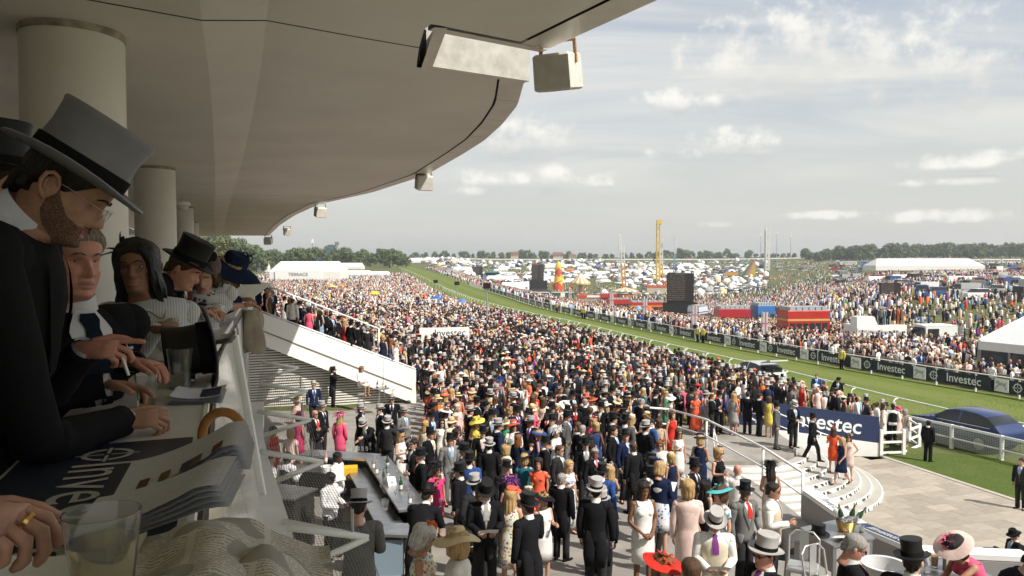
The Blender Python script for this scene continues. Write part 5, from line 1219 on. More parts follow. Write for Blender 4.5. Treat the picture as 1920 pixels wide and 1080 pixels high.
def hero(label, base, phi, W, sex='M', outfit=None, hatk=None, hatc='hatblack', trim=None, hair='short', hairc='dark', skin='fair', fine=True, hp=0.0, hy=0.0, hr=0.0, hs=1.0, jaw=None, nose=None, eyes=True, hatM=None, extra=None):
 """W: joints as world points; the figure itself is built in its own frame at base, facing phi"""
 J = pose('stand', sex); Rm = Matrix.Rotation(-phi, 3, 'Z'); base = Vector(base)
 loc = lambda p: Rm @ (Vector(p)-base)
 J['pel'] = Vector((0, .0, .93)); nk = loc(W['nek']); J['nek'] = nk
 J['wai'] = J['pel'].lerp(nk, .30)+Vector((0, .03, 0)); J['che'] = J['pel'].lerp(nk, .73)+Vector((0, .03, 0))
 if 'che' in W: J['che'] = loc(W['che'])
 if 'wai' in W: J['wai'] = loc(W['wai'])
 up = (nk-J['che']).normalized(); sh = .2 if sex == 'M' else .165
 for s, K in ((-1, 'R'), (1, 'L')):
  J['sh'+K] = J['che'].lerp(nk, .62)+Vector((s*sh, 0, 0))
  for j in ('sh', 'el', 'wr'):
   if j+K in W: J[j+K] = loc(W[j+K])
  if 'wr'+K not in W: J['el'+K] = J['sh'+K]+Vector((s*.06, .02, -.29)); J['wr'+K] = J['sh'+K]+Vector((s*.05, -.05, -.55))
  J['he'+K] = Rm @ Vector(W.get('he'+K, (0, 0, -1))); J['hu'+K] = Rm @ Vector(W.get('hu'+K, (0, 0, 1))); J['cu'+K] = W.get('cu'+K, .5); J['sp'+K] = W.get('sp'+K, .3)
  if 'cs'+K in W: J['cs'+K] = W['cs'+K]
 J['head'] = loc(W['head']); J['hp'] = hp; J['hy'] = hy; J['hr'] = hr; J['hs'] = hs
 if jaw: J['jaw'] = jaw
 if nose: J['nose'] = nose
 o = thing('person', label, 'person', base, phi); H = headM(J)
 def P(name, me, color=(.5, .5, .5), M=None, par=None, m=None):
  q = obj(name, me, par or o, False, col(color))
  if M is not None: q.matrix_local = M
  if m is not None: q.material_slots[0].link = 'OBJECT'; q.material_slots[0].material = m
  return q
 P('body', body_mesh(J, sex, fine), SK.get(skin, skin))
 of = outfit or {}
 if sex == 'M':
  P('coat', coat_mesh(J, True, True, n=36), of.get('coat', 'black'))
  for n_, me, c in shirt_parts(J, True):
   if n_ == 'collar' and of.get('bigcol'): me = MB().tube([J['nek']+(J['head']-J['nek']).normalized()*q for q in (-.035, .02, .062)], [(.088, .094), (.082, .086), (.077, .080)], 24, lat=(1, 0, 0), cap=False).mesh('collar', CLOTH, 'all')
   if of.get('plain') and n_ in ('waistcoat', 'shirt', 'tie'): continue
   P(n_, me, {'wc': of.get('wc', 'lgrey'), 'sh': of.get('sh', (.62, .62, .66)), 'ti': of.get('tie', 'navy'), 'co': of.get('coat', 'black')}[c])
  P('trousers', trousers_mesh(J), of.get('trousers', 'charcoal')); P('shoes', shoes_mesh(J), 'black')
 else:
  P('dress', dress_mesh(J, .5, .2, of.get('sleeve', 0), n=36), of.get('dress', 'navy'), m=FLORAL.get(of.get('print')))
  if of.get('cardigan'):
   b = MB(); c = J['che']
   cm = coat_mesh(J, False, True, fat=.86, n=36); P('cardigan', cm, of['cardigan'], m=of.get('cardm'))
   P('top_front', chest_patch(J, lambda v: .50+.12*v, .05, .90, .006, rows=14, cols=8, fat=.88).mesh('top_front', CLOTH, 'all'), of.get('dress', 'cream'), m=FLORAL.get(of.get('print')))
  P('shoes', shoes_mesh(J, True), 'black')
 if hair: P('hair', hair_mesh(hair, 3, 72, 26) if fine else HAIRS[hair], HC.get(hairc, hairc), M=H)
 if eyes:
  g = Vector(W.get('gaze', (0, -1, 0))).normalized(); op = W.get('lid', .0034)
  for s in (-1, 1):
   b = MB(); c = Vector((s*.032, -.0672, -.001)); b.ball(c, (.0128, .0062, op), 14, 9, 0); b.ball(c+Vector((g.x*.006, -.0038, min(0, g.z)*.002)), (.0052, .004, op*.98), 10, 6, 1); b.tube([c+Vector((-.013, -.002, op*.6)), c+Vector((0, -.0055, op*1.1)), c+Vector((.013, -.002, op*.6))], .0012, 5, 1)
   P('eye', b.mesh('eye', [EYEW, EYE], 'all'), M=H)
  b = MB()
  for s in (-1, 1): b.tube([head_pt(s*.12, .020, off=.002), head_pt(s*.30, .0255, off=.002), head_pt(s*.48, .0245, off=.002), head_pt(s*.64, .017, off=.001)], [(.002, .0022), (.004, .0034), (.0038, .003), (.0015, .0015)], 6)
  P('eyebrows', b.mesh('eyebrows', HAIR, 'all'), tuple(x*.8 for x in HC.get(hairc, hairc)), M=H)
 if hatk:
  HM = H @ (hatM if hatM is not None else Euler((-.05, 0, 0)).to_matrix().to_4x4()); main = None
  for n_, me, c in hat(hatk):
   if main is None: main = P(n_, me, hatc, M=HM)
   else: P(n_, me, trim or 'hatblack', par=main)
 if extra: extra(o, J, H, P)
 return o
def bs(px, py, Y, x=None): return at_y(px, py, Y)
def ring_extra(o, J, H, P):
 e = J['heR'].normalized(); u = J['huR']; u = (u-e*u.dot(e)).normalized(); S = e.cross(u)*-1
 c = J['wrR']+e*.096+S*.010-u*.006
 b = MB(); ax = (e*.75-u*.6).normalized(); L = S; D = ax.cross(L); b.rings([[c+ax*z+(L*math.cos(a)+D*math.sin(a))*.0108 for a in np.linspace(0, 2*math.pi, 16, endpoint=False)] for z in (-.0025, .0025)], cap=False); P('ring', b.mesh('ring', GOLD, 'all'))
hero('black sleeved guest at the left edge gripping the nearest cup', (-1.32, .72, FLOORZ), R(112), dict(nek=Vector((-1.28, .78, 6.06)), head=Vector((-1.24, .80, 6.22)), elR=Vector((-.98, .62, 5.66)), wrR=Vector((-.690, .885, 5.690)), heR=(.88, .12, -.04), huR=(-.10, -.15, 1), cuR=.62, csR=(.55, .75, .85, .9), spR=.25,
  elL=Vector((-1.2, 1.05, 5.72)), wrL=Vector((-1.02, 1.15, 5.66)), heL=(1, 0, 0)), hatk='topper', skin=(.48, .26, .19), hp=.3, extra=ring_extra)
def beard_extra(o, J, H, P):
 b = MB(); N = 40
 for rows_ in (None,):
  G = []
  for q in range(13):
   row = []
   for i in range(N+1):
    a = -1.62+3.24*i/N; z_top = np.interp(abs(a), [0, .22, .34, .6, 1.1, 1.4, 1.62], [-.090, -.090, -.056, -.060, -.052, -.022, .005]); z_bot = np.interp(abs(a), [0, .5, 1.0, 1.4, 1.62], [-.128, -.128, -.118, -.10, -.07])
    z = z_bot+(z_top-z_bot)*q/12; ed = min(1, 3*min(q/12, 1-q/12)+.1)
    row.append(head_pt(a, z, 1, 1, (.0022+.0022*mnoise.noise(Vector((a*16, z*190, 1))))*ed+.0006))
   G.append(row)
  b.grid(G)
 G = [[head_pt(-.36+.72*i/16, z, 1, 1, .0035+.0015*math.sin(i*3)) for i in range(17)] for z in (-.0655, -.060, -.055, -.051)]; b.grid(G)
 P('beard', b.mesh('beard', BEARD, 'all'), M=H)
 b = MB()
 for s in (-1, 1):
  b.tube([(s*.033+.022*math.cos(a), -.112+.004*abs(math.cos(a)), -.006+.016*math.sin(a)) for a in np.linspace(0, 2*math.pi, 18)], .0009, 5); b.tube([(s*.056, -.108, .002), (s*.080, -.02, .006), (s*.083, .03, .002)], .0009, 5)
 P('spectacles', b.mesh('spectacles', STEEL, 'all'), M=H)
hero('bearded man in grey top hat and black coat bowing over the counter', (-1.65, 1.62, FLOORZ), R(110), dict(nek=at_y(28, 425, 1.86), head=at_y(124, 352, 1.88), che=at_y(6, 545, 1.86), wai=at_y(-24, 720, 1.84), elR=at_y(71, 838, 1.70), wrR=at_y(228, 790, 1.98), heR=(.93, .40, .06), huR=(-.1, -.5, .9), cuR=.75, csR=(.75, .85, .95, 1.0), spR=.2,
  elL=at_y(71, 745, 2.25), wrL=at_y(198, 722, 2.32), heL=(.95, .1, -.06), huL=(-.1, .25, 1), cuL=.35, csL=(.12, .25, .55, .6), spL=.6), skin=(.40, .215, .145), hatk='topper', hatc=(.20, .195, .215), hp=.62, hs=1.02, fine=True, hatM=Euler((-.04, 0, 0)).to_matrix().to_4x4() @ Matrix.Translation((0, 0, -.006)) @ Matrix.Diagonal((1.07, 1.07, 1.0, 1)), outfit=dict(sh=(.66, .66, .74), plain=True, bigcol=True), extra=beard_extra)
def older_extra(o, J, H, P):
 b = MB(); p0 = front_pt(J, .62, .80, .02); b.tube([p0, p0+Vector((.012, -.004, -.03)), p0+Vector((.026, -.006, -.05))], .0016, 5); q = front_pt(J, .66, .66, .022)
 P('badge_string', b.mesh('badge_string', LETW, 'all')); b = MB(); M_ = Matrix.Translation(q); b.add([M_ @ Vector(v) for v in ((-.02, 0, .05), (.018, .004, .05), (.024, .006, -.02), (.004, .002, -.036), (-.02, 0, -.02))], [(0, 1, 2, 3, 4), (4, 3, 2, 1, 0)]); P('badge', b.mesh('badge', plain((.25, .50, .66)), False))
 for v in (.30, .38, .46, .54): P('button', MB().ball(front_pt(J, .10, v, .012), .006, 8, 5).mesh('button', plain((.08, .08, .08)), 'all'))
 e = J['heR'].normalized(); c = J['wrR']+e*.10; b = MB(); b.tube([c+Vector((0, 0, -.02)), c+Vector((.0, -.03, -.075))], .0042, 8); P('cigarette', b.mesh('cigarette', LETW, 'all'))
hero('older man with a ruddy face and dark tie beside the bearded man', (-1.68, 2.45, FLOORZ), R(62), dict(nek=at_y(136, 580, 2.46), head=at_y(132, 484, 2.42), che=at_y(134, 668, 2.48), wai=at_y(136, 780, 2.48), elR=at_y(91, 740, 2.15), wrR=at_y(158, 655, 2.10), heR=(.98, .1, .02), huR=(-.2, -.6, .8), csR=(.10, .75, .9, 1.0), elL=at_y(218, 690, 2.66), wrL=at_y(248, 678, 2.50), heL=(.95, -.1, -.12), huL=(0, .1, 1), cuL=.5,
  gaze=(.25, -.9, -.35), lid=.0024), skin=(.50, .235, .17), hair='short', hairc=(.20, .15, .11), hp=.12, hy=.0, hr=.03, hs=1.03, jaw=1.12, outfit=dict(wc=(.24, .24, .26), tie=(.010, .016, .03)), extra=older_extra)
def lady_extra(o, J, H, P):
 b = MB()
 for s in (-1, 1): b.ball((s*.081, .012, -.055), (.004, .004, .010), 8, 6)
 P('earrings', b.mesh('earrings', LETW, 'all'), M=H)
 b = MB()
 for k in range(5): b.tube([front_pt(J, u, .84-.10*k+.035*math.cos(u*14), .012, .88) for u in np.linspace(-.45, .45, 20)], .0028, 5)
 P('bead_rows', b.mesh('bead_rows', plain((.22, .19, .15)), 'all'))
KNIT = bpy.data.materials.new('ribbed_knit'); KNIT.use_nodes = True; t = NT(KNIT.node_tree); tcx = t.new('ShaderNodeTexCoord').outputs['Object']; wv = t.new('ShaderNodeTexWave', wave_type='BANDS', bands_direction='X'); t.put(wv.inputs[0], tcx); wv.inputs['Scale'].default_value = 26
t.put(t.n['Principled BSDF'].inputs['Base Color'], t.mix(wv.outputs['Fac'], (.34, .34, .37, 1), (.56, .56, .58, 1))); t.n['Principled BSDF'].inputs['Roughness'].default_value = .9
hero('dark haired woman in white cardigan with black feather fascinator', (-1.95, 3.55, FLOORZ), R(28), dict(nek=at_y(270, 565, 3.45), head=at_y(258, 502, 3.42), che=at_y(290, 622, 3.46), elR=at_y(262, 660, 3.30), wrR=at_y(292, 618, 3.20), heR=(.95, .0, 0), huR=(0, -.2, 1), elL=at_y(345, 650, 3.6), wrL=at_y(322, 610, 3.35), heL=(-.4, -.6, .1), gaze=(-.45, -.8, .3), lid=.0052), 'F',
  dict(dress=(.56, .52, .44), cardigan=(.5, .5, .5), cardm=KNIT), 'fascin', 'black', 'black', 'long', 'black', (.235, .115, .07), hy=-.30, hp=-.04, hr=-.10, hatM=Euler((0, .5, 2.6)).to_matrix().to_4x4(), extra=lady_extra)
hero('man in black top hat writing at the counter', (-2.35, 4.85, FLOORZ), R(92), dict(nek=at_y(322, 520, 4.72), head=at_y(347, 503, 4.66), che=at_y(314, 556, 4.74), elR=at_y(338, 597, 4.55), wrR=at_y(368, 585, 4.50), heR=(.9, .35, -.08), huR=(0, 0, 1), elL=at_y(350, 592, 5.0), wrL=at_y(380, 578, 4.85), heL=(.9, .1, -.1)), skin='red', hatk='topper', hp=.55, fine=False, hairc='brown', outfit=dict(sh='white', tie=(.10, .02, .02)))
def ribbon(o, J, H, P):
 b = MB(); b.grid([[Vector((.085, -.03+.05*q, .08-.22*t_))+Vector((.05*t_, 0, 0)) for q in (0, 1)] for t_ in np.linspace(0, 1, 6)]); P('ribbon', b.mesh('ribbon', CLOTH, 'all'), 'black', M=H)
hero('woman in black and white patterned dress and grey cardigan at the counter', (-2.18, 5.12, FLOORZ), R(15), dict(nek=at_y(380, 540, 5.02), head=at_y(383, 512, 4.98), che=at_y(380, 566, 5.06), elR=at_y(362, 590, 4.9), wrR=at_y(392, 583, 4.75), heR=(.7, -.5, 0), elL=at_y(412, 580, 5.05), wrL=at_y(404, 580, 4.80), heL=(.1, -.9, .1)), 'F', dict(dress='white', print='lace', cardigan=(.3, .3, .3), cardm=KNIT),
  'pill', 'black', 'black', 'bob', 'brown', 'fair', False, hp=.5, hr=.1, extra=ribbon)
hero('woman in navy dress and big dark hat reading at the counter end', (-2.42, 5.75, FLOORZ), R(80), dict(nek=at_y(420, 530, 5.65), head=at_y(432, 512, 5.6), che=at_y(413, 558, 5.66), elR=at_y(422, 577, 5.45), wrR=at_y(458, 572, 5.6), heR=(.9, .3, 0), huR=(0, 0, 1), elL=at_y(432, 572, 5.9), wrL=at_y(452, 562, 5.85), heL=(.9, -.1, .1)), 'F', dict(dress='navy'), 'wide', 'navy', 'navy', 'long', 'blonde', 'tan', False, hp=.35, hatM=Euler((.15, 0, 0)).to_matrix().to_4x4())
q = tag(obj('racecard', PAPM), 'folded racecard in the hands of the woman in navy', 'paper'); q.matrix_basis = Matrix.Translation(at_y(452, 556, 5.7)) @ Euler((.9, .1, 1.2)).to_matrix().to_4x4()
hero('guest in black top hat behind the bearded man at the left edge', (-1.95, 2.05, FLOORZ), R(105), dict(nek=at_y(-42, 420, 2.25), head=at_y(-18, 352, 2.25)), skin='tan', hatk='topper', hp=.1, fine=False, eyes=False)
hero('man in dark coat half hidden behind the leaning couple', (-2.75, 5.6, FLOORZ), R(80), dict(nek=at_y(352, 540, 5.7), head=at_y(362, 512, 5.7)), skin='fair', hatk='topper', hp=.3, fine=False, eyes=False, outfit=dict(tie='red'))
# ================================================================ staircase, bar, tables
SA = Vector((-11.2, 31.9)); SD = Vector((.93, .37)).normalized(); SN = Vector((-.37, .93)).normalized(); SLEN = 7.25
def stz(s): return 3.98-s*(3.98-.93)/SLEN            # top of the side wall
def sbz(s): return 2.58-s*(2.58+.67)/SLEN            # bottom of the stringer
def spt(s, n_, z): p = SA+SD*s+SN*n_; return Vector((p.x, p.y, z))
stair = thing('staircase', 'white walled staircase coming down from the stand to the terrace', 'staircase', spt(SLEN, 0, -.6))
for a, c in ((-.6, 5.7), (5.72, SLEN)):
 b = MB(); b.rings([[spt(s, 0, sbz(s)), spt(s, 0, stz(s)), spt(s, .14, stz(s)), spt(s, .14, sbz(s))] for s in np.linspace(a, c, 6)]); b.build('side_wall', WALLW, stair)
b = MB(); b.rings([[spt(s, -.03, sbz(s)+.62), spt(s, -.03, sbz(s)+.67), spt(s, .01, sbz(s)+.67), spt(s, .01, sbz(s)+.62)] for s in (-.6, SLEN-.2)]); b.build('dado_rail', mat('dark_steel', (.18, .165, .14), .5), stair)  # thin dark grey-brown rail following the slope of the side wall
MB().tube([spt(-.6, .07, stz(-.6)+.06), spt(SLEN, .07, stz(SLEN)+.06)], .035, 8).build('top_rail', WHITER, stair, smooth='all')
for s in np.arange(0, SLEN, .9): MB().tube([spt(s, .07, stz(s)-.02), spt(s, .07, stz(s)+.06)], .02, 6).build('stub', WHITER, stair)
MB().tube([spt(-2, 4.3, stz(-2)+1.25), spt(6.4, 4.3, stz(6.4)+1.25)], .04, 8).build('far_rail', WHITER, stair, smooth='all')
for s in np.arange(-2, 6.5, 1.05): MB().tube([spt(s, 4.3, stz(s)-.6), spt(s, 4.3, stz(s)+1.25)], .045, 8).build('far_post', WHITER, stair, smooth='all')
NSTEP = 22
for k in range(NSTEP):
 s = -2+k*.41; z = stz(s)-.62; MB().slab([tuple(spt(s, .15, 0))[:2], tuple(spt(s+.46, .15, 0))[:2], tuple(spt(s+.46, 4.6, 0))[:2], tuple(spt(s, 4.6, 0))[:2]], z-.5, z).build('step', CONC, stair)
def on_stair(X, Y):
 v = Vector((X, Y))-SA; s = v.dot(SD); n_ = v.dot(SN); return (stz(s)-.62) if (-2 < s < 6.9 and .2 < n_ < 4.6) else None
lv = thing('louvre_screen', 'pale horizontal slat screen under the white staircase', 'screen', spt(2, .5, -.5))
MB().rings([[spt(s, .62, -.8), spt(s, .62, sbz(s)+.4), spt(s, .66, sbz(s)+.4), spt(s, .66, -.8)] for s in (-4.5, SLEN-.3)]).build('backing', mat('screen_dark', (.22, .21, .19), .8), lv)
SLAT = mat('slat_paint', (.76, .74, .68), .5, noise=.1, nscale=2)
for k in range(30):
 z = -.62+k*.115
 e = min(SLEN-.5, (2.58+.35-z)*SLEN/(2.58+.67)); MB().bar(spt(-4.5, .54, z), spt(e, .54, z+.0), .07, .055).build('slat', SLAT, lv)
BARM = mat('bar_steel', (.50, .50, .50), .30, metal=.9, noise=.25, nscale=4); BARD = mat('bar_dark', (.03, .028, .026), .5)
bar = thing('bar_counter', 'steel topped cocktail bar with open work side on the terrace', 'bar', (-3.2, 17.5, 0))
def bz(p): return zterr(p[0], p[1])
bp = [Vector((-5.6, 19.9)), Vector((-3.55, 19.35)), Vector((-1.95, 14.75))]
for a, c, n_ in ((bp[0], bp[1], 'back_top'), (bp[1], bp[2], 'side_top')):
 A, B_ = Vector((*a, 1.0+bz(a))), Vector((*c, 1.0+bz(c))); MB().bar(A, B_, .62, .05).build(n_, BARM, bar)
 d = (B_-A).normalized(); nn = Vector((-d.y, d.x, 0)); MB().bar(A+nn*.22+Vector((0, 0, -.52)), B_+nn*.22+Vector((0, 0, -.52)), .06, 1.0).build('front_panel', BARM, bar)
 MB().bar(A-nn*.5+Vector((0, 0, -.25)), B_-nn*.5+Vector((0, 0, -.25)), .5, .04).build('work_shelf', BARM, bar); MB().bar(A-nn*.25+Vector((0, 0, -.6)), B_-nn*.25+Vector((0, 0, -.6)), .03, .75).build('inner_panel', BARD, bar)
MB().box((-4.15, 18.85, .62), (.42, .32, .30), rz=.2).build('yellow_crate', YELLOW, bar)
for k in range(2): MB().lathe([(.13, 0), (.15, .16), (.14, .16), (.12, .01)], 20, c=(-4.75+.3*k, 18.95, .60)).build('ice_tub', plain((.7, .7, .68)), bar, smooth=50)
b2 = thing('service_table', 'steel service table with blue glazed front at the near end of the bar', 'table', (-2.4, 13.7, 0)); MB().box((-2.35, 13.75, 1.0), (.95, .62, .05), rz=-.1).build('top', BARM, b2)
for dx_, dy_ in ((-.42, -.26), (.42, -.26), (-.42, .26), (.42, .26)): MB().box((-2.35+dx_, 13.75+dy_, .48), (.06, .06, .96)).build('leg', BARD, b2)
MB().box((-2.35, 13.50, .5), (.74, .02, .8)).build('glass_front', mat('blue_glass', (.20, .27, .33), .1), b2)
b3 = thing('back_bar', 'dark back bar panel with vertical white lettering behind the net', 'bar', (-4.9, 15.7, 0)); MB().box((-4.75, 15.55, .55), (.9, .7, 1.15), rz=-.35).build('cabinet', BARD, b3); MB().box((-4.75, 15.55, 1.145), (1.0, .8, .04), rz=-.35).build('top', BARM, b3)
cx = Vector((math.cos(-.35), math.sin(-.35), 0)); letters('MOET', .36, LETW, Vector((-4.75, 15.55, .62))+Vector((math.sin(-.35), -math.cos(-.35), 0))*.356, (0, 0, 1), -cx, b3, sx=1.1)
BOT = [(.036, 0), (.040, .01), (.040, .17), (.030, .22), (.014, .26), (.014, .31), (.016, .31), (.016, .325), (.002, .327)]
def bottle(loc, label, m=GREENG, cat='bottle', s=1.0, foil=None):
 o = thing('champagne_bottle' if m is GREENG else 'bottle', label, cat, loc); o.scale = (s, s, s); MB().lathe(BOT, 16).build('glass', m, o, smooth=50, world=False)
 MB().lathe([(.0405, .05), (.0405, .14)], 16, cap=False).build('label_band', PAPER, o, smooth='all', world=False)
 if foil: MB().lathe([(.0145, .235), (.0155, .26), (.0165, .328), (.0, .33)], 14).build('foil', foil, o, smooth=50, world=False)
 return o
def glassware(loc, label, kind='wine'):
 o = thing('wine_glass' if kind == 'wine' else 'tumbler', label, 'glass', loc, group='glasses on the bar')
 MB().lathe([(.032, 0), (.004, .006), (.004, .075), (.03, .10), (.036, .135), (.030, .175), (.0285, .175), (.034, .135), (.028, .102), (.0, .082)] if kind == 'wine' else [(.028, 0), (.034, .11), (.0325, .11), (.0265, .006)], 14).build('bowl', GLASS, o, smooth=60, world=False); return o
def barp(px, py): return at_z(px, py, 1.03+zterr(0, 18))
r_ = random.Random(5)
for k, px in enumerate((663, 672, 680, 688)): glassware(barp(px, 845), 'one of four small tumblers lined up on the back bar', 'tumbler')['group'] = 'tumblers lined up on the bar'
glassware(barp(601, 862), 'tall wine glass at the left end of the bar'); glassware(barp(694, 842), 'wine glass beside the lined up tumblers')
bottle(at_z(719, 905, .95), 'champagne bottle standing in an ice bowl on the bar', foil=GOLD); bottle(barp(611, 868), 'pink bottle at the left end of the bar', plain((.5, .25, .25), .2), foil=None)
for k, (px, py) in enumerate(((700, 880), (706, 890))): bottle(at_z(px, py, .95), ('left' if k == 0 else 'right')+' clear jug bottle by the drip tray on the bar', mat('clear_bottle', (.7, .72, .70), .06, trans=.8))
for k, (px, py) in enumerate(((748, 905), (756, 915), (737, 900))): glassware(at_z(px, py, .98), 'clear tumbler on the bar before the white haired man', 'tumbler')
for k in range(16):
 a = bp[1].lerp(bp[2], .08+.055*k)+Vector((.18*math.sin(k*2.3), .1*math.cos(k*3.1))); loc = Vector((a.x, a.y, 1.026+bz(a)));
 if k % 4 == 3: bottle(loc, 'upright bottle among the glasses on the side bar', [GREENG, mat('clear_bottle')][k % 8 == 7])['group'] = 'bottles on the side bar'
 else: glassware(loc, 'clear glass among the bottles on the side bar', 'wine' if k % 2 else 'tumbler')
o = thing('ice_bowl', 'clear ice bowl holding a champagne bottle on the bar', 'bowl', at_z(719, 908, .96)); MB().lathe([(.08, 0), (.11, .10), (.14, .2), (.137, .2), (.107, .1), (.078, .01)], 24).build('bowl', GLASS, o, smooth=60, world=False)
q = tag(MB().box((0, 0, 0), (.22, .30, .012)).build('drinks_menu', PAPER), 'white drinks menu card leaning on the bar', 'menu'); q.location = at_z(735, 905, 1.05); q.rotation_euler = (.9, .2, .7)
bottle(at_z(808, 945, .98), 'champagne bottle on the near bar corner beside the pink dress', foil=LETW, s=1.0); glassware(at_z(826, 950, .98), 'wine glass on the near bar corner beside the champagne bottle')
rev('plastic_jug', 'clear jug on the steel service table', [(.06, 0), (.08, .2), (.078, .2), (.058, .01)], at_z(722, 955, 1.03), GLASS, 'jug', 20)
ht = thing('high_table', 'small steel high table with bottles beside the staircase', 'table', at_z(715, 776, -.45)); c = at_z(715, 776, -.45)
MB().lathe([(.36, 1.08), (.36, 1.11)], 24, c=c).build('top', STEEL, ht);
for a in (.3, 2.4, 4.5): MB().tube([c+Vector((.1*math.cos(a), .1*math.sin(a), 1.08)), c+Vector((.3*math.cos(a), .3*math.sin(a), 0))], .02, 8).build('leg', STEEL, ht)
bottle(c+Vector((-.16, 0, 1.11)), 'green bottle on the small high table by the staircase'); bottle(c+Vector((.06, .1, 1.11)), 'clear bottle on the small high table by the staircase', mat('clear_bottle'), s=.8)
rev('beer_glass', 'amber beer glass on the small high table', pint(), c+Vector((.20, -.05, 1.11)), GLASS, 'glass', 16, [(.03, .01), (.038, .11), (.0, .11)], BEER)
cn2 = thing('walking_cane', 'pale crook cane hung from the small high table', 'cane', c+Vector((.42, -.2, 0))); P = [c+Vector((.42, -.2, .02)), c+Vector((.50, -.2, 1.0))]+[c+Vector((.50+.06*(1-math.cos(a)), -.2, 1.0+.08*math.sin(a))) for a in np.linspace(.3, 3.0, 7)]; MB().tube(P, .016, 8).build('shaft', mat('pale_cane', (.55, .30, .08), .4), cn2, smooth='all')
TAB = mat('table_zinc', (.36, .36, .36), .35, metal=.7, noise=.2, nscale=6)
def table(label, pts, z, skirt=None):
 c = sum((Vector(p) for p in pts), Vector((0, 0)))/len(pts); o = thing('table', label, 'table', (*c, z-1.0)); MB().slab(pts, z-.03, z).build('top', TAB, o)
 for p in pts: q = Vector(p).lerp(c, .12); MB().box((q.x, q.y, z-.53), (.05, .05, 1.0)).build('leg', ALU, o)
 if skirt: MB().slab([tuple(Vector(p).lerp(c, .08)) for p in pts], z-.42, z-.032).build('apron', GREYP, o)
 return o
TZ = 1.92
table('zinc bar table with the champagne bucket beside the barrier wall', [tuple(at_z(px, py, TZ))[:2] for px, py in ((1500, 989), (1563, 1024), (1640, 1008), (1585, 970))], TZ, True)
NZ = 2.65
table('near table with beer glasses at the bottom right', [tuple(at_z(px, py, NZ))[:2] for px, py in ((1665, 1075), (1760, 1110), (1860, 1078), (1770, 1046))], NZ, True)
def tp_(px, py, z=TZ+.001): return at_z(px, py, z)
bk_ = thing('ice_bucket', 'large clear and gold ice bucket full of champagne', 'bucket', tp_(1586, 995)); MB().lathe([(.10, 0), (.115, .02), (.15, .16), (.153, .16), (.155, .165), (.10, .012)], 28).build('gold_base', GOLD, bk_, smooth=50, world=False); MB().lathe([(.152, .16), (.185, .29), (.182, .29), (.149, .16)], 28, cap=False).build('rim', GLASS, bk_, smooth=60, world=False)
b = MB(); rr = random.Random(2)
for k in range(40): b.box((rr.uniform(-.10, .10), rr.uniform(-.10, .10), .15+rr.uniform(0, .05)), (.03, .03, .03), M=Euler((rr.uniform(0, 3), rr.uniform(0, 3), 0)).to_matrix().to_4x4())
stuff(b.build('ice', mat('ice', (.75, .78, .8), .15, trans=.5), bk_, world=False))
for k, (dx_, rx, lab) in enumerate(((-.05, .25, 'left champagne bottle with gold foil leaning in the ice bucket'), (.05, -.2, 'right champagne bottle with gold foil in the ice bucket'), (.10, -.6, 'bottle lying low at the right of the ice bucket'))):
 q = bottle(tp_(1586, 995)+Vector((dx_, 0, .10)), lab, foil=GOLD if k < 2 else STEEL); q.rotation_euler = (.12, -rx if k == 0 else -rx, 0)
hat_prop('black top hat standing on the zinc bar table', Matrix.Translation(tp_(1535, 1003)+Vector((0, 0, -.035))) @ Matrix.Rotation(.6, 4, 'Z'))
rev('beer_glass', 'full beer glass on the zinc table before the ice bucket', pint(), tp_(1587, 1008), GLASS, 'glass', 18, [(.03, .01), (.039, .11), (.0, .11)], BEER)
rev('beer_glass', 'nearly empty glass with a straw on the zinc table', pint(), tp_(1615, 1000), GLASS, 'glass', 18, [(.03, .01), (.033, .035), (.0, .035)], BEER)
q = tag(obj('racecard', PAPM), 'open white racecard on the zinc table', 'paper'); q.matrix_basis = Matrix.Translation(tp_(1568, 1010)+Vector((0, 0, .03))) @ Euler((1.2, .1, .7)).to_matrix().to_4x4()
rev('beer_glass', 'beer glass under the hand of the woman in pink', pint(1.05), tp_(1752, 1062, NZ+.001), GLASS, 'glass', 18, [(.03, .01), (.039, .115), (.0, .115)], BEER)
rev('water_bottle', 'clear plastic bottle on the near table beside the top hat', [(.032, 0), (.034, .02), (.033, .14), (.014, .2), (.014, .225), (.0, .226)], tp_(1737, 1072, NZ+.001), GLASS, 'bottle', 16)
q = tag(MB().box((0, 0, 0), (.24, .06, .15)).build('handbag', plain((.42, .36, .30), .5)), 'beige clutch bag standing on the near table', 'bag'); q.location = tp_(1790, 1068, NZ+.001)+Vector((0, 0, .075)); q.rotation_euler = (0, 0, .1)
def stool(loc, rz, label):
 o = thing('metal_stool', label, 'stool', loc, rz, 'metal stools on the terrace'); PT = mat('stool_metal', (.46, .46, .45), .4, metal=.5, noise=.1, nscale=4)
 MB().rings([[(x*s, y*s, z) for x, y in ((-1, -1), (1, -1), (1, 1), (-1, 1))] for s, z in ((.17, .72), (.175, .745), (.16, .755))]).build('seat', PT, o, world=False)
 for x in (-1, 1):
  for y in (-1, 1): MB().tube([(x*.15, y*.15, .73), (x*.21, y*.21, 0)], [.022, .015], 8).build('leg', PT, o, world=False)
 b = MB(); b.tube([(-.17, .16, .74), (-.17, .22, 1.02), (-.10, .24, 1.09), (.10, .24, 1.09), (.17, .22, 1.02), (.17, .16, .74)], .013, 8); b.build('back_hoop', PT, o, world=False); MB().box((0, .215, .93), (.10, .008, .36)).build('back_splat', PT, o, world=False)
 for z, k in ((.28, .187), (.3, .187)): MB().tube([(-k, -k, z), (k, -k, z), (k, k, z), (-k, k, z), (-k, -k, z)], .010, 6).build('foot_ring', PT, o, world=False)
 return o
S_ = lambda px, py: Vector((*at_z(px, py, 2.40).xy, 1.65))
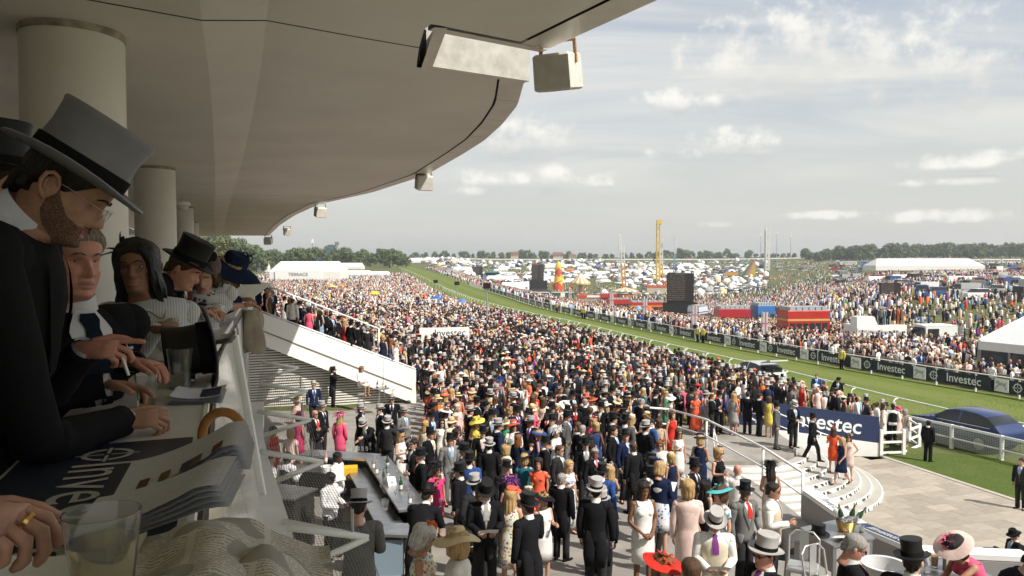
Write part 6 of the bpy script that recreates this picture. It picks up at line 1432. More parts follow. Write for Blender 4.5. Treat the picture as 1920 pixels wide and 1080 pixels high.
stool(S_(1505, 1062), R(-25), 'nearest metal stool with a hooped back at the bottom right'); stool(S_(1552, 1092), R(25), 'second metal stool turned towards the near table'); stool((4.55, 11.75, zterr(0, 11.75)), R(160), 'metal stool with a grey jacket at the zinc table')
jk = MB(); c = Vector((4.55, 11.98, 1.02+zterr(0, 11.7))); P = []
for j in range(8):
 P.append([c+Vector((.22*(1+.1*j/7)*math.cos(a)+.02*math.sin(3*a+j), (.08+.05*j/7)*math.sin(a), .10-.5*j/7+.02*math.sin(a*2))) for a in np.linspace(0, 2*math.pi, 19)])
jk.grid(P); tag(jk.build('draped_jacket', CLOTH, smooth='all', color=(.14, .135, .13)), 'grey jacket hung over a stool back at the zinc table', 'jacket')
wb = thing('wine_tub', 'white plastic tub beside the near table', 'tub', (*at_z(1660, 1075, 2.2).xy, 1.65)); MB().lathe([(.20, 0), (.25, .62), (.28, .66), (.23, .66), (.19, .1)], 24, c=(*at_z(1660, 1075, 2.2).xy, 1.66)).build('tub', plain((.62, .62, .62), .4), wb, smooth=50)
# ================================================================ guests one can pick out, placed by the top of the head or hat
def tall(sex, hatk, h):
 b_ = 1.745 if sex == 'M' else 1.65
 b_ += {'topper': .085, 'saucer': .05, 'wide': .06, 'brim': .06, 'pill': .03, 'pom': .08, 'fascin': .06, 'flower': .03, 'plume': .08}.get(hatk, 0.0)
 return b_*h
PLACED = []
def G(px, py, label, sex, face, pose_='stand', zone=None, sit=None, dh=0.0, **k):
 h = k.pop('h', 1.0); T = tall(sex, k.get('hatk'), h)
 if pose_ in ('lean', 'reach'): T -= .12
 if sit is not None: T = T-.50+sit-(.0)
 T += dh
 if zone in ('t1', 't2'):
  z_ = .9 if zone == 't1' else 1.65; p = at_z(px, py, z_+T); p.z = z_
 elif zone == 'low':
  p = at_z(px, py, -2.4+T); p.z = -2.4
 elif zone == 'stair':
  d = ray(px, py); d = d/d.y; p = None
  best = 9
  for Y in np.arange(30, 46, .05):
   g_ = on_stair(d.x*Y, Y)
   if g_ is not None and abs(CAMZ+d.z*Y-T-g_) < best: best = abs(CAMZ+d.z*Y-T-g_); p = Vector((d.x*Y, Y, g_))
  if p is None: return None
 else: p = seat(px, py, T)
 PLACED.append((p.x, p.y))
 return person(p, R(face), sex, pose_, h, label=label, sit=sit, **k)
TB = dict(hatk='topper', hatc='hatblack'); TG = dict(hatk='topper', hatc='hatgrey')
M, W_ = 'M', 'F'
G(1242, 1030, 'woman in red saucer hat with red feathers at the bottom edge', W_, 15, hatk='saucer', hatc='red', trim='red', hair='long', hairc='ginger', dress='red', zone='t2')
G(1297, 1048, 'brown haired man from behind at the bottom edge', M, 175, hairc='brown', coat='grey', zone='t2')
G(1340, 950, 'man in cream waistcoat and grey top hat reading a paper', M, -8, 'read', vest=True, waist=(.56, .50, .38), tie='purple', hold='paper', skin='tan', zone='t1', **TG)
G(1436, 998, 'seated man in pale grey top hat with sunglasses and purple tie', M, -65, 'hold', coat='black', waist='beige', tie='purple', glasses=True, skin='red', zone='t2', **TG)
G(1600, 1002, 'grey haired man in sunglasses and red tie holding a sheet', M, 80, 'read', coat='black', waist='black', tie='red', hair='short', hairc='grey', glasses=True, skin='red', long=False, hold='card', zone='t2')
G(1712, 1010, 'man in tall black silk top hat seen from behind at the near table', M, 140, 'hold', hairc='black', zone='t2', **TB)
G(1842, 1003, 'woman in pink with a wide pale pink hat reaching for her beer', W_, -85, 'reach', hatk='saucer', hatc='palepink', trim='pink', hair='bob', hairc='black', dress='pink', glasses=True, skin='tan', h=.95, zone='t2')
G(1870, 1012, 'guest in black hat bent over behind the woman in pink', W_, 60, 'lean', hatk='brim', hatc='black', dress='black', sleeve=.9, zone='t2')
G(1448, 905, 'dark haired man in cream waistcoat and sunglasses standing at the zinc table', M, 62, 'hold', vest=True, waist='beige', tie='lgrey', glasses=True, hairc='dark', skin='tan', zone='t1')
G(1445, 862, 'woman with long dark hair and black net fascinator from behind', W_, 172, 'clasp', hatk='plume', hatc='black', trim='black', hair='long', hairc='dark', dress='palepink', skin='tan')
G(1383, 873, 'bald man in white shirt seen from behind', M, 165, 'hold', coat=None, shirt='white', trousers='charcoal', hair=None, skin='red')
G(1347, 836, 'fair short haired woman in black dress with sunglasses', W_, 40, 'hold', hatk='fascin', hatc='black', trim='black', hair='bob', hairc='blonde', dress='black', glasses=True, h=1.05)
G(1352, 905, 'woman in wide turquoise saucer hat and turquoise print', W_, -75, 'hold', hatk='saucer', hatc='turq', trim='turq', hair='bob', hairc='brown', dress='white', print_='turq', sleeve=.45, glasses=True, hold='wcup', zone='t1')
G(1313, 812, 'woman in navy halter dress and navy brimmed hat from behind', W_, 150, 'clasp', hatk='brim', hatc='navy', hair='bob', hairc='blonde', dress='navy', skin='tan', h=1.03)
G(1272, 803, 'woman in white sleeveless dress holding a phone', W_, 18, 'hold', hatk='flower', hatc='white', trim='white', hair='long', hairc='brown', dress='white', skin='tan', glasses=True)
G(1237, 858, 'woman in navy jacket with bright blue feather pompom', W_, 150, 'read', hatk='pom', hatc='blue', trim=(.04, .08, .55), hair='bob', hairc='blonde', dress='navy', print_='blue', jacket='navy', hold='paper', zone='t1')
G(1238, 824, 'woman in white jacket with orange flower headpiece', W_, -15, 'hold', hatk='flower', hatc='orange', trim='orange', hair='bob', hairc='ginger', dress='white', jacket='white', glasses=True)
G(1290, 893, 'woman in pale pink suit with cream bow fascinator from behind', W_, 172, 'hold', hatk='fascin', hatc='cream', trim='white', hair='bob', hairc='blonde', dress='palepink', jacket='palepink', hem=.35, h=1.08, zone='t1')
G(1322, 895, 'woman with long dark curls and navy feathers', W_, 120, hatk='fascin', hatc='navy', trim='navy', hair='long', hairc='dark', dress='black')
G(1206, 897, 'woman in white shift dress with long dark hair', W_, 14, 'clasp', hatk='flower', hatc='lgrey', trim='white', hair='long', hairc='dark', dress='white', skin=(.20, .095, .055), h=1.06, zone='t1')
G(1118, 895, 'man in grey top hat and long black coat from behind', M, 165, zone='t1', **TG)
G(1128, 868, 'man in blue suit and black top hat from behind', M, 160, coat='blue', trousers='blue', long=False, h=1.02, **TB)
G(1053, 888, 'grey haired man in long black coat with hands down', M, 150, hair='short', hairc='grey')
G(990, 923, 'man in shiny black top hat holding a white cup', M, -140, 'hold', hairc='dark', skin='tan', hold='wcup', zone='t1', **TB)
G(910, 897, 'man in black top hat and sunglasses reading a booklet', M, 8, 'read', glasses=True, tie='lgrey', waist='lgrey', hold='paper', zone='t1', **TB)
G(957, 912, 'woman in coral pillbox hat with long fair hair', W_, 165, hatk='pill', hatc='coral', trim='coral', hair='long', hairc='blonde', dress='white', print_='bright', flare=.22, zone='t1')
G(1010, 860, 'woman in coral dress with dark hair facing the camera', W_, -12, 'hold', hair='bob', hairc='dark', dress='coral', sleeve=.4, skin='tan')
G(983, 848, 'woman in teal satin dress with black saucer hat', W_, 172, hatk='saucer', hatc='black', trim='green', hair='bob', hairc='blonde', dress='teal', sleeve=.4)
G(1066, 865, 'woman with long fair hair in white and blue print dress', W_, 38, 'hold', hair='long', hairc='blonde', dress='white', print_='blue', hem=.2, flare=.2)
G(1048, 836, 'brown haired man in dark suit and sunglasses looking right', M, 58, hairc='brown', glasses=True, coat='charcoal')
G(1098, 817, 'man in black top hat with sunglasses and silver tie', M, 5, tie='lgrey', glasses=True, **TB)
G(917, 821, 'man in grey top hat and black coat with back turned', M, 178, **TG)
G(905, 798, 'man in black top hat and sunglasses facing the camera', M, 5, tie='palepink', glasses=True, **TB)
G(948, 830, 'fair haired woman in cream top with dark fascinator', W_, 130, 'hold', hatk='fascin', hatc='black', trim='black', hair='bob', hairc='blonde', dress='cream', print_='pinkf', jacket='cream')
G(880, 847, 'man in bright blue jacket and black top hat', M, 170, coat='blue', long=False, **TB)
G(862, 868, 'man in black top hat drinking at the bar', M, -110, 'drink', glasses=True, hold='wcup', **TB)
G(843, 812, 'man in grey tailcoat and black top hat with blue tie', M, 30, coat=(.20, .20, .20), trousers='grey', tie='sky', **TB)
G(818, 864, 'woman in hot pink top with black feather hat drinking', W_, 40, 'drink', hatk='plume', hatc='black', trim='black', hair='bob', hairc='brown', dress='hotpink', sleeve=.5, skin='tan', glasses=True, hold='wcup')
G(789, 840, 'white haired man in black top hat and red tie at the bar', M, -75, 'hold', tie='red', hairc='white', skin='red', hold='cup', **TB)
G(806, 800, 'bearded man in low black top hat looking right', M, 60, hairc='black', skin='tan', tie='straw', **TB)
G(777, 824, 'dark haired man in sunglasses beside the woman with navy pillbox', M, -55, 'hold', hairc='dark', glasses=True, coat='charcoal')
G(751, 808, 'fair woman in white dress with navy flower pillbox', W_, 60, 'hold', hatk='pill', hatc='navy', trim='navy', hair='long', hairc='blonde', dress='white', glasses=True)
G(785, 920, 'man in black top hat leaning on the near bar corner', M, 165, 'lean', zone='t1', **TB)
G(792, 980, 'woman in bright floral dress with orange flower headpiece', W_, 85, 'read', hatk='flower', hatc='orange', trim='orange', hair='bob', hairc='white', dress='white', print_='bright', skin='tan', h=1.02, flare=.2, zone='t2')
G(858, 985, 'woman in cream jacket with huge feathered straw hat', W_, -95, 'hold', hatk='wide', hatc='straw', trim=(.62, .52, .40), hair='bob', hairc='blonde', dress='cream', jacket=(.70, .66, .60), h=1.03, zone='t2')
G(672, 918, 'man in grey suit and grey top hat reading at the bar', M, -170, 'read', coat=(.15, .15, .145), trousers='grey', long=False, hold='card', zone='t2', **TG)
G(632, 848, 'barman in white shirt with short black hair', M, 78, 'hold', coat=None, shirt='white', trousers='black', hairc='black', skin='dark')
G(618, 886, 'barman in striped shirt and sunglasses working behind the bar', M, 70, 'read', coat=None, shirt=(.66, .66, .66), trousers='black', hairc='black', skin='dark', glasses=True)
G(506, 850, 'barman in white shirt behind the net on the left', M, 120, coat=None, shirt=(.62, .62, .64), trousers='black', hairc='dark')
G(538, 848, 'barman in striped shirt and dark waistcoat behind the net', M, 150, 'hold', vest=True, waist='charcoal', shirt=(.62, .62, .64), tie=None, trousers='black', hairc='black', skin='dark')
G(590, 769, 'bald man in dark suit and sunglasses with red tie', M, 55, 'hold', hair=None, tie='red', glasses=True, skin='tan', long=False)
G(603, 751, 'man in pale grey top hat behind the bald man', M, 60, tie='navy', **TG)
G(637, 770, 'woman in hot pink with a huge pink feather hat', W_, 165, hatk='plume', hatc='pink', trim=(.66, .22, .34), hair='long', hairc='blonde', dress='pink', sleeve=.9)
G(676, 756, 'man in grey top hat phoning by the bar', M, 80, 'phone', coat='black', skin='tan', **TG)
G(694, 780, 'man in grey top hat bending over the bar', M, -20, 'reach', coat='black', **TG)
G(726, 780, 'man in grey top hat seen from behind with a phone', M, 165, 'phone', coat='charcoal', long=False, **TG)
G(757, 761, 'man in grey suit and grey top hat looking right', M, 55, 'hold', coat=(.17, .17, .165), trousers='grey', tie='sky', **TG)
G(713, 757, 'man in tilted pale grey top hat leaning left', M, -60, coat='black', **TG)
G(735, 738, 'man in grey top hat and sunglasses facing the camera', M, 5, glasses=True, tie='navy', skin='tan', **TG)
G(624, 687, 'man in black top hat phoning before the white staircase', M, 115, 'phone', skin='tan', h=1.02, **TB)
G(677, 688, 'woman in white suit and cream hat on a high stool', W_, 50, 'sit', sit=.74, hatk='flower', hatc='cream', trim='cream', hair='bob', hairc='ginger', dress='white', jacket='white', skin='tan')
st_ = seat(677, 688, tall(W_, 'flower', 1)-.5+.74); o = thing('high_stool', 'steel bar stool under the woman in white', 'stool', st_)
MB().lathe([(.16, .70), (.17, .72), (.17, .735), (.02, .74)], 18).build('seat', STEEL, o, world=False, smooth=50)
for a in (.8, 2.4, 3.9, 5.5): MB().tube([(.12*math.cos(a), .12*math.sin(a), .7), (.22*math.cos(a), .22*math.sin(a), 0)], .014, 6).build('leg', STEEL, o, world=False)
G(588, 713, 'man in cream top hat and blue tie by the slat screen', M, 25, coat='navy', tie='blue', hatk='topper', hatc=(.52, .46, .36))
G(556, 742, 'woman in wide straw hat behind the net', W_, 60, 'hold', hatk='saucer', hatc='straw', trim='straw', hair='bob', hairc='blonde', dress='palepink')
G(560, 772, 'woman in round pink hat behind the net', W_, 150, hatk='brim', hatc='hotpink', hair='bob', hairc='brown', dress='hotpink')
G(512, 800, 'dark haired woman in red behind the net', W_, 60, 'hold', hair='updo', hairc='black', dress='red', skin='tan'); G(545, 805, 'woman in pale pink top behind the net', W_, 170, hair='bob', hairc='blonde', dress='palepink', sleeve=.5)
G(800, 678, 'man in black top hat and long black coat beside the staircase end', M, 170, 'back', h=1.06, **TB)
G(814, 702, 'woman in red spotted skirt with white fascinator', W_, 60, hatk='fascin', hatc='white', trim='white', hair='long', hairc='ginger', dress='red', print_='reddot', hem=.25, jacket=None, h=1.05)
G(842, 693, 'brown haired woman in sunglasses facing the camera near the staircase', W_, 8, hair='long', hairc='brown', dress='charcoal', glasses=True, h=1.03)
G(857, 703, 'woman with fair updo in floral dress from behind', W_, 165, hair='updo', hairc='blonde', dress='white', print_='navyf', hem=.2, h=1.03)
G(873, 694, 'fair woman in black lace dress and sunglasses', W_, -50, 'clasp', hair='long', hairc='blonde', dress='black', glasses=True, h=1.05)
G(840, 712, 'man in black hat with dark waistcoat over white shirt', M, 160, vest=True, waist=(.04, .045, .06), tie=None, hatk='brim', hatc='hatblack')
G(894, 704, 'older man in grey top hat facing the camera', M, 5, tie='lgrey', skin='red', hairc='white', **TG)
G(911, 708, 'tall man in long black tailcoat with folded arms from behind', M, 172, 'clasp', hair='short', hairc='black', h=1.10)
G(936, 707, 'woman in pale blue dress with huge blue feather headpiece', W_, 160, hatk='plume', hatc='blue', trim=(.05, .10, .42), hair='bob', hairc='blonde', dress='sky', h=1.05)
G(967, 722, 'man in white shirt and braces with black hat seated', M, 172, 'lean', coat=None, shirt='white', trousers='black', hatk='brim', hatc='hatblack')
G(1018, 742, 'woman in cream floral dress with long wavy brown hair', W_, 170, 'back', hatk='fascin', hatc='cream', trim='straw', hair='long', hairc='brown', dress=(.66, .60, .50), print_='pinkf', sleeve=.4, flare=.24, h=1.04)
G(1000, 735, 'woman in cream with black loop fascinator', W_, 150, hatk='fascin', hatc='black', trim='black', hair='long', hairc='brown', dress='cream')
G(1048, 742, 'seated woman in sunglasses with long brown hair', W_, 5, 'hold', hair='long', hairc='brown', dress='black', glasses=True, h=.9)
G(1062, 770, 'man in grey coat and black top hat looking right', M, 70, coat=(.10, .10, .10), trousers='grey', **TB)
G(1097, 748, 'bald man in black coat by the white rail', M, 170, hair='thin', hairc='grey', skin='red')
G(1128, 752, 'man in black top hat by the white rail facing left', M, -40, tie='white', **TB)
G(1160, 748, 'woman in coral with a huge straw bow hat', W_, 150, hatk='wide', hatc='straw', trim='straw', hair='bob', hairc='brown', dress='coral', h=.98)
G(1172, 775, 'man in long grey tailcoat and black top hat with back turned', M, 160, 'back', coat=(.085, .085, .085), trousers='grey', h=1.08, **TB)
G(1211, 788, 'man in grey top hat and long black coat holding a drink', M, 120, 'hold', h=1.04, hold='cup', **TG)
G(1236, 785, 'short haired woman with bare shoulders near the rail', W_, 160, hair='bob', hairc='brown', dress='beige')
G(1116, 772, 'woman with dark curls in black with feather headpiece', W_, 10, hatk='fascin', hatc='black', trim='black', hair='bob', hairc='dark', dress='black', glasses=True, sleeve=.9)
G(1092, 798, 'older grey haired man in dark coat from behind', M, 150, hairc='grey')
G(838, 755, 'dark haired man in sunglasses and black suit', M, 35, glasses=True, hairc='brown', long=False, tie='lgrey')
G(857, 755, 'woman with curly white hair in pale pink', W_, 40, hatk='fascin', hatc='cream', trim='cream', hair='bob', hairc='white', dress='palepink', jacket='palepink')
G(846, 782, 'woman in straw hat and cream jacket', W_, 50, hatk='brim', hatc='straw', trim='straw', hair='bob', hairc='brown', dress='cream', jacket='cream', glasses=True)
G(828, 786, 'woman with dark hair and hair band in sunglasses', W_, 20, hair='long', hairc='dark', dress='white', glasses=True)
G(797, 787, 'woman with coral flower hat and fair hair from behind', W_, 170, hatk='flower', hatc='coral', trim='coral', hair='long', hairc='blonde', dress='cream')
G(809, 770, 'man in wide black hat and blue jacket', M, 40, coat='navy', hatk='brim', hatc='hatblack')
G(1150, 800, 'man in dark coat half hidden by the grey tailcoat', M, 60, hairc='dark'); G(1260, 770, 'woman in red with white flowers by the rail steps', W_, 30, hatk='flower', hatc='white', trim='white', hair='bob', hairc='brown', dress='red')
G(1335, 739, 'bald man in black suit holding a glass on the lawn', M, 75, 'hold', hair='thin', hairc='brown', long=False, hold='cup')
G(1377, 735, 'fair woman in orange off-shoulder dress from behind', W_, 170, hair='long', hairc='blonde', dress='orange', sleeve=.4)
G(1402, 735, 'man in black with dark hair beside the orange dress', M, 160, hairc='dark'); G(1352, 722, 'man in black top hat behind the bald man on the lawn', M, 90, **TB)
G(1424, 738, 'man in black suit between the orange dress and the steps', M, 100, hairc='dark', long=False); G(1442, 744, 'woman in yellow print near the head of the steps', W_, 140, hair='bob', hairc='brown', dress='yellow')
G(1456, 752, 'man in grey suit and black top hat at the head of the steps', M, 70, coat=(.11, .11, .11), trousers=(.11, .11, .11), glasses=True, **TB)
G(1488, 750, 'man in grey top hat stepping down with a phone', M, 20, 'read', glasses=True, **TG)
G(1524, 774, 'man in black top hat and long coat walking down the steps', M, 80, 'walk', **TB)
G(1563, 800, 'woman in orange red dress and red feather hat on the paving', W_, 160, 'hip', hatk='flower', hatc='red', trim='red', hair='long', hairc='brown', dress=(.72, .09, .03), sleeve=.4, h=1.02)
G(1579, 822, 'fair woman in white top climbing the curved steps', W_, -70, 'walk', hair='long', hairc='blonde', dress='navy', jacket=None, h=1.02)
G(1592, 812, 'woman in pale pink dress beside the curved steps', W_, -30, 'hip', hatk='fascin', hatc='palepink', trim='palepink', hair='long', hairc='brown', dress='palepink', glasses=True)
G(1656, 770, 'woman in white dress at the white gate', W_, 60, hair='long', hairc='brown', dress='white', hem=.3); G(1674, 773, 'man in black waistcoat and white shirt at the gate', M, 160, vest=True, waist='black', tie=None, hairc='black', skin='dark', trousers='black')
G(1684, 768, 'woman in bright pink hat at the gate', W_, 170, hatk='brim', hatc='pink', hair='bob', hairc='brown', dress='palepink'); G(1697, 778, 'woman in pale grey dress leaning on the fence', W_, 120, 'hold', hatk='fascin', hatc='lgrey', trim='lgrey', hair='bob', hairc='grey', dress='lgrey', hem=.2)
G(1741, 789, 'man in black suit standing alone on the lawn by the mesh fence', M, 120, coat='black', shirt='white', hairc='black', skin='dark', long=False, trousers='black')
G(1916, 860, 'man in dark suit cut off at the right edge', M, -60, coat='charcoal', long=False, hairc='dark')
G(1903, 990, 'photographer in black aiming a long lens from the paving', M, -90, 'read', coat='black', hatk='brim', hatc='hatblack', long=False, zone='low')
o = thing('camera_with_lens', 'black camera with long lens held by the photographer', 'camera', (0, 0, 0)); pc = at_z(1903, 990, -2.4+tall(M, 'brim', 1)); pc.z = -2.4; pc += Vector((-.45, .0, 1.28)); o.location = pc
MB().box((0, 0, 0), (.07, .14, .10)).build('camera_body', BLACK, o, world=False); q = MB().lathe([(.036, 0), (.042, .05), (.036, .06), (.046, .24), (.05, .25), (.05, .30), (.03, .30)], 18).build('lens', BLACK, o, smooth=40, world=False); q.rotation_euler = (0, R(-90), 0)
G(1531, 702, 'man in blue suit behind the silver car', M, -20, coat='blue', long=False, hairc='brown'); G(1545, 711, 'man in grey top hat beside the running rail', M, 60, **TG); G(1562, 707, 'bareheaded man in black pointing beside the running rail', M, 60, 'reach', hairc='dark'); G(1571, 707, 'man in black top hat beside the running rail', M, -20, 'hold', **TB)
for (px, py, lab, sx_, fc, kw) in (
 (455, 522, 'man in dark suit and grey top hat at the top of the staircase', M, 20, dict(skin='dark', **TG)), (438, 515, 'long haired woman in white at the top of the staircase', W_, 60, dict(hair='long', hairc='brown', dress='white')),
 (503, 548, 'fair woman in brown dress leaning on the staircase rail', W_, 90, dict(hair='bob', hairc='blonde', dress='brown')), (533, 551, 'dark haired woman in grey print dress on the staircase', W_, 165, dict(hair='updo', hairc='dark', dress=(.35, .36, .28), print_='lace')),
 (560, 563, 'woman in purple on the staircase', W_, 170, dict(hair='bob', hairc='brown', dress='purple', sleeve=.4)), (579, 575, 'woman in striped dress with navy pillbox on the staircase', W_, 170, dict(hatk='pill', hatc='navy', trim='navy', hair='bob', hairc='dark', dress='pink')),
 (591, 576, 'man in grey top hat half way down the staircase', M, 10, dict(tie='red', **TG)), (612, 581, 'brown haired man in black suit on the staircase', M, 100, dict(hairc='brown', long=False)), (621, 572, 'man in pale blue waistcoat with a beer on the staircase', M, 60, dict(pose_='hold', hold='cup', waist='sky', hairc='dark')),
 (645, 599, 'fair woman in sunglasses on the staircase', W_, 20, dict(hair='long', hairc='blonde', dress='black', glasses=True)), (658, 599, 'left of two men in black top hats on the staircase', M, 150, dict(**TB)), (671, 603, 'right of two men in black top hats on the staircase', M, 175, dict(**TB)),
 (698, 618, 'woman in pale floral hat on the staircase', W_, 90, dict(hatk='flower', hatc='white', trim='white', hair='bob', hairc='blonde', dress='lgrey')), (718, 628, 'woman in navy backless dress near the foot of the staircase', W_, 175, dict(hatk='flower', hatc='lgrey', trim='lgrey', hair='bob', hairc='blonde', dress='navy')),
 (733, 637, 'woman in blue grey dress near the foot of the staircase', W_, 130, dict(hair='long', hairc='ginger', dress=(.10, .14, .24))), (478, 537, 'man in navy jacket by the far staircase rail', M, 175, dict(coat='navy', long=False)), (548, 525, 'man in white shirt by the far staircase rail', M, 170, dict(coat=None, shirt='white', hairc='brown'))):
 G(px, py, lab, sx_, fc, kw.pop('pose_', 'stand'), zone='stair', **kw)
for k in range(34):
 a = random.Random(k*7+1); s_ = a.uniform(-1.6, 6.7); n_ = a.uniform(.5, 4.2); p = spt(s_, n_, 0)
 if any((u-p.x)**2+(v-p.y)**2 < .2 for u, v in PLACED): continue
 PLACED.append((p.x, p.y)); men = k % 2; c = a.choice(('black', 'navy', 'charcoal', 'black') if men else ('white', 'navy', 'red', 'beige', 'sky', 'palepink', 'green', 'purple')); z = on_stair(p.x, p.y)
 hc = a.choice(('dark', 'brown', 'grey') if men else ('blonde', 'brown', 'dark')); side = ['near the top', 'half way down', 'near the foot'][min(2, int((s_+1.6)/2.8))]+(' by the far rail' if n_ > 2.6 else ' by the near wall' if n_ < 1.4 else '')
 person((p.x, p.y, z), R(a.choice((10, 60, 120, 170, 90, -60))), 'M' if men else 'F', a.choice(('stand', 'hold', 'clasp')), a.uniform(.95, 1.04), label='%s haired %s in %s on the staircase, %s' % (hc, 'man' if men else 'woman', {'palepink': 'pale pink', 'sky': 'sky blue'}.get(c, c), side), group='guests on the staircase', coat=c, dress=c, hairc=hc, hair='short' if men else a.choice(('long', 'bob')), hatk=a.choice((None, 'topper') if men else (None, 'fascin', 'flower')), hatc='hatgrey' if men and k % 3 else 'black', glasses=k % 4 == 0)
NEEDED = 300-len(PEOPLE); FILL = []; tries = 0; fr_ = random.Random(21)
FG = {}
def fadd(x, y): FG.setdefault((int(x//1), int(y//1)), []).append((x, y))
for q in PLACED: fadd(*q)
def free(x, y, d=.50):
 i, j = int(x//1), int(y//1)
 return all((a-x)**2+(c-y)**2 >= d*d for u in (-1, 0, 1) for v in (-1, 0, 1) for (a, c) in FG.get((i+u, j+v), ()))
CANDS = []
while len(CANDS) < 2600 and tries < 60000:
 tries += 1; y = 12+fr_.random()**1.25*58; x = fr_.uniform(-9, 20)
 if inpoly(x, y, TERR):
  sx_ = 960+F*x/y;
  if not (y > 12.2 and x > -1.2-(y-15)*.15 and x < 4.4): continue
  dd = .62 if y > 20 else .80 if y > 16 else 1.0
 else:
  if y < 33 and not (5.5 < x < 10.2 and y > 30.2) and not (y > 30.5 and x > 2 and x < 10): continue
  if x > xn(y)-3.3 or x < -9: continue
  if on_stair(x, y) is not None: continue
  if y < 36 and x < -3.2: continue
  if y < 35 and x > 17.2: continue
  if y < 33.2 and x > 9.6: continue
  if mnoise.noise(Vector((x*.30, y*.22, 3))) < -.30: continue
  dd = .56 if y < 48 else .52
 if not free(x, y, dd): continue
 fadd(x, y); CANDS.append((x, y))
CANDS.sort(key=lambda c: c[1])
COATS = ['black']*9+['charcoal']*4+['grey', 'navy', 'blue']; DRS = ['white', 'white', 'cream', 'palepink', 'cream', 'white', 'beige', 'navy', 'black', 'red', 'orange', 'palepink', 'pink', 'sky', 'blue', 'teal', 'beige', 'lgrey', 'purple', 'green', 'yellow', 'coral', 'white', 'black', 'navy']
NM = {'lgrey': 'pale grey', 'palepink': 'pale pink', 'sky': 'sky blue', 'hatblack': 'black', 'hatgrey': 'grey', 'hotpink': 'hot pink', 'turq': 'turquoise'}
def nm(c): return NM.get(c, c)
used_labels = set(o.get('label') for o, _ in PEOPLE)
shorts = [(o.location.xy, (o['label'])) for o, _ in PEOPLE]
def relation(x, y, anchors):
 best = min(anchors, key=lambda a: (a[0].x-x)**2+(a[0].y-y)**2); dx_ = 960+F*x/y-(960+F*best[0].x/best[0].y); dy_ = y-best[0].y
 w1 = 'left of' if dx_ < -8 else 'right of' if dx_ > 8 else ('behind' if dy_ > 0 else 'in front of'); return w1, best
REST = []
anchors = [(Vector((a.x, a.y)), ' '.join(l.split()[:6])) for a, l in shorts]
for (x, y) in CANDS:
 if len(PEOPLE) >= 300: REST.append((x, y)); continue
 men = fr_.random() < .54; fc = fr_.choice((0, 20, 60, 120, 160, 200, -40, -90, 90, -20, 40, -60)); ps = fr_.choice(('stand', 'hold', 'clasp', 'stand', 'back', 'hold', 'read', 'talk', 'look', 'talk', 'look', 'hip' if not men else 'look'))
 kw = {}
 if men:
  c = fr_.choice(COATS); ht_ = fr_.choice(('topper', 'topper', 'topper', 'topper', None)); hc = fr_.choice(('hatblack', 'hatblack', 'hatblack', 'hatgrey')); hr_ = fr_.choice(('dark', 'brown', 'grey', 'brown', 'black'))
  lab = 'man in %s%s' % (nm(c), (' with %s top hat' % nm(hc)) if ht_ else ' with %s hair' % hr_); kw = dict(coat=c, hatk=ht_, hatc=hc, hairc=hr_, hair=fr_.choice(('short', 'short', 'thin')), tie=fr_.choice(('sky', 'lgrey', 'red', 'navy', 'pink', 'purple')), waist=fr_.choice(('lgrey', 'cream', 'black', 'beige')), long=fr_.random() < .8)
 else:
  c = fr_.choice(DRS); ht_ = fr_.choice(('fascin', 'flower', 'saucer', 'wide', 'wide', 'pill', None, None, 'brim', 'pom', 'plume')); hc = fr_.choice((c, c, 'straw', 'black', 'white', 'cream', 'coral')); hr_ = fr_.choice(('blonde', 'brown', 'dark', 'blonde', 'ginger'))
  lab = 'woman in %s %s' % (nm(c), {'fascin': 'with %s fascinator', 'flower': 'with %s flower headpiece', 'saucer': 'and %s saucer hat', 'wide': 'and wide %s hat', 'pill': 'and %s pillbox', 'brim': 'and %s brimmed hat', 'pom': 'with %s pompom', 'plume': 'with %s plume'}[ht_] % nm(hc) if ht_ else 'with %s hair' % hr_); kw = dict(dress=c, hatk=ht_, hatc=hc, trim=fr_.choice((hc, c)), hairc=hr_, hair=fr_.choice(('long', 'bob', 'updo', 'long')), sleeve=fr_.choice((0, 0, .4, .9)), hem=fr_.choice((.5, .5, .55, .25)), flare=fr_.choice((.17, .17, .24)))
 kw['glasses'] = fr_.random() < .3; kw['skin'] = fr_.choice(('fair', 'fair', 'tan', 'red', 'fair', 'brown'))
 w1, bst = relation(x, y, anchors); f_ = (fc+360) % 360; lab += ' facing '+('away' if 110 < f_ < 250 else 'left' if f_ >= 250 and f_ < 335 else 'right' if 35 < f_ <= 110 else 'camera')
 n_w = 16-len(lab.split())-len(w1.split()); full = '%s, %s %s' % (lab, w1, ' '.join(bst[1].split()[:n_w])); kq = 1
 while full in used_labels:
  kq += 1; alt = sorted(anchors, key=lambda a: (a[0].x-x)**2+(a[0].y-y)**2)[min(kq, 40)]; full = '%s, near %s' % (lab, ' '.join(alt[1].split()[:15-len(lab.split())]))
  if kq > 40: break
 used_labels.add(full)
 person((x, y, ground(x, y)), R(fc+fr_.uniform(-15, 15)), M if men else W_, ps, fr_.uniform(.95, 1.05), label=full, group='guests standing in the enclosure', **kw)
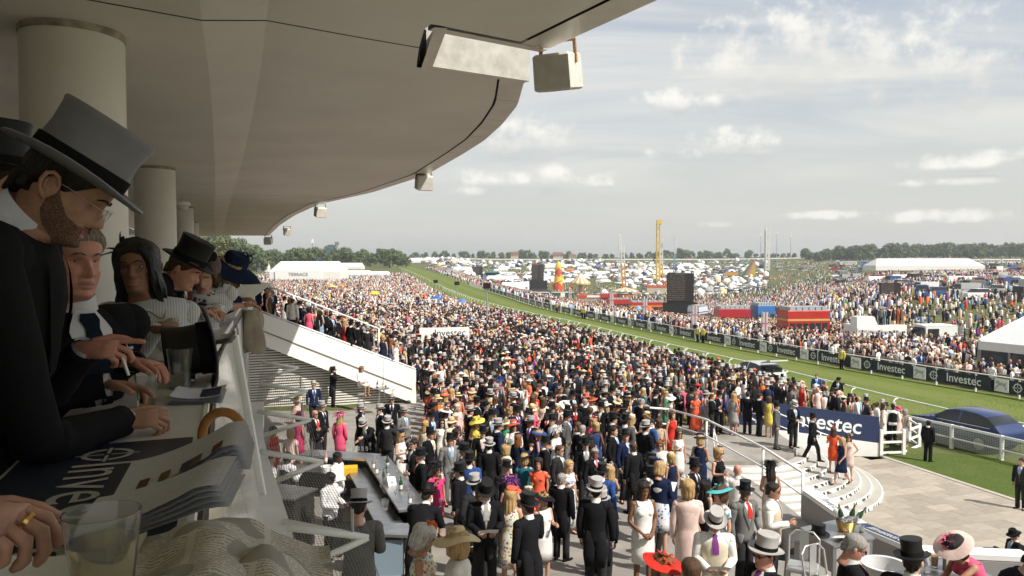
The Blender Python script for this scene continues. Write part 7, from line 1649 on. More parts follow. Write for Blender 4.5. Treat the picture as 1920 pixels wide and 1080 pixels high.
# ================================================================ crowds too many to count
CROWD = mat('crowd_cloth', rough=.8, attr='Col', spec=.2)
def tmpl(kind, lod):
 """low figure; face groups: 0 skin 1 upper 2 lower 3 hat or hair 4 shirt front"""
 b = MB(); n = 6 if lod == 1 else 4
 if lod == 3 and kind == 'box':
  b.box((0, 0, .75), (4.4, 1.8, .9), 1); b.box((.2, 0, 1.45), (2.6, 1.6, .55), 3); return b
 if lod == 3 and kind == 'tent':
  b.lathe([(2.2, 0), (2.2, 1.9), (.2, 3.2)], 4, 1, cap=False); return b
 if lod == 3:
  f_ = kind[0] == 'F'; hz = 1.53 if f_ else 1.62
  if kind == 'sit':
   b.tube([(0, 0, 0), (0, 0, .55)], [(.2, .16), (.12, .09)], 4, 1); b.tube([(0, -.1, .1), (0, -.6, .1)], [(.17, .08), (.15, .06)], 3, 2); b.tube([(0, -.02, .56), (0, -.03, .69), (0, -.02, .79)], [.05, .1, .05], 4, 0, cap=False); b.lathe([(.105, 0), (.085, .09), (.01, .13)], 4, 3, (0, .02, .69), cap=False); return b
  b.tube([(0, 0, .5 if f_ else .75), (0, 0, 1.34), (0, 0, 1.47)], [(.2, .15), (.24, .13), (.06, .06)], 4, 1, cap=False); b.tube([(0, 0, .02), (0, 0, .8)], [(.13, .09), (.17, .12)], 3, 0 if f_ else 2, cap=False); b.tube([(0, 0, hz-.12), (0, -.01, hz), (0, 0, hz+.11)], [.05, .1, .05], 4, 0, cap=False)
  if kind.endswith('t'): b.lathe([(.15, .06), (.09, .075), (.09, .2), (.01, .2)], 5, 3, (0, 0, hz), cap=False)
  elif kind.endswith('w'): b.lathe([(.19, .085), (.07, .14), (.01, .15)], 5, 5, (0, 0, hz), cap=False)
  else: b.lathe([(.105, .0), (.085, .09), (.01, .13)], 4, 3, (0, .025, hz), cap=False)
  return b
 if kind == 'sit':
  b.tube([(0, 0, 0), (0, .02, .3), (0, 0, .55)], [(.2, .16), (.19, .13), (.10, .08)], n, 1); b.tube([(-.1, -.15, .08), (-.1, -.55, .12)], .08, 4, 2); b.tube([(.1, -.15, .08), (.12, -.5, .22), (.12, -.75, .06)], .08, 4, 2); b.ball((0, -.03, .68), (.08, .095, .115), 6, 3, 0); b.ball((0, .01, .72), (.088, .095, .10), 6, 3, 3); return b
 fem = kind[0] == 'F'
 if fem:
  b.tube([(0, 0, .45), (0, 0, .88), (0, 0, 1.08), (0, -.01, 1.25), (0, 0, 1.40)], [(.19, .17), (.175, .135), (.13, .105), (.155, .125), (.09, .07)], n+1, 1)
  for s in (-1, 1): b.tube([(s*.07, 0, .5), (s*.075, 0, .02)], [.055, .04], 5, 0)
 else:
  b.tube([(0, .02, .70), (0, .01, .92), (0, 0, 1.10), (0, 0, 1.33), (0, 0, 1.43), (0, .01, 1.48)], [(.17, .12), (.18, .135), (.166, .125), (.20, .135), (.16, .10), (.07, .065)], n+1, 1)
  for s in (-1, 1): b.tube([(s*.09, 0, .9), (s*.1, 0, .45), (s*.1, .01, .02)], [.095, .075, .065], 5, 2)
  if lod == 1: b.add([(-.055, -.128, 1.40), (0, -.150, 1.12), (.055, -.128, 1.40), (0, -.115, 1.46)], [(0, 1, 2, 3)], 4)
 sh = .2 if not fem else .165; pz = kind[1] if len(kind) > 1 else 's'
 for s in (-1, 1):
  e = (s*(sh+.05), .02, 1.13) if fem is False else (s*(sh+.05), .02, 1.07); w_ = (s*(sh+.04), -.05, .88) if (pz == 's' or s == 1 and pz == 'h') else (s*.13, -.27, 1.18); z0 = 1.40 if not fem else 1.32
  b.tube([(s*sh, .01, z0), e, w_], [.062, .052, .042] if not fem else [.046, .04, .033], 5 if lod == 1 else 4, 1 if not fem else 0)
  if lod == 1: b.ball((w_[0], w_[1]-.03, w_[2]-.03), .045, 5, 3, 0)
 hz = 1.62 if not fem else 1.53
 b.ball((0, -.015, hz), (.078, .095, .118), 7 if lod == 1 else 5, 4 if lod == 1 else 3, 0); b.tube([(0, .01, hz-.2), (0, .005, hz-.08)], .05, 5, 0)
 if kind.endswith('t'): b.lathe([(.155, .055), (.16, .062), (.095, .068), (.088, .12), (.094, .205), (.01, .207)], 9 if lod == 1 else 6, 3, (0, 0, hz), 1, 1.1)
 elif kind.endswith('w'): b.ball((0, .02, hz+.025), (.086, .10, .11), 5, 3, 3); b.lathe([(.05, .10), (.19, .085), (.195, .092), (.08, .115), (.07, .16), (.01, .165)], 8, 5, (.02, 0, hz))
 elif fem: b.ball((0, .022, hz+.02), (.09, .105, .115), 6, 3, 3); b.tube([(0, .06, hz+.02), (0, .075, hz-.22)], [(.085, .05), (.08, .03)], 6, 3)
 else: b.ball((0, .012, hz+.028), (.083, .10, .105), 6, 3, 3)
 return b
TM = {}
def get_t(k, lod):
 if (k, lod) not in TM:
  b = tmpl(k, lod); v = np.array(b.v); tris = []; pid = []
  for f, m_ in zip(b.f, b.m):
   for i in range(1, len(f)-1): tris.append((f[0], f[i], f[i+1])); pid.append(m_)
  tr = np.array(tris); pv = np.zeros(len(v), int); pv[tr.reshape(-1)] = np.repeat(pid, 3); TM[(k, lod)] = (v, tr, pv)
 return TM[(k, lod)]
def crowd(name, label, items, parent=None):
 V, T_, Cc = [], [], []; o = 0
 for (x, y, z, a, s, k, lod, cols) in items:
  v, tr, pv = get_t(k, lod); ca, sa = math.cos(a), math.sin(a); q = np.empty_like(v); q[:, 0] = (v[:, 0]*ca-v[:, 1]*sa)*s+x; q[:, 1] = (v[:, 0]*sa+v[:, 1]*ca)*s+y; q[:, 2] = v[:, 2]*s+z
  V.append(q); T_.append(tr+o); Cc.append(np.array(cols)[pv]); o += len(v)
 V = np.concatenate(V); T_ = np.concatenate(T_); Cc = np.concatenate(Cc); me = bpy.data.meshes.new(name); me.vertices.add(len(V)); me.vertices.foreach_set('co', V.ravel()); me.loops.add(T_.size); me.loops.foreach_set('vertex_index', T_.ravel()); me.polygons.add(len(T_)); me.polygons.foreach_set('loop_start', np.arange(0, T_.size, 3))
 me.update(calc_edges=True); me.polygons.foreach_set('use_smooth', np.ones(len(T_), bool)); ca = me.color_attributes.new('Col', 'FLOAT_COLOR', 'POINT'); ca.data.foreach_set('color', np.concatenate([Cc, np.ones((len(Cc), 1))], 1).ravel()); me.materials.append(CROWD)
 q = obj(name, me, parent); stuff(q)
 if parent is None: tag(q, label, 'crowd')
 return q
cr = random.Random(9)
def cols(formal):
 sk = cr.choice([SK['fair'], SK['tan'], SK['red'], SK['fair'], SK['brown']]); hr_ = cr.choice([HC['brown'], HC['dark'], HC['blonde'], HC['dark'], HC['grey']])
 if formal == 'M': return [sk, C_[cr.choice(('black', 'black', 'black', 'charcoal', 'navy', 'grey'))], C_['charcoal'], cr.choice([C_['hatblack']]*3+[C_['hatgrey']]*2), C_['white'], C_['black']]
 if formal == 'm': return [sk, C_[cr.choice(('white', 'white', 'sky', 'navy', 'black', 'white', 'lgrey', 'blue', 'charcoal', 'palepink', 'beige'))], C_[cr.choice(('navy', 'charcoal', 'beige', 'black'))], hr_, C_['white'], C_['black']]
 d = C_[cr.choice(DRS+['white', 'cream', 'navy', 'black', 'beige', 'palepink', 'lgrey', 'white', 'navy', 'black'])]; return [sk, d, d, hr_, d, C_[cr.choice(('straw', 'black', 'white', 'white', 'cream', 'navy', 'palepink', 'straw', 'red', 'black', 'coral'))]]
def one(x, y, z, lod, formal, sitp=0.0):
 if cr.random() < sitp: return (x, y, z-.02, cr.uniform(0, 6.3), cr.uniform(.9, 1.1), 'sit', 3 if lod > 1 else 2, cols('m' if cr.random() < .5 else 'F'))
 r = cr.random()
 if r < .58:
  k, c = (('Mst' if cr.random() < .6 else 'Mht'), 'M') if (formal and cr.random() < .72) else (cr.choice(('Ms', 'Mh')), 'm')
  if formal and c == 'm': c = cr.choice('Mm');
 else: k, c = ('F'+cr.choice('sh')+('w' if cr.random() < (.45 if formal else .08) else '')), 'F'
 return (x, y, z, cr.uniform(0, 6.3), cr.uniform(.94, 1.05), k, lod, cols(c))
grid_ = {}
def spaced(x, y, d):
 i, j = int(x//d), int(y//d)
 for a in (-1, 0, 1):
  for c in (-1, 0, 1):
   for (u, v) in grid_.get((i+a, j+c), ()):
    if (u-x)**2+(v-y)**2 < d*d*.8: return False
 grid_.setdefault((i, j), []).append((x, y)); return True
items = [one(x, y, ground(x, y), 1 if y < 50 else 2, True) for (x, y) in REST]
def insee(x, y): return -20 < 960+F*x/y < 1960
k = 0
while k < 12000:   # formal enclosure further along
 k += 1; y = cr.uniform(52, 95); x = cr.uniform(-34, xn(y)-3.4)
 if y < 72 and x > -9 and y < 70: continue
 if not insee(x, y) or not spaced(x, y, .62): continue
 items.append(one(x, y, ground(x, y), 2 if y < 68 else 3, True))
crowd('enclosure_crowd', 'packed crowd of guests in top hats filling the lawn enclosure', items)
items = []; grid_.clear(); k = 0
while k < 15000:
 k += 1; y = 90+cr.random()**1.3*230; x = xn(y)-4-cr.random()*min(60, 26+y*.2)
 if not insee(x, y) or not spaced(x, y, .8 if y < 160 else 1.0): continue
 items.append(one(x, y, ground(x, y), 2 if y < 100 else 3, False))
k = 0
while k < 1500:
 k += 1; y = cr.uniform(36, 70); x = cr.uniform(-26, -10);
 if on_stair(x, y) is not None or inpoly(x, y, TERR) or x > -11 and y < 40 or x < -9.8-.32*(y-22): continue
 if spaced(x, y, .65): items.append(one(x, y, ground(x, y), 1, False))
crowd('far_enclosure_crowd', 'dense crowd in shirts and dresses further along the near rail', items)
items = []; grid_.clear(); k = 0
while k < 26000:
 k += 1; y = 44+cr.random()**1.4*380; d = 1.2+cr.random()**1.5*(13+y*.06); x = xf(y)+d*1.08
 if y < 62 and d > 3: continue
 if not insee(x, y) or not spaced(x, y, .75 if y < 140 else 1.1): continue
 items.append(one(x, y, ground(x, y), 1 if y < 62 else 2 if y < 100 else 3, False))
crowd('rail_crowd', 'crowd in white shirts pressed along the far rail', items)
items = []; grid_.clear(); k = 0
while k < 1200:                    # picnic groups on the right hand hillside: tight knots with grass between
 k += 1; y = 76+cr.random()**1.1*190; a = cr.uniform(.20, .74); x = a*y
 if x < xf(y)+16 or not insee(x, y): continue
 n_ = cr.randint(2, 9)+int(8*smst(a, .55, .25)+6*smst(y, 120, 220))
 for q in range(n_):
  u, v = x+cr.gauss(0, 1.6+y*.006), y+cr.gauss(0, 1.6+y*.01)
  if v > 70 and u > xf(v)+6 and spaced(u, v, .72): items.append(one(u, v, ground(u, v), 2 if v < 82 else 3, False, .72 if v < 140 else .45))
k = 0
while k < 6500:
 k += 1; y = 100+cr.random()**1.3*230; x = cr.uniform(.16, .52)*y
 if mnoise.noise(Vector((x*.05, y*.04, 8))) > -.28 and x > xf(y)+20 and spaced(x, y, 1.15): items.append(one(x, y, ground(x, y), 3, False, .35))
k = 0
while k < 6500:
 k += 1; y = cr.uniform(230, 660); x = cr.uniform(-.10, .72)**1*y
 if spaced(x, y, 1.5) and x > xf(y)+12 and mnoise.noise(Vector((x*.02, y*.012, 4))) > -.1: items.append(one(x, y, ground(x, y), 3, False, .3))
crowd('hillside_crowd', 'scattered picnickers and walkers across the grassy infield hillside', items)
items = []; grid_.clear()
for k in range(4200):
 y = cr.uniform(330, 760); x = cr.uniform(-.12, .34)*y
 if x < xf(y)+14 or mnoise.noise(Vector((x*.012, y*.010, 1))) < (-.25 if y < 520 else .05) or not spaced(x, y, 3.6): continue
 c = cr.choice([C_['white']]*12+[C_['lgrey']]*4+[(.09, .13, .22), C_['charcoal'], (.25, .06, .04), C_['straw'], C_['navy'], C_['grey']]); items.append((x, y, ground(x, y), cr.uniform(0, 6.3), cr.uniform(.65, 1.1), cr.choice(('box', 'box', 'box', 'tent')), 3, [c, c, c, (.1, .11, .12), c, c]))
crowd('far_camp', 'far mass of pale vehicles and tents filling the middle of the course', items)['category'] = 'vehicles'
# ================================================================ things far across the course
def far(px, py):
 d = ray(px, py); d = d/d.y
 for Y in np.concatenate([np.arange(30, 300, .5), np.arange(300, 1500, 2)]):
  if CAMZ+d.z*Y <= ground(d.x*Y, Y): return Vector((d.x*Y, Y, ground(d.x*Y, Y)))
 return Vector((d.x*900, 900, ground(d.x*900, 900)))
def m_px(p, n_): return n_*p.y/F
SCRM = bpy.data.materials.new('screen_face'); SCRM.use_nodes = True; t = NT(SCRM.node_tree); gco = t.new('ShaderNodeTexCoord').outputs['Generated']; su = t.new('ShaderNodeSeparateXYZ'); t.put(su.inputs[0], gco)
ln = t.math('MULTIPLY', t.math('GREATER_THAN', t.math('FRACT', t.math('MULTIPLY', su.outputs[2], 13.0)), .55), t.math('GREATER_THAN', t.noise(t.vmath('MULTIPLY', gco, (9, 1, 13)), 3, 1), .52)); ln = t.math('MULTIPLY', ln, t.math('LESS_THAN', su.outputs[0], .7))
t.put(t.n['Principled BSDF'].inputs['Base Color'], t.mix(ln, (.012, .011, .011, 1), (.20, .14, .12, 1))); t.n['Principled BSDF'].inputs['Roughness'].default_value = .5
def screen(px, py, w_, h, label, base=0, rz=0.0, bw=1.1):
 p = far(px, py); W, H_ = m_px(p, w_), m_px(p, h); B = m_px(p, base); o = thing('big_screen', label, 'screen', p, rz); MB().box((0, 0, B+H_/2), (W, W*.10, H_)).build('frame', BLACK, o, world=False); MB().box((0, -W*.056, B+H_/2), (W*.93, W*.02, H_*.92)).build('display', SCRM, o, world=False)
 if B: MB().box((0, .3, B/2-.01), (W*bw, W*.18, B)).build('plinth', BLACK, o, world=False)
 return o
screen(1275, 603, 49, 55, 'tallest black race screen standing on a black plinth', 36, R(-8), 1.3); screen(1005, 552, 17, 30, 'narrow dark screen left of the helter skelter', 26, 0, 1.5); screen(1016, 552, 7, 31, 'thin black slab screen beside the narrow screen', 26, 0, 3); screen(894, 520, 22, 13, 'small black screen above a teal banner', 7); screen(1668, 568, 38, 22, 'small dark screen on a post on the right hillside', 16, 0, .1)
hp_ = far(1047, 546); S = m_px(hp_, 1.0); o = thing('helter_skelter', 'red and yellow helter skelter tower with spiral slide', 'fairground ride', hp_)
HELT = bpy.data.materials.new('helter_pattern'); HELT.use_nodes = True; t = NT(HELT.node_tree); oc = t.new('ShaderNodeTexCoord').outputs['Object']; su = t.new('ShaderNodeSeparateXYZ'); t.put(su.inputs[0], oc); an = t.math('MULTIPLY', t.math('ARCTAN2', su.outputs[0], su.outputs[1]), 2.55); zz = t.math('MULTIPLY', su.outputs[2], 1.1/S/5); f = t.math('GREATER_THAN', t.math('ADD', t.math('ABSOLUTE', t.math('SINE', an)), t.math('MULTIPLY', t.math('SINE', zz), .9)), .75); t.put(t.n['Principled BSDF'].inputs['Base Color'], t.mix(f, (.72, .45, .04, 1), (.55, .05, .02, 1)))
MB().lathe([(11*S, 0), (9*S, 14*S), (6.3*S, 36*S), (6*S, 48*S), (4*S, 52*S), (.3*S, 57*S)], 24).build('tower', HELT, o, smooth=40, world=False)
MB().tube([(S*(12.5-5*q)*math.cos(1+q*7.5), S*(12.5-5*q)*math.sin(1+q*7.5), S*(2+34*q)) for q in np.linspace(0, 1, 44)], [(1.4*S, .9*S)]*44, 6, lat=(0, 0, 1)).build('slide', YELLOW, o, smooth='all', world=False)
cp_ = far(1088, 550); S = m_px(cp_, 1.0); o = thing('carousel', 'striped cream and tan carousel roof beside the helter skelter', 'fairground ride', cp_)
STRI = bpy.data.materials.new('stripe_roof'); STRI.use_nodes = True; t = NT(STRI.node_tree); oc = t.new('ShaderNodeTexCoord').outputs['Object']; su = t.new('ShaderNodeSeparateXYZ'); t.put(su.inputs[0], oc); t.put(t.n['Principled BSDF'].inputs['Base Color'], t.mix(t.math('GREATER_THAN', t.math('SINE', t.math('MULTIPLY', t.math('ARCTAN2', su.outputs[0], su.outputs[1]), 12)), 0), (.70, .64, .50, 1), (.42, .27, .12, 1)))
MB().lathe([(19*S, 19*S), (18*S, 21*S), (8*S, 29*S), (.4*S, 38*S)], 36).build('canopy', STRI, o, smooth=30, world=False); MB().lathe([(19.3*S, 16.5*S), (19.3*S, 19*S)], 24, cap=False).build('rim', plain((.5, .36, .12)), o, world=False); MB().lathe([(16*S, 0), (16*S, 1.5*S)], 24).build('platform', plain((.5, .12, .06)), o, world=False); MB().lathe([(4*S, 1.5*S), (4*S, 17*S)], 12).build('drum', plain((.55, .45, .35)), o, world=False)
for k in range(10): MB().tube([(15*S*math.cos(k*.628), 15*S*math.sin(k*.628), 1.5*S), (15*S*math.cos(k*.628), 15*S*math.sin(k*.628), 17*S)], .4*S, 5).build('pole', GOLD, o, world=False)
def lattice(label, px, y0, y1, w_, c, lean=0.0, top=None, name='ride_tower'):
 p = far(px, y0); H_ = m_px(p, y0-y1); W = m_px(p, w_); o = thing(name, label, 'fairground ride' if name == 'ride_tower' else 'mast', p); mt = plain(c) if not isinstance(c, list) else None; L = m_px(p, lean); k = 8; cs = c if isinstance(c, list) else [c]*k
 for i in range(k):
  z0, z1 = H_*i/k, H_*(i+1)/k; b = MB(); ll = lambda z: L*z/H_
  for sx_ in (-1, 1):
   for sy_ in (-1, 1): b.bar((sx_*W/2+ll(z0), sy_*W/2, z0), (sx_*W/2+ll(z1), sy_*W/2, z1), W*.26)
  b.bar((-W/2+ll(z0), -W/2, z0), (W/2+ll(z1), -W/2, z1), W*.14); b.bar((W/2+ll(z0), W/2, z0), (-W/2+ll(z1), W/2, z1), W*.14); b.build('mast_section', plain(cs[i % len(cs)]), o, world=False)
 if top: MB().box((L+W*.4, 0, H_+m_px(p, 3)), (W*1.8, W*1.5, m_px(p, 8))).build('head', plain(top), o, world=False)
 return o
WG = (.62, .62, .60); OR = (.60, .22, .03); YE = (.62, .42, .06)
lattice('white lattice ride tower left of the orange arm', 1162, 533, 438, 4, [WG]); lattice('leaning orange and white ride arm', 1171, 551, 462, 6, [YE, OR, OR, YE, OR, WG, WG, WG], -5); lattice('tallest yellow lattice ride tower', 1233.5, 530, 420, 5.5, [YE], 0, YE); lattice('orange based white ride tower beside the yellow one', 1240, 528, 445, 4.5, [OR, YE, YE, WG, WG, WG, (.35, .42, .5), WG], -1); lattice('slim blue and white ride pole', 1263.5, 515, 437, 3, [(.06, .16, .4), (.06, .16, .4), (.12, .25, .45), (.2, .3, .45), WG, WG, WG, WG], 4); lattice('tall white ride tower standing alone on the right', 1438, 508, 424, 6.5, [WG], 0, None)
for px, y0, y1, lab in ((1426, 478, 440, 'thin distant mast left of the white tower'), (1456, 476, 436, 'thin distant mast right of the white tower'), (1482, 476, 442, 'farthest thin mast at right'), (586, 500, 452, 'thin pale mast above the terrace tent')):
 p = far(px, max(y0, 487)); o = thing('radio_mast', lab, 'mast', p); MB().tube([(0, 0, 0), (0, 0, m_px(p, max(y0, 487)-y1))], [.4, .2], 6).build('pole', ALU, o, world=False); MB().box((0, 0, m_px(p, max(y0, 487)-y1)), (1.2, 1.2, 2.5)).build('antenna', WHITE, o, world=False)
def tent(px, py, w_, h, label, c=(.74, .73, .70), kind='gable', dw=.7, rz=0.0, cat='marquee', wall=.42, name=None, poles=0):
 p = far(px, py); W, H_ = m_px(p, w_), m_px(p, h); D = W*dw; o = thing(name or 'marquee', label, cat, p, rz); e = H_*wall; x = W/2; y = D/2; mt = plain(c, .7) if not isinstance(c, list) else None
 if kind == 'pyramid':
  cs = c if isinstance(c, list) else [c, c]
  for k in range(4):
   a = [(-x, -y), (x, -y), (x, y), (-x, y)]; p0, p1 = a[k], a[(k+1) % 4]; b = MB(); b.add([(*p0, e), (*p1, e), (p1[0]*.4, p1[1]*.4, e+(H_-e)*.42), (p0[0]*.4, p0[1]*.4, e+(H_-e)*.42), (0, 0, H_)], [(0, 1, 2, 3), (3, 2, 4)]); b.add([(*p0, e), (*p1, e), (*p1, e-H_*.08), (*p0, e-H_*.08)], [(3, 2, 1, 0)]); b.build('roof_panel', plain(cs[k % 2], .7), o, world=False); MB().box((p0[0]*.97, p0[1]*.97, e/2), (W*.025, W*.025, e)).build('leg', ALU, o, world=False)
 else:
  MB().add([(-x, -y, e), (x, -y, e), (x*.86, 0, H_), (-x*.86, 0, H_), (x, y, e), (-x, y, e)], [(0, 1, 2, 3), (2, 4, 5, 3), (0, 3, 5), (1, 4, 2)]).build('roof', mt, o, world=False); b = MB()
  for q in ((-x, -y, x, -y), (x, -y, x, y), (x, y, -x, y), (-x, y, -x, -y)): b.quad((q[0], q[1], 0), (q[2], q[3], 0), (q[2], q[3], e), (q[0], q[1], e))
  b.build('wall', mt, o, world=False)
  for k in range(poles): MB().tube([(-x*.8+1.6*x*k/(poles-1), 0, H_*.95), (-x*.8+1.6*x*k/(poles-1), 0, H_*1.13)], W*.004, 5).build('pole', ALU, o, world=False)
 return o
tent(1730, 507, 200, 22, 'longest white marquee on the right hillside', dw=.25, poles=7); tent(1655, 531, 62, 13, 'low white awning tent left of the small screen', dw=.4); tent(1700, 528, 60, 13, 'white trailer box behind the awning tent', dw=.25); tent(791, 493, 62, 8, 'long white stand with flat roof where the track disappears', dw=.15); tent(697, 489, 24, 5, 'small white roof among trees at the end of the track', dw=.3); tent(582, 530, 128, 40, 'big white tent with terrace sign and balcony', dw=.6, wall=.55)
for px, py, w_, h, lab in ((535, 494, 36, 11, 'left of three far white marquees by the trees'), (552, 495, 30, 10, 'right hand far white marquee by the trees'), (493, 510, 24, 20, 'white conical tent roof beyond the staircase rail'), (660, 505, 44, 12, 'white flat roofed pavilion beyond the terrace tent'), (668, 521, 60, 14, 'near row of white parasol roofs beside the terrace tent'), (710, 521, 44, 12, 'right hand row of white parasol roofs near the rail'), (868, 512, 36, 12, 'white marquee left of the small screen'), (868, 498, 14, 8, 'small arched white tent above the white marquee'), (942, 527, 62, 10, 'long pale awning below the stage'), (968, 543, 60, 14, 'long white food stall roof beside the dark trailer'), (1035, 503, 26, 8, 'pale stall roof beyond the helter skelter'), (1805, 532, 60, 14, 'pale cabin row right of the long marquee')): tent(px, py, w_, h, lab, dw=.5)
for k in range(130):   # market of small stalls between the screens and the field
 px = cr.uniform(930, 1335); py = 497+cr.random()*34; c = cr.choice([(.74, .73, .71)]*22+[(.5, .16, .05), (.12, .2, .4), (.5, .36, .16)])
 q = tent(px, py, cr.uniform(9, 24), cr.uniform(3.5, 6.5), 'pale stall roof in the fairground market', c, dw=.6, rz=cr.uniform(-.5, .5), cat='stall', name='market_stall'); q['group'] = 'stalls of the fairground market'
for px, py, w_, h, c, lab in ((1330, 612, 40, 26, [(.02, .02, .022), (.05, .05, .05)], 'black gazebo by the far rail'), (1312, 606, 22, 16, [(.03, .08, .3), (.05, .12, .38)], 'blue gazebo half hidden behind the black one'), (1424, 622, 36, 24, [(.74, .73, .72), (.6, .6, .6)], 'white pointed gazebo by the far rail'), (1459, 632, 46, 28, [(.55, .36, .03), (.03, .03, .035)], 'yellow and black gazebo by the red bus'), (1170, 590, 28, 12, [(.55, .58, .55), (.4, .45, .42)], 'pale grey green gazebo by the far rail'), (1140, 584, 24, 12, [(.06, .2, .1), (.08, .25, .13)], 'green gazebo left of the pale one'), (1563, 582, 24, 12, [(.03, .14, .07), (.03, .14, .07)], 'dark green gazebo among picnickers'), (1250, 606, 40, 22, [(.60, .10, .02), (.72, .7, .66)], 'red and white striped booth below the big screen'), (1400, 612, 20, 12, [(.05, .2, .12), (.05, .2, .12)], 'green gazebo left of the white one')): tent(px, py, w_, h, lab, c, 'pyramid', 1.0, .2, 'gazebo', .62, 'gazebo')
def umb(px, py, w_, c, lab, hh=2.3):
 p = far(px, py); W = m_px(p, w_)/2; o = thing('parasol', lab, 'parasol', p, group=None); MB().lathe([(W, hh*.78), (W*.55, hh*.93), (.02, hh)], 10).build('canopy', plain(c), o, world=False); MB().tube([(0, 0, 0), (0, 0, hh)], .03, 5).build('pole', ALU, o, world=False)
for a in ((702, 572, 22, (.68, .50, .05), 'yellow parasol in the far crowd'), (820, 583, 20, (.03, .12, .45), 'bright blue parasol in the far crowd'), (867, 592, 19, (.10, .18, .42), 'grey blue parasol left of the rail'), (623, 555, 16, (.55, .45, .15), 'pale yellow parasol before the terrace tent'), (640, 552, 15, (.62, .22, .04), 'orange parasol before the terrace tent'), (1217, 604, 16, (.68, .12, .03), 'orange red parasol by the far rail'), (1197, 603, 14, (.2, .35, .55), 'pale blue parasol by the far rail'), (1020, 558, 11, (.05, .2, .5), 'blue parasol left along the far rail')): umb(*a)
def bus(px, py, w_, label, c, rz=0.0, two=True, c2=None):
 p = far(px, py); L = m_px(p, w_)/max(.5, abs(math.cos(rz))); L = min(L, 11.0); Wd = 2.4; H_ = 4.2 if two else 3.0; o = thing('double_decker_bus' if two else 'coach', label, 'bus', p, rz); body = plain(c, .35, coat=.4)
 MB().rings([[(x, s*Wd/2*k, z) for x, s in ((-L/2, -1), (L/2, -1), (L/2, 1), (-L/2, 1))] for z, k in ((.35, 1), (H_*.52, 1.01), (H_*.78, 1.0), (H_*.80, .97))]).build('body', [body], o, world=False)
 dk = mat('bus_window', (.03, .035, .04), .12); n_ = 6
 for row, z0, z1 in ((0, .30, .48), (1, .80, .89)) if two else ((0, .38, .62),):
  for i in range(n_):
   x0 = -L/2*.92+L*.92*i/n_; b = MB(); b.box((x0+L*.92/n_/2-L*.0, 0, H_*(z0+z1)/2), (L*.92/n_*.82, Wd*(1.022 if row == 0 else .98), H_*(z1-z0))); b.build('window', dk if row == 0 else mat('bus_glass', (.35, .38, .40), .15), o, world=False)
 if c2: MB().box((0, 0, H_*.56), (L*1.004, Wd*1.02, H_*.05)).build('stripe', plain(c2), o, world=False)
 for x in (-L*.3, L*.3):
  for s in (-1, 1): q = MB().lathe([(.5, -.14), (.5, .14)], 14).build('wheel', BLACK, o, world=False); q.location = (x, s*Wd*.47, .5); q.rotation_euler = (R(90), 0, 0)
 return o
RED = (.42, .025, .018); bus(1505, 640, 82, 'large red open top double decker beside the yellow gazebo', RED, R(8), True, (.55, .35, .1)); bus(1372, 618, 60, 'dark red open top bus behind the black gazebo', (.36, .02, .03), R(6)); bus(1213, 590, 66, 'red open top bus left of the big screen', RED, R(4), True, (.6, .4, .05)); bus(1308, 606, 26, 'white and blue bus front below the big screen', (.62, .63, .66), R(55), True, (.04, .09, .35)); bus(1430, 612, 34, 'blue double decker between two red buses', (.04, .16, .4), R(10)); bus(1160, 582, 40, 'smaller red bus nearest the fairground', RED, R(5)); bus(1140, 568, 30, 'red bus roof behind the pale gazebo', RED, R(3))
for i in range(9): bus(1590+i*38, 497-i*.4, 34, 'white coach in the row behind the long marquee', cr.choice([(.7, .7, .7), (.72, .72, .7), (.1, .25, .5)]), cr.uniform(-.1, .1), False)['group'] = 'coaches parked on the skyline'
def car_mesh(kind, lod=False):
 b = MB(); W = .9;
 prof = {'suv': [(-2.3, .35, .95), (-2.25, .35, 1.05), (-1.3, .35, 1.12), (1.9, .35, 1.12), (2.35, .4, .95)], 'hatch': [(-2.0, .35, .80), (-1.9, .3, .9), (-1.0, .3, .98), (1.7, .3, 1.0), (2.0, .35, .85)], 'van': [(-2.5, .4, 1.0), (-2.4, .35, 1.2), (-1.7, .35, 1.3), (2.4, .35, 1.3), (2.5, .4, 1.25)]}[kind]
 b.rings([[(x, -W*k, z0), (x, W*k, z0), (x, W, (z0+z1)/2), (x, W*.93, z1), (x, -W*.93, z1), (x, -W, (z0+z1)/2)] for (x, z0, z1), k in zip(prof, (.8, .92, .96, .96, .85))], 0)
 cab = {'suv': (-1.0, -.25, 1.7, 2.2, 1.1, 1.68), 'hatch': (-.9, -.2, 1.4, 1.9, .97, 1.46), 'van': (-1.7, -1.0, 2.35, 2.45, 1.28, 2.25)}[kind]; x0, x1, x2, x3, z0, z1 = cab
 P = lambda x, y, z: (x, y, z); b.add([P(x0, -.82, z0), P(x3, -.82, z0), P(x3, .82, z0), P(x0, .82, z0), P(x1, -.66, z1), P(x2, -.66, z1), P(x2, .66, z1), P(x1, .66, z1)], [(0, 1, 5, 4), (1, 2, 6, 5), (2, 3, 7, 6), (3, 0, 4, 7)], 1); b.add([P(x1-.06, -.69, z1), P(x2+.06, -.69, z1), P(x2+.06, .69, z1), P(x1-.06, .69, z1), P(x1, -.6, z1+.05), P(x2, -.6, z1+.05), P(x2, .6, z1+.05), P(x1, .6, z1+.05)], [(0, 1, 5, 4), (1, 2, 6, 5), (2, 3, 7, 6), (3, 0, 4, 7), (4, 5, 6, 7), (3, 2, 1, 0)], 0)
 if kind == 'van': b.box((.6, 0, 1.75), (3.4, 1.80, .95), 0)
 for x in (prof[0][0]+.85, prof[-1][0]-.8):
  for s in (-1, 1): b.tube([(x, s*.62, .33), (x, s*.92, .33)], .33, 10 if not lod else 7, 2)
 return b
CARP = mat('car_paint', rough=.3, objcol=True, coat=.6, spec=.5); CARG = mat('car_glass', (.02, .025, .03), .06); TYRE = mat('tyre', (.015, .015, .016), .8)
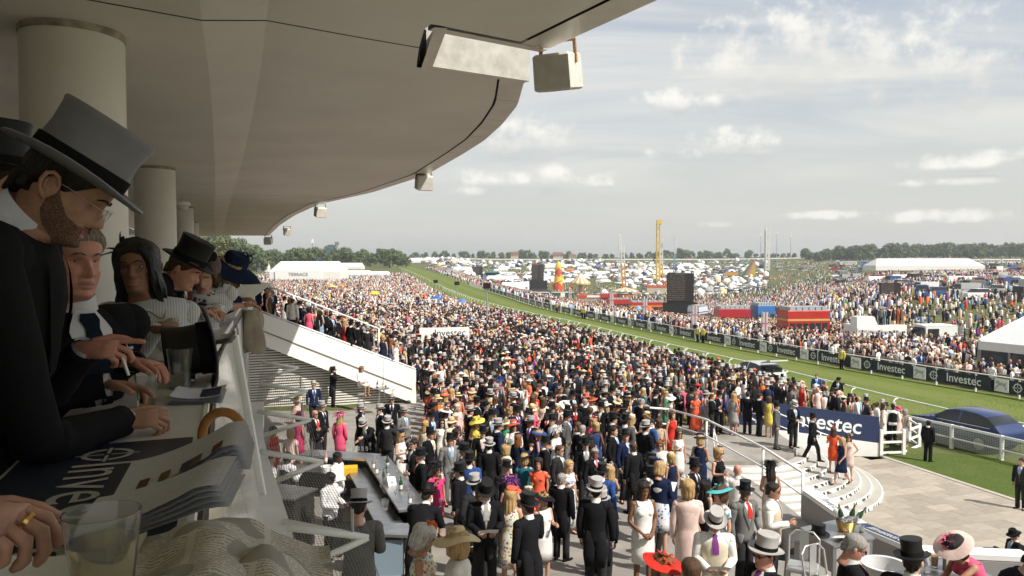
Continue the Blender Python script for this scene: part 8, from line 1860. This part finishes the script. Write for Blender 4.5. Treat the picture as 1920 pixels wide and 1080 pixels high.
CM = {k: car_mesh(k, True).mesh('car_body', [CARP, CARG, TYRE], 40) for k in ('suv', 'hatch', 'van')}
CN = {'white': (.70, .70, .69), 'silver': (.40, .41, .42), 'black': (.02, .02, .022), 'red': (.30, .02, .02), 'blue': (.04, .09, .25), 'grey': (.12, .125, .13)}; ncar = 0; grid_.clear(); cpos = []
while len(cpos) < 290 and ncar < 9000:
 ncar += 1
 if len(cpos) < 110: px, py = cr.uniform(1560, 1935), cr.uniform(500, 566)
 elif len(cpos) < 215: px, py = cr.uniform(1000, 1700), cr.uniform(490, 509)
 else: px, py = cr.uniform(830, 1400), cr.uniform(498, 520)
 if 1620 < px < 1840 and 505 < py < 524: continue
 if py > 540 and px < 1700: continue
 p = far(px, py)
 if not spaced(p.x, p.y, 5.5): continue
 cpos.append(p)
for i, p in enumerate(cpos):
 k = cr.choice(('hatch', 'hatch', 'suv', 'suv', 'van')); c = cr.choice(('white', 'white', 'silver', 'silver', 'black', 'red', 'blue', 'grey')); q = obj('parked_car', CM[k], None, True, CN[c]); q.location = p; q.rotation_euler = (0, 0, R(8 if i < 110 else 20)+cr.uniform(-.2, .2)+(R(180) if cr.random() < .5 else 0)+(R(60) if i % 3 == 0 else 0)); tag(q, 'small %s %s parked on the far hillside' % (c, {'suv': 'estate car', 'hatch': 'car', 'van': 'van'}[k]), 'van' if k == 'van' else 'car', '%s vehicles parked across the course' % c)
def sleek(b):
 X = [(-2.42, .50, .72, 0), (-2.36, .40, .84, 0), (-2.0, .32, .95, 0), (-1.1, .30, 1.06, 0), (-.95, .30, 1.08, .03), (-.2, .30, 1.10, .50), (.1, .30, 1.10, .57), (.45, .30, 1.11, .59), (.55, .30, 1.11, .59), (1.3, .30, 1.13, .54), (1.75, .31, 1.14, .44), (2.15, .36, 1.12, .16), (2.38, .42, 1.02, 0), (2.44, .5, .9, 0)]; rs = []
 for x, z0, bl, rf in X:
  w_ = .97*(1-.10*smst(abs(x), 1.6, 2.45)); wr = w_*.95-.42*rf; zt_ = bl+max(rf, .02); half = [(w_*.86, z0), (w_*.99, z0+.2), (w_, (z0+bl)/2+.08), (w_*.955, bl), (wr, zt_-.05*min(1, rf*4)), (wr*.82, zt_)]
  rs.append([(x, y, z) for y, z in half]+[(x, -y, z) for y, z in half[::-1]])
 o_ = len(b.f); b.rings(rs, 0)
 for k in range(len(X)-1):
  for j in (3, 7):
   if X[k][3] >= .03 and X[k+1][3] > .1 and k != 7: b.m[o_+k*12+j] = 1
  if k in (4, 10):
   for j in (4, 5, 6): b.m[o_+k*12+j] = 1
def big_car(label, loc, rz, c, kind='suv', boot=False):
 o = thing('car', label, 'car', loc, rz); b = MB(); sleek(b); q = obj('body', b.mesh('car_body', [CARP, CARG], 38), o, False, c)
 for x, s in ((-1.45, -1), (-1.45, 1), (1.55, -1), (1.55, 1)):
  w_ = MB().tube([(x, s*.80, .36), (x, s*.975, .36)], .37, 24).build('wheel', TYRE, o, smooth=40, world=False); MB().tube([(x, s*.96, .36), (x, s*.985, .36)], .25, 20).build('rim', STEEL, w_, smooth=40, world=False)
 for s in (-1, 1):
  MB().box((2.30, s*.62, .88), (.14, .34, .16)).build('tail_light', plain((.35, .02, .02), .2), o, world=False); MB().ball((-2.24, s*.6, .80), (.1, .16, .10), 10, 6).build('headlight', STEEL, o, smooth='all', world=False); MB().box((-.70, s*1.03, 1.14), (.16, .20, .13)).build('mirror', CARP, o, world=False, color=c)
  MB().bar((-.95, s*.93, 1.09), (2.0, s*.93, 1.13), .02, .03).build('window_trim', STEEL, o, world=False)
  for x in (-.35, .75): MB().box((x, s*.955, .98), (.18, .02, .03)).build('door_handle', STEEL, o, world=False)
 if boot: MB().bar((1.75, 0, 1.73), (2.75, 0, 1.98), 1.35, .09).build('open_tailgate', CARP, o, world=False, color=c); MB().box((2.20, 0, 1.2), (.14, 1.2, .5)).build('boot_interior', BLACK, o, world=False)
 return o
td = lambda y: math.atan2(4.0, xn(y+4)-xn(y))
y = 35.5; big_car('dark blue estate car parked behind the mesh fence', (xn(y)-1.35, y, -2.38), td(y)+R(180)-R(4), (.012, .03, .12)) if False else big_car('dark blue estate car parked behind the mesh fence', (xn(34.3)-1.25, 34.3, -2.38), td(34.3)+R(180), (.010, .028, .11))
big_car('silver car with its tailgate open by the running rail', (xn(50.5)-1.35, 50.5, -2.38), td(50.5)+R(180), (.45, .46, .46), boot=True)
q = far(1742, 655); q = thing('ambulance_van', 'white high roofed ambulance van with open rear door', 'van', q, R(10)); b = car_mesh('van'); obj('body', b.mesh('van_body', [CARP, CARG, TYRE], 40), q, False, (.66, .67, .66)); MB().box((2.7, -.5, 1.3), (.05, .9, 1.7), rz=.5).build('rear_door', plain((.6, .6, .6)), q, world=False); MB().box((-.3, -.91, 1.35), (1.2, .02, 1.3)).build('side_door', CARG, q, world=False); MB().box((.3, 0, 2.32), (3.2, 1.3, .12)).build('roof_box', plain((.7, .7, .7)), q, world=False)
p = far(1640, 650); W, H_ = m_px(p, 98), m_px(p, 58); o = thing('show_stand', 'white printed exhibition stand with guests on its roof', 'stand', p, R(6)); MB().box((0, 0, H_*.36), (W, W*.45, H_*.72)).build('box', WALLW, o, world=False); MB().add([(-W*.5, -W*.225, H_*.72), (-W*.08, -W*.225, H_*.72), (-W*.16, -W*.225, H_), (-W*.5, -W*.225, H_), (-W*.5, W*.0, H_*.72), (-W*.08, W*.0, H_*.72), (-W*.16, W*.0, H_), (-W*.5, W*.0, H_)], [(0, 1, 2, 3), (7, 6, 5, 4), (3, 2, 6, 7), (1, 5, 6, 2), (0, 3, 7, 4)]).build('raised_end', WALLW, o, world=False)
MB().box((W*.26, -W*.227, H_*.22), (W*.16, .05, H_*.44)).build('doorway', BLACK, o, world=False); FLW = floral('wall', (.66, .66, .68), [(.2, .25, .5), (.6, .3, .45), (.66, .66, .68), (.6, .5, .1)], 2.2); MB().box((-W*.16, -W*.227, H_*.17), (W*.62, .03, H_*.34)).build('flower_print', FLW, o, world=False)
me = text_mesh('Experience Spectacular', H_*.17); me.materials.clear(); me.materials.append(plain((.12, .12, .16))); me.transform(frame_matrix((-W*.05, -W*.235, H_*.52), (1, 0, -.05), (0, 0, 1))); obj('lettering', me, o, False)
crowd('stand_guests', '', [(cr.uniform(-W*.05, W*.47), cr.uniform(-W*.2, W*.1), H_*.72, cr.uniform(0, 6), 1, cr.choice(('Ms', 'Fs', 'Mh')), 2, cols('M' if cr.random() < .6 else 'F')) for i in range(26)], o).matrix_parent_inverse.identity()
gm = thing('glazed_marquee', 'white glass sided marquee with pitched roof at the right edge', 'marquee', (43.9, 49.3, -2.4), R(-66)); L, D, E, RH = 17, 14, 2.6, 5.0
MB().add([(-L/2, -D/2, E), (L/2, -D/2, E), (L/2-2, 0, RH), (-L/2+.6, 0, RH), (L/2, D/2, E), (-L/2, D/2, E)], [(0, 1, 2, 3), (2, 4, 5, 3), (0, 3, 5), (1, 4, 2)]).build('roof', mat('clear_roof', (.60, .62, .62), .25, noise=.1), gm, world=False); MB().box((0, -D/2, E-.3), (L, .2, .62)).build('valance', WHITE, gm, world=False); MB().box((-L/2, 0, E-.3), (.2, D, .62)).build('valance', WHITE, gm, world=False)
for a_, b2_ in (((-L/2, -D/2, E), (-L/2+.6, 0, RH)), ((-L/2+.6, 0, RH), (L/2-2, 0, RH)), ((-L/2+6, -D/2, E), (-L/2+6.5, 0, RH))): MB().bar(Vector(a_)+Vector((0, 0, .05)), Vector(b2_)+Vector((0, 0, .05)), .25, .12).build('roof_rib', WHITE, gm, world=False)
for k in range(9):
 x = -L/2+.1+k*2.1; MB().box((x, -D/2, (E-.6)/2), (.16, .16, E-.6)).build('frame_post', plain((.32, .29, .27)), gm, world=False)
 if k < 8: MB().box((x+1.05, -D/2+.02, (E-.6)/2), (1.9, .04, E-.62)).build('glass_panel', mat('marquee_glass', (.05, .06, .07), .08), gm, world=False)
for k in range(6): y_ = -D/2+k*2.6; MB().box((-L/2, y_, (E-.6)/2), (.16, .16, E-.6)).build('frame_post', plain((.32, .29, .27)), gm, world=False); MB().box((-L/2+.02, y_+1.3, (E-.6)/2), (.04, 2.3, E-.62)).build('glass_panel', mat('marquee_glass'), gm, world=False)
ef = thing('timber_fence', 'low timber and glass fence round the drinks enclosure beyond the rail', 'fence', (31, 56, -2.4)); ep = [far(1625, 668), far(1700, 683), far(1790, 698), far(1925, 722)]; TIM = mat('timber', (.20, .16, .11), .7, noise=.2, nscale=4)
ep = [Vector((xf(p.y)+1.6, p.y, ground(xf(p.y)+1.6, p.y))) for p in (Vector((0, y, 0)) for y in (60, 56, 52, 48, 44, 40))]
for p0, p1 in zip(ep[:-1], ep[1:]): MB().bar(p0+Vector((0, 0, 1.1)), p1+Vector((0, 0, 1.1)), .14, .10).build('rail', TIM, ef); MB().box(p0+Vector((0, 0, .55)), (.14, .14, 1.1)).build('post', TIM, ef); MB().bar(p0+Vector((.03, 0, .5)), p1+Vector((.03, 0, .5)), .03, .9).build('infill', mat('smoked_infill', (.06, .055, .05), .15), ef)
items = []; grid_.clear()
for k in range(900):
 y = cr.uniform(42, 70); x = xf(y)+cr.uniform(2.2, 10)
 if y < 55 and x > 32.8+(54-y)*.43 or not spaced(x, y, .75): continue
 items.append(one(x, y, ground(x, y), 1, False, .0))
crowd('enclosure_drinkers', 'drinkers in shirts crowding the enclosure beside the glazed marquee', items)
for k, (px, py) in enumerate(((1690, 672), (1730, 668), (1755, 676), (1700, 690))): p = far(px, py); o = thing('white_counter', ['left', 'rear', 'right', 'front'][k]+' white bar counter among the drinkers', 'counter', p); MB().box((0, 0, .55), (2.2, .8, 1.1)).build('cabinet', WALLW, o, world=False); MB().box((0, 0, 1.12), (2.35, .95, .05)).build('top', LETW, o, world=False)
q = far(1595, 672); q = thing('black_box', 'plain black screen box behind the far rail', 'box', q); MB().box((0, 0, .8), (3.2, 1.0, 1.6)).build('panel', BLACK, q, world=False)
for k, (px, py) in enumerate(((1592, 694), (1382, 644), (1296, 642), (1075, 586), (1128, 597), (1136, 598))):
 y = 1400*8.4/(py-490); G_ = person((xf(y)-.45, y, zt(y)+.015), R(-60), 'M', 'stand', .98, coat='yellow', long=False, trousers='black', hairc='dark', label=['nearest', 'second', 'third', 'farthest', 'fourth', 'fifth'][k]+' steward in yellow vest standing at the far rail', group='stewards at the far rail')
def lamp(px, py, h, lab):
 p = far(px, py); H_ = m_px(p, h); o = thing('lamp_post', lab, 'lamp post', p); MB().tube([(0, 0, 0), (0, 0, H_)], [.10, .06], 8).build('pole', ALU, o, world=False); MB().box((0, 0, H_+.2), (.7, .5, .5)).build('lamp_head', BLACK, o, world=False)
for a in ((913, 636, 96, 'tall lamp post rising from the crowd near the rail'), (857, 588, 54, 'lamp post left of the tall one'), (817, 572, 42, 'small lamp post farther along the crowd')): lamp(*a)
for k, (px, py) in enumerate(((1428, 655), (1297, 632), (1205, 610), (1143, 592), (1066, 575))):
 p = far(px, py); o = thing('union_flag_banner', ['nearest', 'second', 'third', 'fourth', 'farthest'][k]+' tall white flag banner behind the far rail', 'banner', p); H_ = 3.6; MB().tube([(0, 0, 0), (0, 0, H_)], .05, 6).build('pole', ALU, o, world=False); MB().box((.35, 0, H_*.68), (.5, .02, H_*.6)).build('cloth', plain((.50, .47, .50)), o, world=False); MB().box((.35, -.015, H_*.68), (.12, .02, H_*.6)).build('red_cross', plain((.42, .14, .14)), o, world=False); MB().box((.35, -.017, H_*.68), (.5, .02, .14)).build('red_bar', plain((.42, .14, .14)), o, world=False)
p = Vector((-4.9, 54, -.9)); o = thing('white_hoarding', 'white sponsor hoarding with dark lettering in the crowd', 'hoarding', p, R(12)); MB().box((0, 0, 1.15), (3.6, .1, 1.9)).build('board', WALLW, o, world=False)
me = text_mesh('Investec', .7); me.materials.clear(); me.materials.append(NAVYD); me.transform(frame_matrix((.4, -.06, 1.7), (1, 0, 0), (0, 0, 1))); obj('lettering', me, o, False)
p = far(582, 530); o = thing('terrace_sign', 'long white terrace sign board on the big tent', 'sign', p+Vector((-2, -m_px(p, 40), 0))); MB().box((0, 0, m_px(p, 15)), (m_px(p, 84), .4, m_px(p, 18))).build('board', LETW, o, world=False); me = text_mesh('TERRACE', m_px(p, 8.5)); me.materials.clear(); me.materials.append(plain((.15, .15, .15))); me.transform(frame_matrix((0, -.3, m_px(p, 16)), (1, 0, 0), (0, 0, 1))); obj('lettering', me, o, False)
p = far(579, 505); o = thing('boom_lift', 'blue boom lift arm rising above the tents', 'crane', p); MB().tube([(0, 0, 0), (m_px(p, 28), 0, m_px(p, 26)), (m_px(p, 52), 0, m_px(p, 46))], [.7, .55, .4], 8).build('boom', plain((.04, .17, .42)), o, world=False); MB().box((m_px(p, 53), 0, m_px(p, 48)), (2, 2, 2)).build('cage', plain((.2, .2, .2)), o, world=False); MB().box((0, 0, 1), (6, 3, 2)).build('base', plain((.05, .15, .4)), o, world=False)
p = at_y(416, 478, 70); o = thing('scissor_lift', 'yellow lift basket with people above the trees', 'lift', (p.x, p.y, gz(p.x, p.y))); zb = p.z-gz(p.x, p.y)
for z in (0, .55, 1.1): MB().tube([(-.65, -.5, zb+z), (.65, -.5, zb+z), (.65, .5, zb+z), (-.65, .5, zb+z), (-.65, -.5, zb+z)], .05, 5).build('rail', YELLOW, o, world=False)
MB().box((0, 0, zb-.05), (1.4, 1.1, .12)).build('deck', YELLOW, o, world=False); MB().box((0, 0, zb/2), (.5, .5, zb)).build('mast', YELLOW, o, world=False)
p = far(1403, 520); S = m_px(p, 1.0); o = thing('inflatable_slide', 'yellow inflatable slide with green and pink lanes', 'inflatable', p, R(-10)); MB().add([(-16*S, -5*S, 0), (12*S, -5*S, 0), (12*S, 5*S, 0), (-16*S, 5*S, 0), (6*S, -5*S, 30*S), (12*S, -5*S, 32*S), (12*S, 5*S, 32*S), (6*S, 5*S, 30*S)], [(0, 1, 5, 4), (1, 2, 6, 5), (2, 3, 7, 6), (4, 5, 6, 7), (3, 0, 4, 7)]).build('body', plain((.55, .38, .04)), o, world=False); MB().add([(-15*S, -5.2*S, 1*S), (-8*S, -5.2*S, 1*S), (9*S, -5.2*S, 31*S), (6*S, -5.2*S, 30*S)], [(0, 1, 2, 3)]).build('green_lane', plain((.05, .18, .10)), o, world=False); MB().add([(-7*S, -5.2*S, 1*S), (-2*S, -5.2*S, 1*S), (11.5*S, -5.2*S, 31*S), (9.2*S, -5.2*S, 31*S)], [(0, 1, 2, 3)]).build('pink_lane', plain((.5, .14, .25)), o, world=False); MB().box((-30*S, 0, 5*S), (22*S, 8*S, 9*S)).build('castle', plain((.60, .30, .04)), o, world=False)
p = far(923, 521); S = m_px(p, 1.0); o = thing('music_stage', 'small dark stage with teal roof banner', 'stage', p); MB().box((0, 6*S, 5*S), (24*S, 6*S, 10*S)).build('backdrop', BLACK, o, world=False); MB().box((0, 0, 11*S), (28*S, 8*S, 2.4*S)).build('roof_banner', plain((.06, .28, .32)), o, world=False); MB().box((0, 0, .6*S), (26*S, 10*S, 1.2*S)).build('deck', plain((.2, .2, .2)), o, world=False)
for x in (-13, 13): MB().box((x*S, 0, 5*S), (1.2*S, 1.2*S, 10*S)).build('tower', BLACK, o, world=False)
p = far(1020, 556); S = m_px(p, 1.0); o = thing('broadcast_trucks', 'dark grey broadcast trailer with white cabins beside the far rail', 'trailer', p); MB().box((-8*S, 0, 7*S), (34*S, 8*S, 12*S)).build('trailer', plain((.05, .055, .065)), o, world=False); MB().box((14*S, 0, 6*S), (8*S, 8*S, 10*S)).build('cab', plain((.1, .1, .11)), o, world=False)
for k, (px, w_) in enumerate(((1012, 34), (1055, 40))): p = far(px, 562); o = thing('kiosk_row', ['left', 'right'][k]+' dark green and white kiosk row by the rail', 'kiosk', p); S = m_px(p, 1); MB().box((0, 0, 7*S), (w_*S, 6*S, 13*S)).build('cabin', plain((.02, .10, .08)), o, world=False); MB().box((0, -3.1*S, 7*S), (w_*.2*S, .3*S, 12*S)).build('white_door', LETW, o, world=False); MB().box((0, 0, 14*S), (w_*1.05*S, 7*S, 1*S)).build('roof', LETW, o, world=False)
p = far(1105, 565); S = m_px(p, 1); o = thing('ticket_kiosk', 'red and white kiosk below the carousel', 'kiosk', p); MB().box((0, 0, 9*S), (42*S, 8*S, 6*S)).build('red_fascia', plain((.55, .06, .03)), o, world=False); MB().box((8*S, -4.2*S, 9.5*S), (26*S, .4*S, 4*S)).build('white_fascia', LETW, o, world=False); MB().box((0, 0, 3*S), (40*S, 7*S, 6*S)).build('counter', plain((.35, .3, .28)), o, world=False)
p = far(1172, 558); S = m_px(p, 1); o = thing('waltzer_ride', 'orange striped canopy at the foot of the ride towers', 'fairground ride', p); MB().lathe([(26*S, 12*S), (25*S, 13*S), (2*S, 19*S)], 20).build('canopy', STRI, o, world=False); MB().lathe([(24*S, 0), (24*S, 6*S)], 20).build('fence', plain((.45, .15, .05)), o, world=False)
p = far(1235, 553); S = m_px(p, 1); o = thing('tower_ride', 'red topped cream hoardings at the foot of the yellow tower', 'fairground ride', p); MB().box((0, 0, 8*S), (46*S, 12*S, 12*S)).build('hoarding', plain((.45, .40, .32)), o, world=False); MB().box((0, 0, 16*S), (48*S, 13*S, 4*S)).build('red_top', plain((.5, .10, .05)), o, world=False)
# ================================================================ trees and houses on the skyline
LEAF = bpy.data.materials.new('foliage'); LEAF.use_nodes = True; t = NT(LEAF.node_tree); b_ = t.n['Principled BSDF']; oi = t.new('ShaderNodeObjectInfo').outputs['Random']; nz_ = t.noise(t.new('ShaderNodeTexCoord').outputs['Object'], .5, 3); c = t.mix(t.smooth(nz_, .35, .65), (.055, .085, .022, 1), (.115, .155, .045, 1)); c = t.mix(t.math('MULTIPLY', oi, .45), c, (.08, .105, .05, 1)); t.put(b_.inputs['Base Color'], c); b_.inputs['Roughness'].default_value = .7
BARK = mat('bark', (.06, .045, .03), .9)
def crown_mesh(seed, wide=1.0):
 r = random.Random(seed); b = MB(); cl = []
 for k in range(30):
  a = r.uniform(0, 6.28); z = r.uniform(.22, .98); rad = (.5*math.sin(math.pi*(.12+.80*z))**.7)*wide*r.uniform(.35, 1.0); cl.append((Vector((rad*math.cos(a), rad*math.sin(a), z)), r.uniform(.11, .20)))
 for c, s in cl:
  for q in range(62):
   d = Vector((r.gauss(0, 1), r.gauss(0, 1), r.gauss(0, 1))).normalized(); p = c+d*s*r.uniform(.75, 1.08); u = d.cross(Vector((r.uniform(-1, 1), r.uniform(-1, 1), r.uniform(-1, 1)))).normalized()*r.uniform(.022, .042); v = (d*.5+Vector((r.uniform(-.6, .6), r.uniform(-.6, .6), r.uniform(-.3, .6)))).cross(u).normalized()*u.length*r.uniform(.6, 1.1); b.add([p-u-v, p+u-v, p+u*.7+v, p-u*.7+v], [(0, 1, 2, 3)])
 return b.mesh('crown', LEAF)
CRN = [crown_mesh(i, (.9, 1.1, 1.3, .8)[i]) for i in range(4)]; b = MB(); b.tube([(0, 0, -.05), (0, 0, .3), (.01, 0, .7)], [.035, .025, .01], 7); b.tube([(0, 0, .3), (.14, .05, .55)], [.016, .006], 5); b.tube([(0, 0, .28), (-.12, -.06, .55)], [.016, .006], 5); TRK = b.mesh('trunk', BARK, 'all')
def tree(p, h, lab, grp, i):
 o = thing('tree', lab, 'tree', p, cr.uniform(0, 6.3), grp); o.scale = (h, h, h); obj('crown', CRN[i % 4], o, False); obj('trunk', TRK, o, False)
tn = 0
for i in range(46):     # left wood beyond the enclosure
 px = 392+i*8.2+cr.uniform(-4, 4); Y = 330+cr.uniform(0, 160)+i*3; base = 492; topy = interp(px, [(390, 440), (420, 446), (470, 463), (500, 467), (560, 469), (620, 466), (680, 468), (750, 472), (790, 476)])+cr.uniform(-3, 9); X = (px-960)/F*Y; z = min(gz(X, Y), 6-(base-490)*Y/F); h = 6-(topy-490)*Y/F-z; tree((X, Y, z), h, 'round green broadleaf tree in the wood beyond the tents', 'trees of the left wood', i)
for i in range(72):     # low skyline belt
 px = 770+i*10.6+cr.uniform(-5, 5); Y = 860+cr.uniform(0, 120); topy = interp(px, [(770, 474), (900, 472), (1000, 470), (1100, 475), (1180, 474), (1300, 466), (1330, 470), (1400, 470), (1430, 476), (1500, 477)])+cr.uniform(-2, 6)
 if 1425 < px < 1510: topy += 6
 X = (px-960)/F*Y; z = gz(X, Y); tree((X, Y, z-1), max(6, 7-(topy-490)*Y/F-z), 'dark distant tree on the skyline belt', 'trees of the skyline belt', i)
for i in range(60):     # dark wood on the right skyline
 px = 1510+i*7.6+cr.uniform(-4, 4); Y = 640+cr.uniform(0, 150); topy = interp(px, [(1510, 470), (1560, 466), (1660, 458), (1700, 460), (1800, 459), (1960, 460)])+cr.uniform(-2, 9)
 if 1552 < px < 1560: continue
 X = (px-960)/F*Y; z = gz(X, Y); tree((X, Y, z-1), 7-(topy-490)*Y/F-z, 'dark green tree in the long wood on the right skyline', 'trees of the right wood', i)
items_h = ((585, 484, 26, 11, 'wide gabled house among the left trees'), (724, 482, 20, 12, 'red brick house with white gables beyond the track'), (965, 479, 14, 7, 'brick house on the skyline right of the stand'), (1046, 480, 18, 7, 'cream gabled house on the skyline'), (1072, 481, 10, 5, 'small white gabled house on the skyline'))
for px, py, w_, h, lab in items_h:
 Y = 620 if px < 800 else 830; X = (px-960)/F*Y; z = 6-(py+8-490)*Y/F; S = Y/F; o = thing('house', lab, 'house', (X, Y, z)); W, H_ = w_*S, (h+8)*S; MB().box((0, 0, H_*.35), (W, W*.6, H_*.7)).build('wall', plain((.50, .42, .34) if px != 724 else (.30, .13, .08)), o, world=False)
 MB().add([(-W*.55, -W*.35, H_*.66), (W*.55, -W*.35, H_*.66), (W*.5, 0, H_), (-W*.5, 0, H_), (W*.55, W*.35, H_*.66), (-W*.55, W*.35, H_*.66)], [(0, 1, 2, 3), (2, 4, 5, 3), (0, 3, 5), (1, 4, 2)]).build('roof', plain((.16, .08, .055)), o, world=False)
 for k in range(3): MB().box((-W*.3+W*.3*k, -W*.302, H_*.5), (W*.12, .3, H_*.14)).build('window', mat('house_window', (.05, .06, .07), .2), o, world=False)
far_h = thing('white_paling', 'long white rail line across the far hillside', 'fence', (200, 700, 6)); MB().tube([(X, 760, gz(X, 760)+1.5) for X in range(-120, 320, 20)], .5, 5).build('rail', WHITER, far_h)
hz_ = MB().box((0, 2015, 24.5), (10800, 4170, 71)).build('haze', None); hz_.data.materials.clear()
HZ = bpy.data.materials.new('haze_air'); HZ.use_nodes = True; t = NT(HZ.node_tree); t.n.remove(t.n['Principled BSDF']); v = t.new('ShaderNodeVolumePrincipled'); v.inputs['Color'].default_value = (.86, .90, .95, 1); v.inputs['Density'].default_value = .00030; v.inputs['Anisotropy'].default_value = .3; t.l.new(v.outputs[0], t.n['Material Output'].inputs['Volume']); hz_.data.materials.append(HZ); stuff(tag(hz_, 'thin pale summer haze over the course', 'haze'))
print('objects', len(bpy.data.objects))
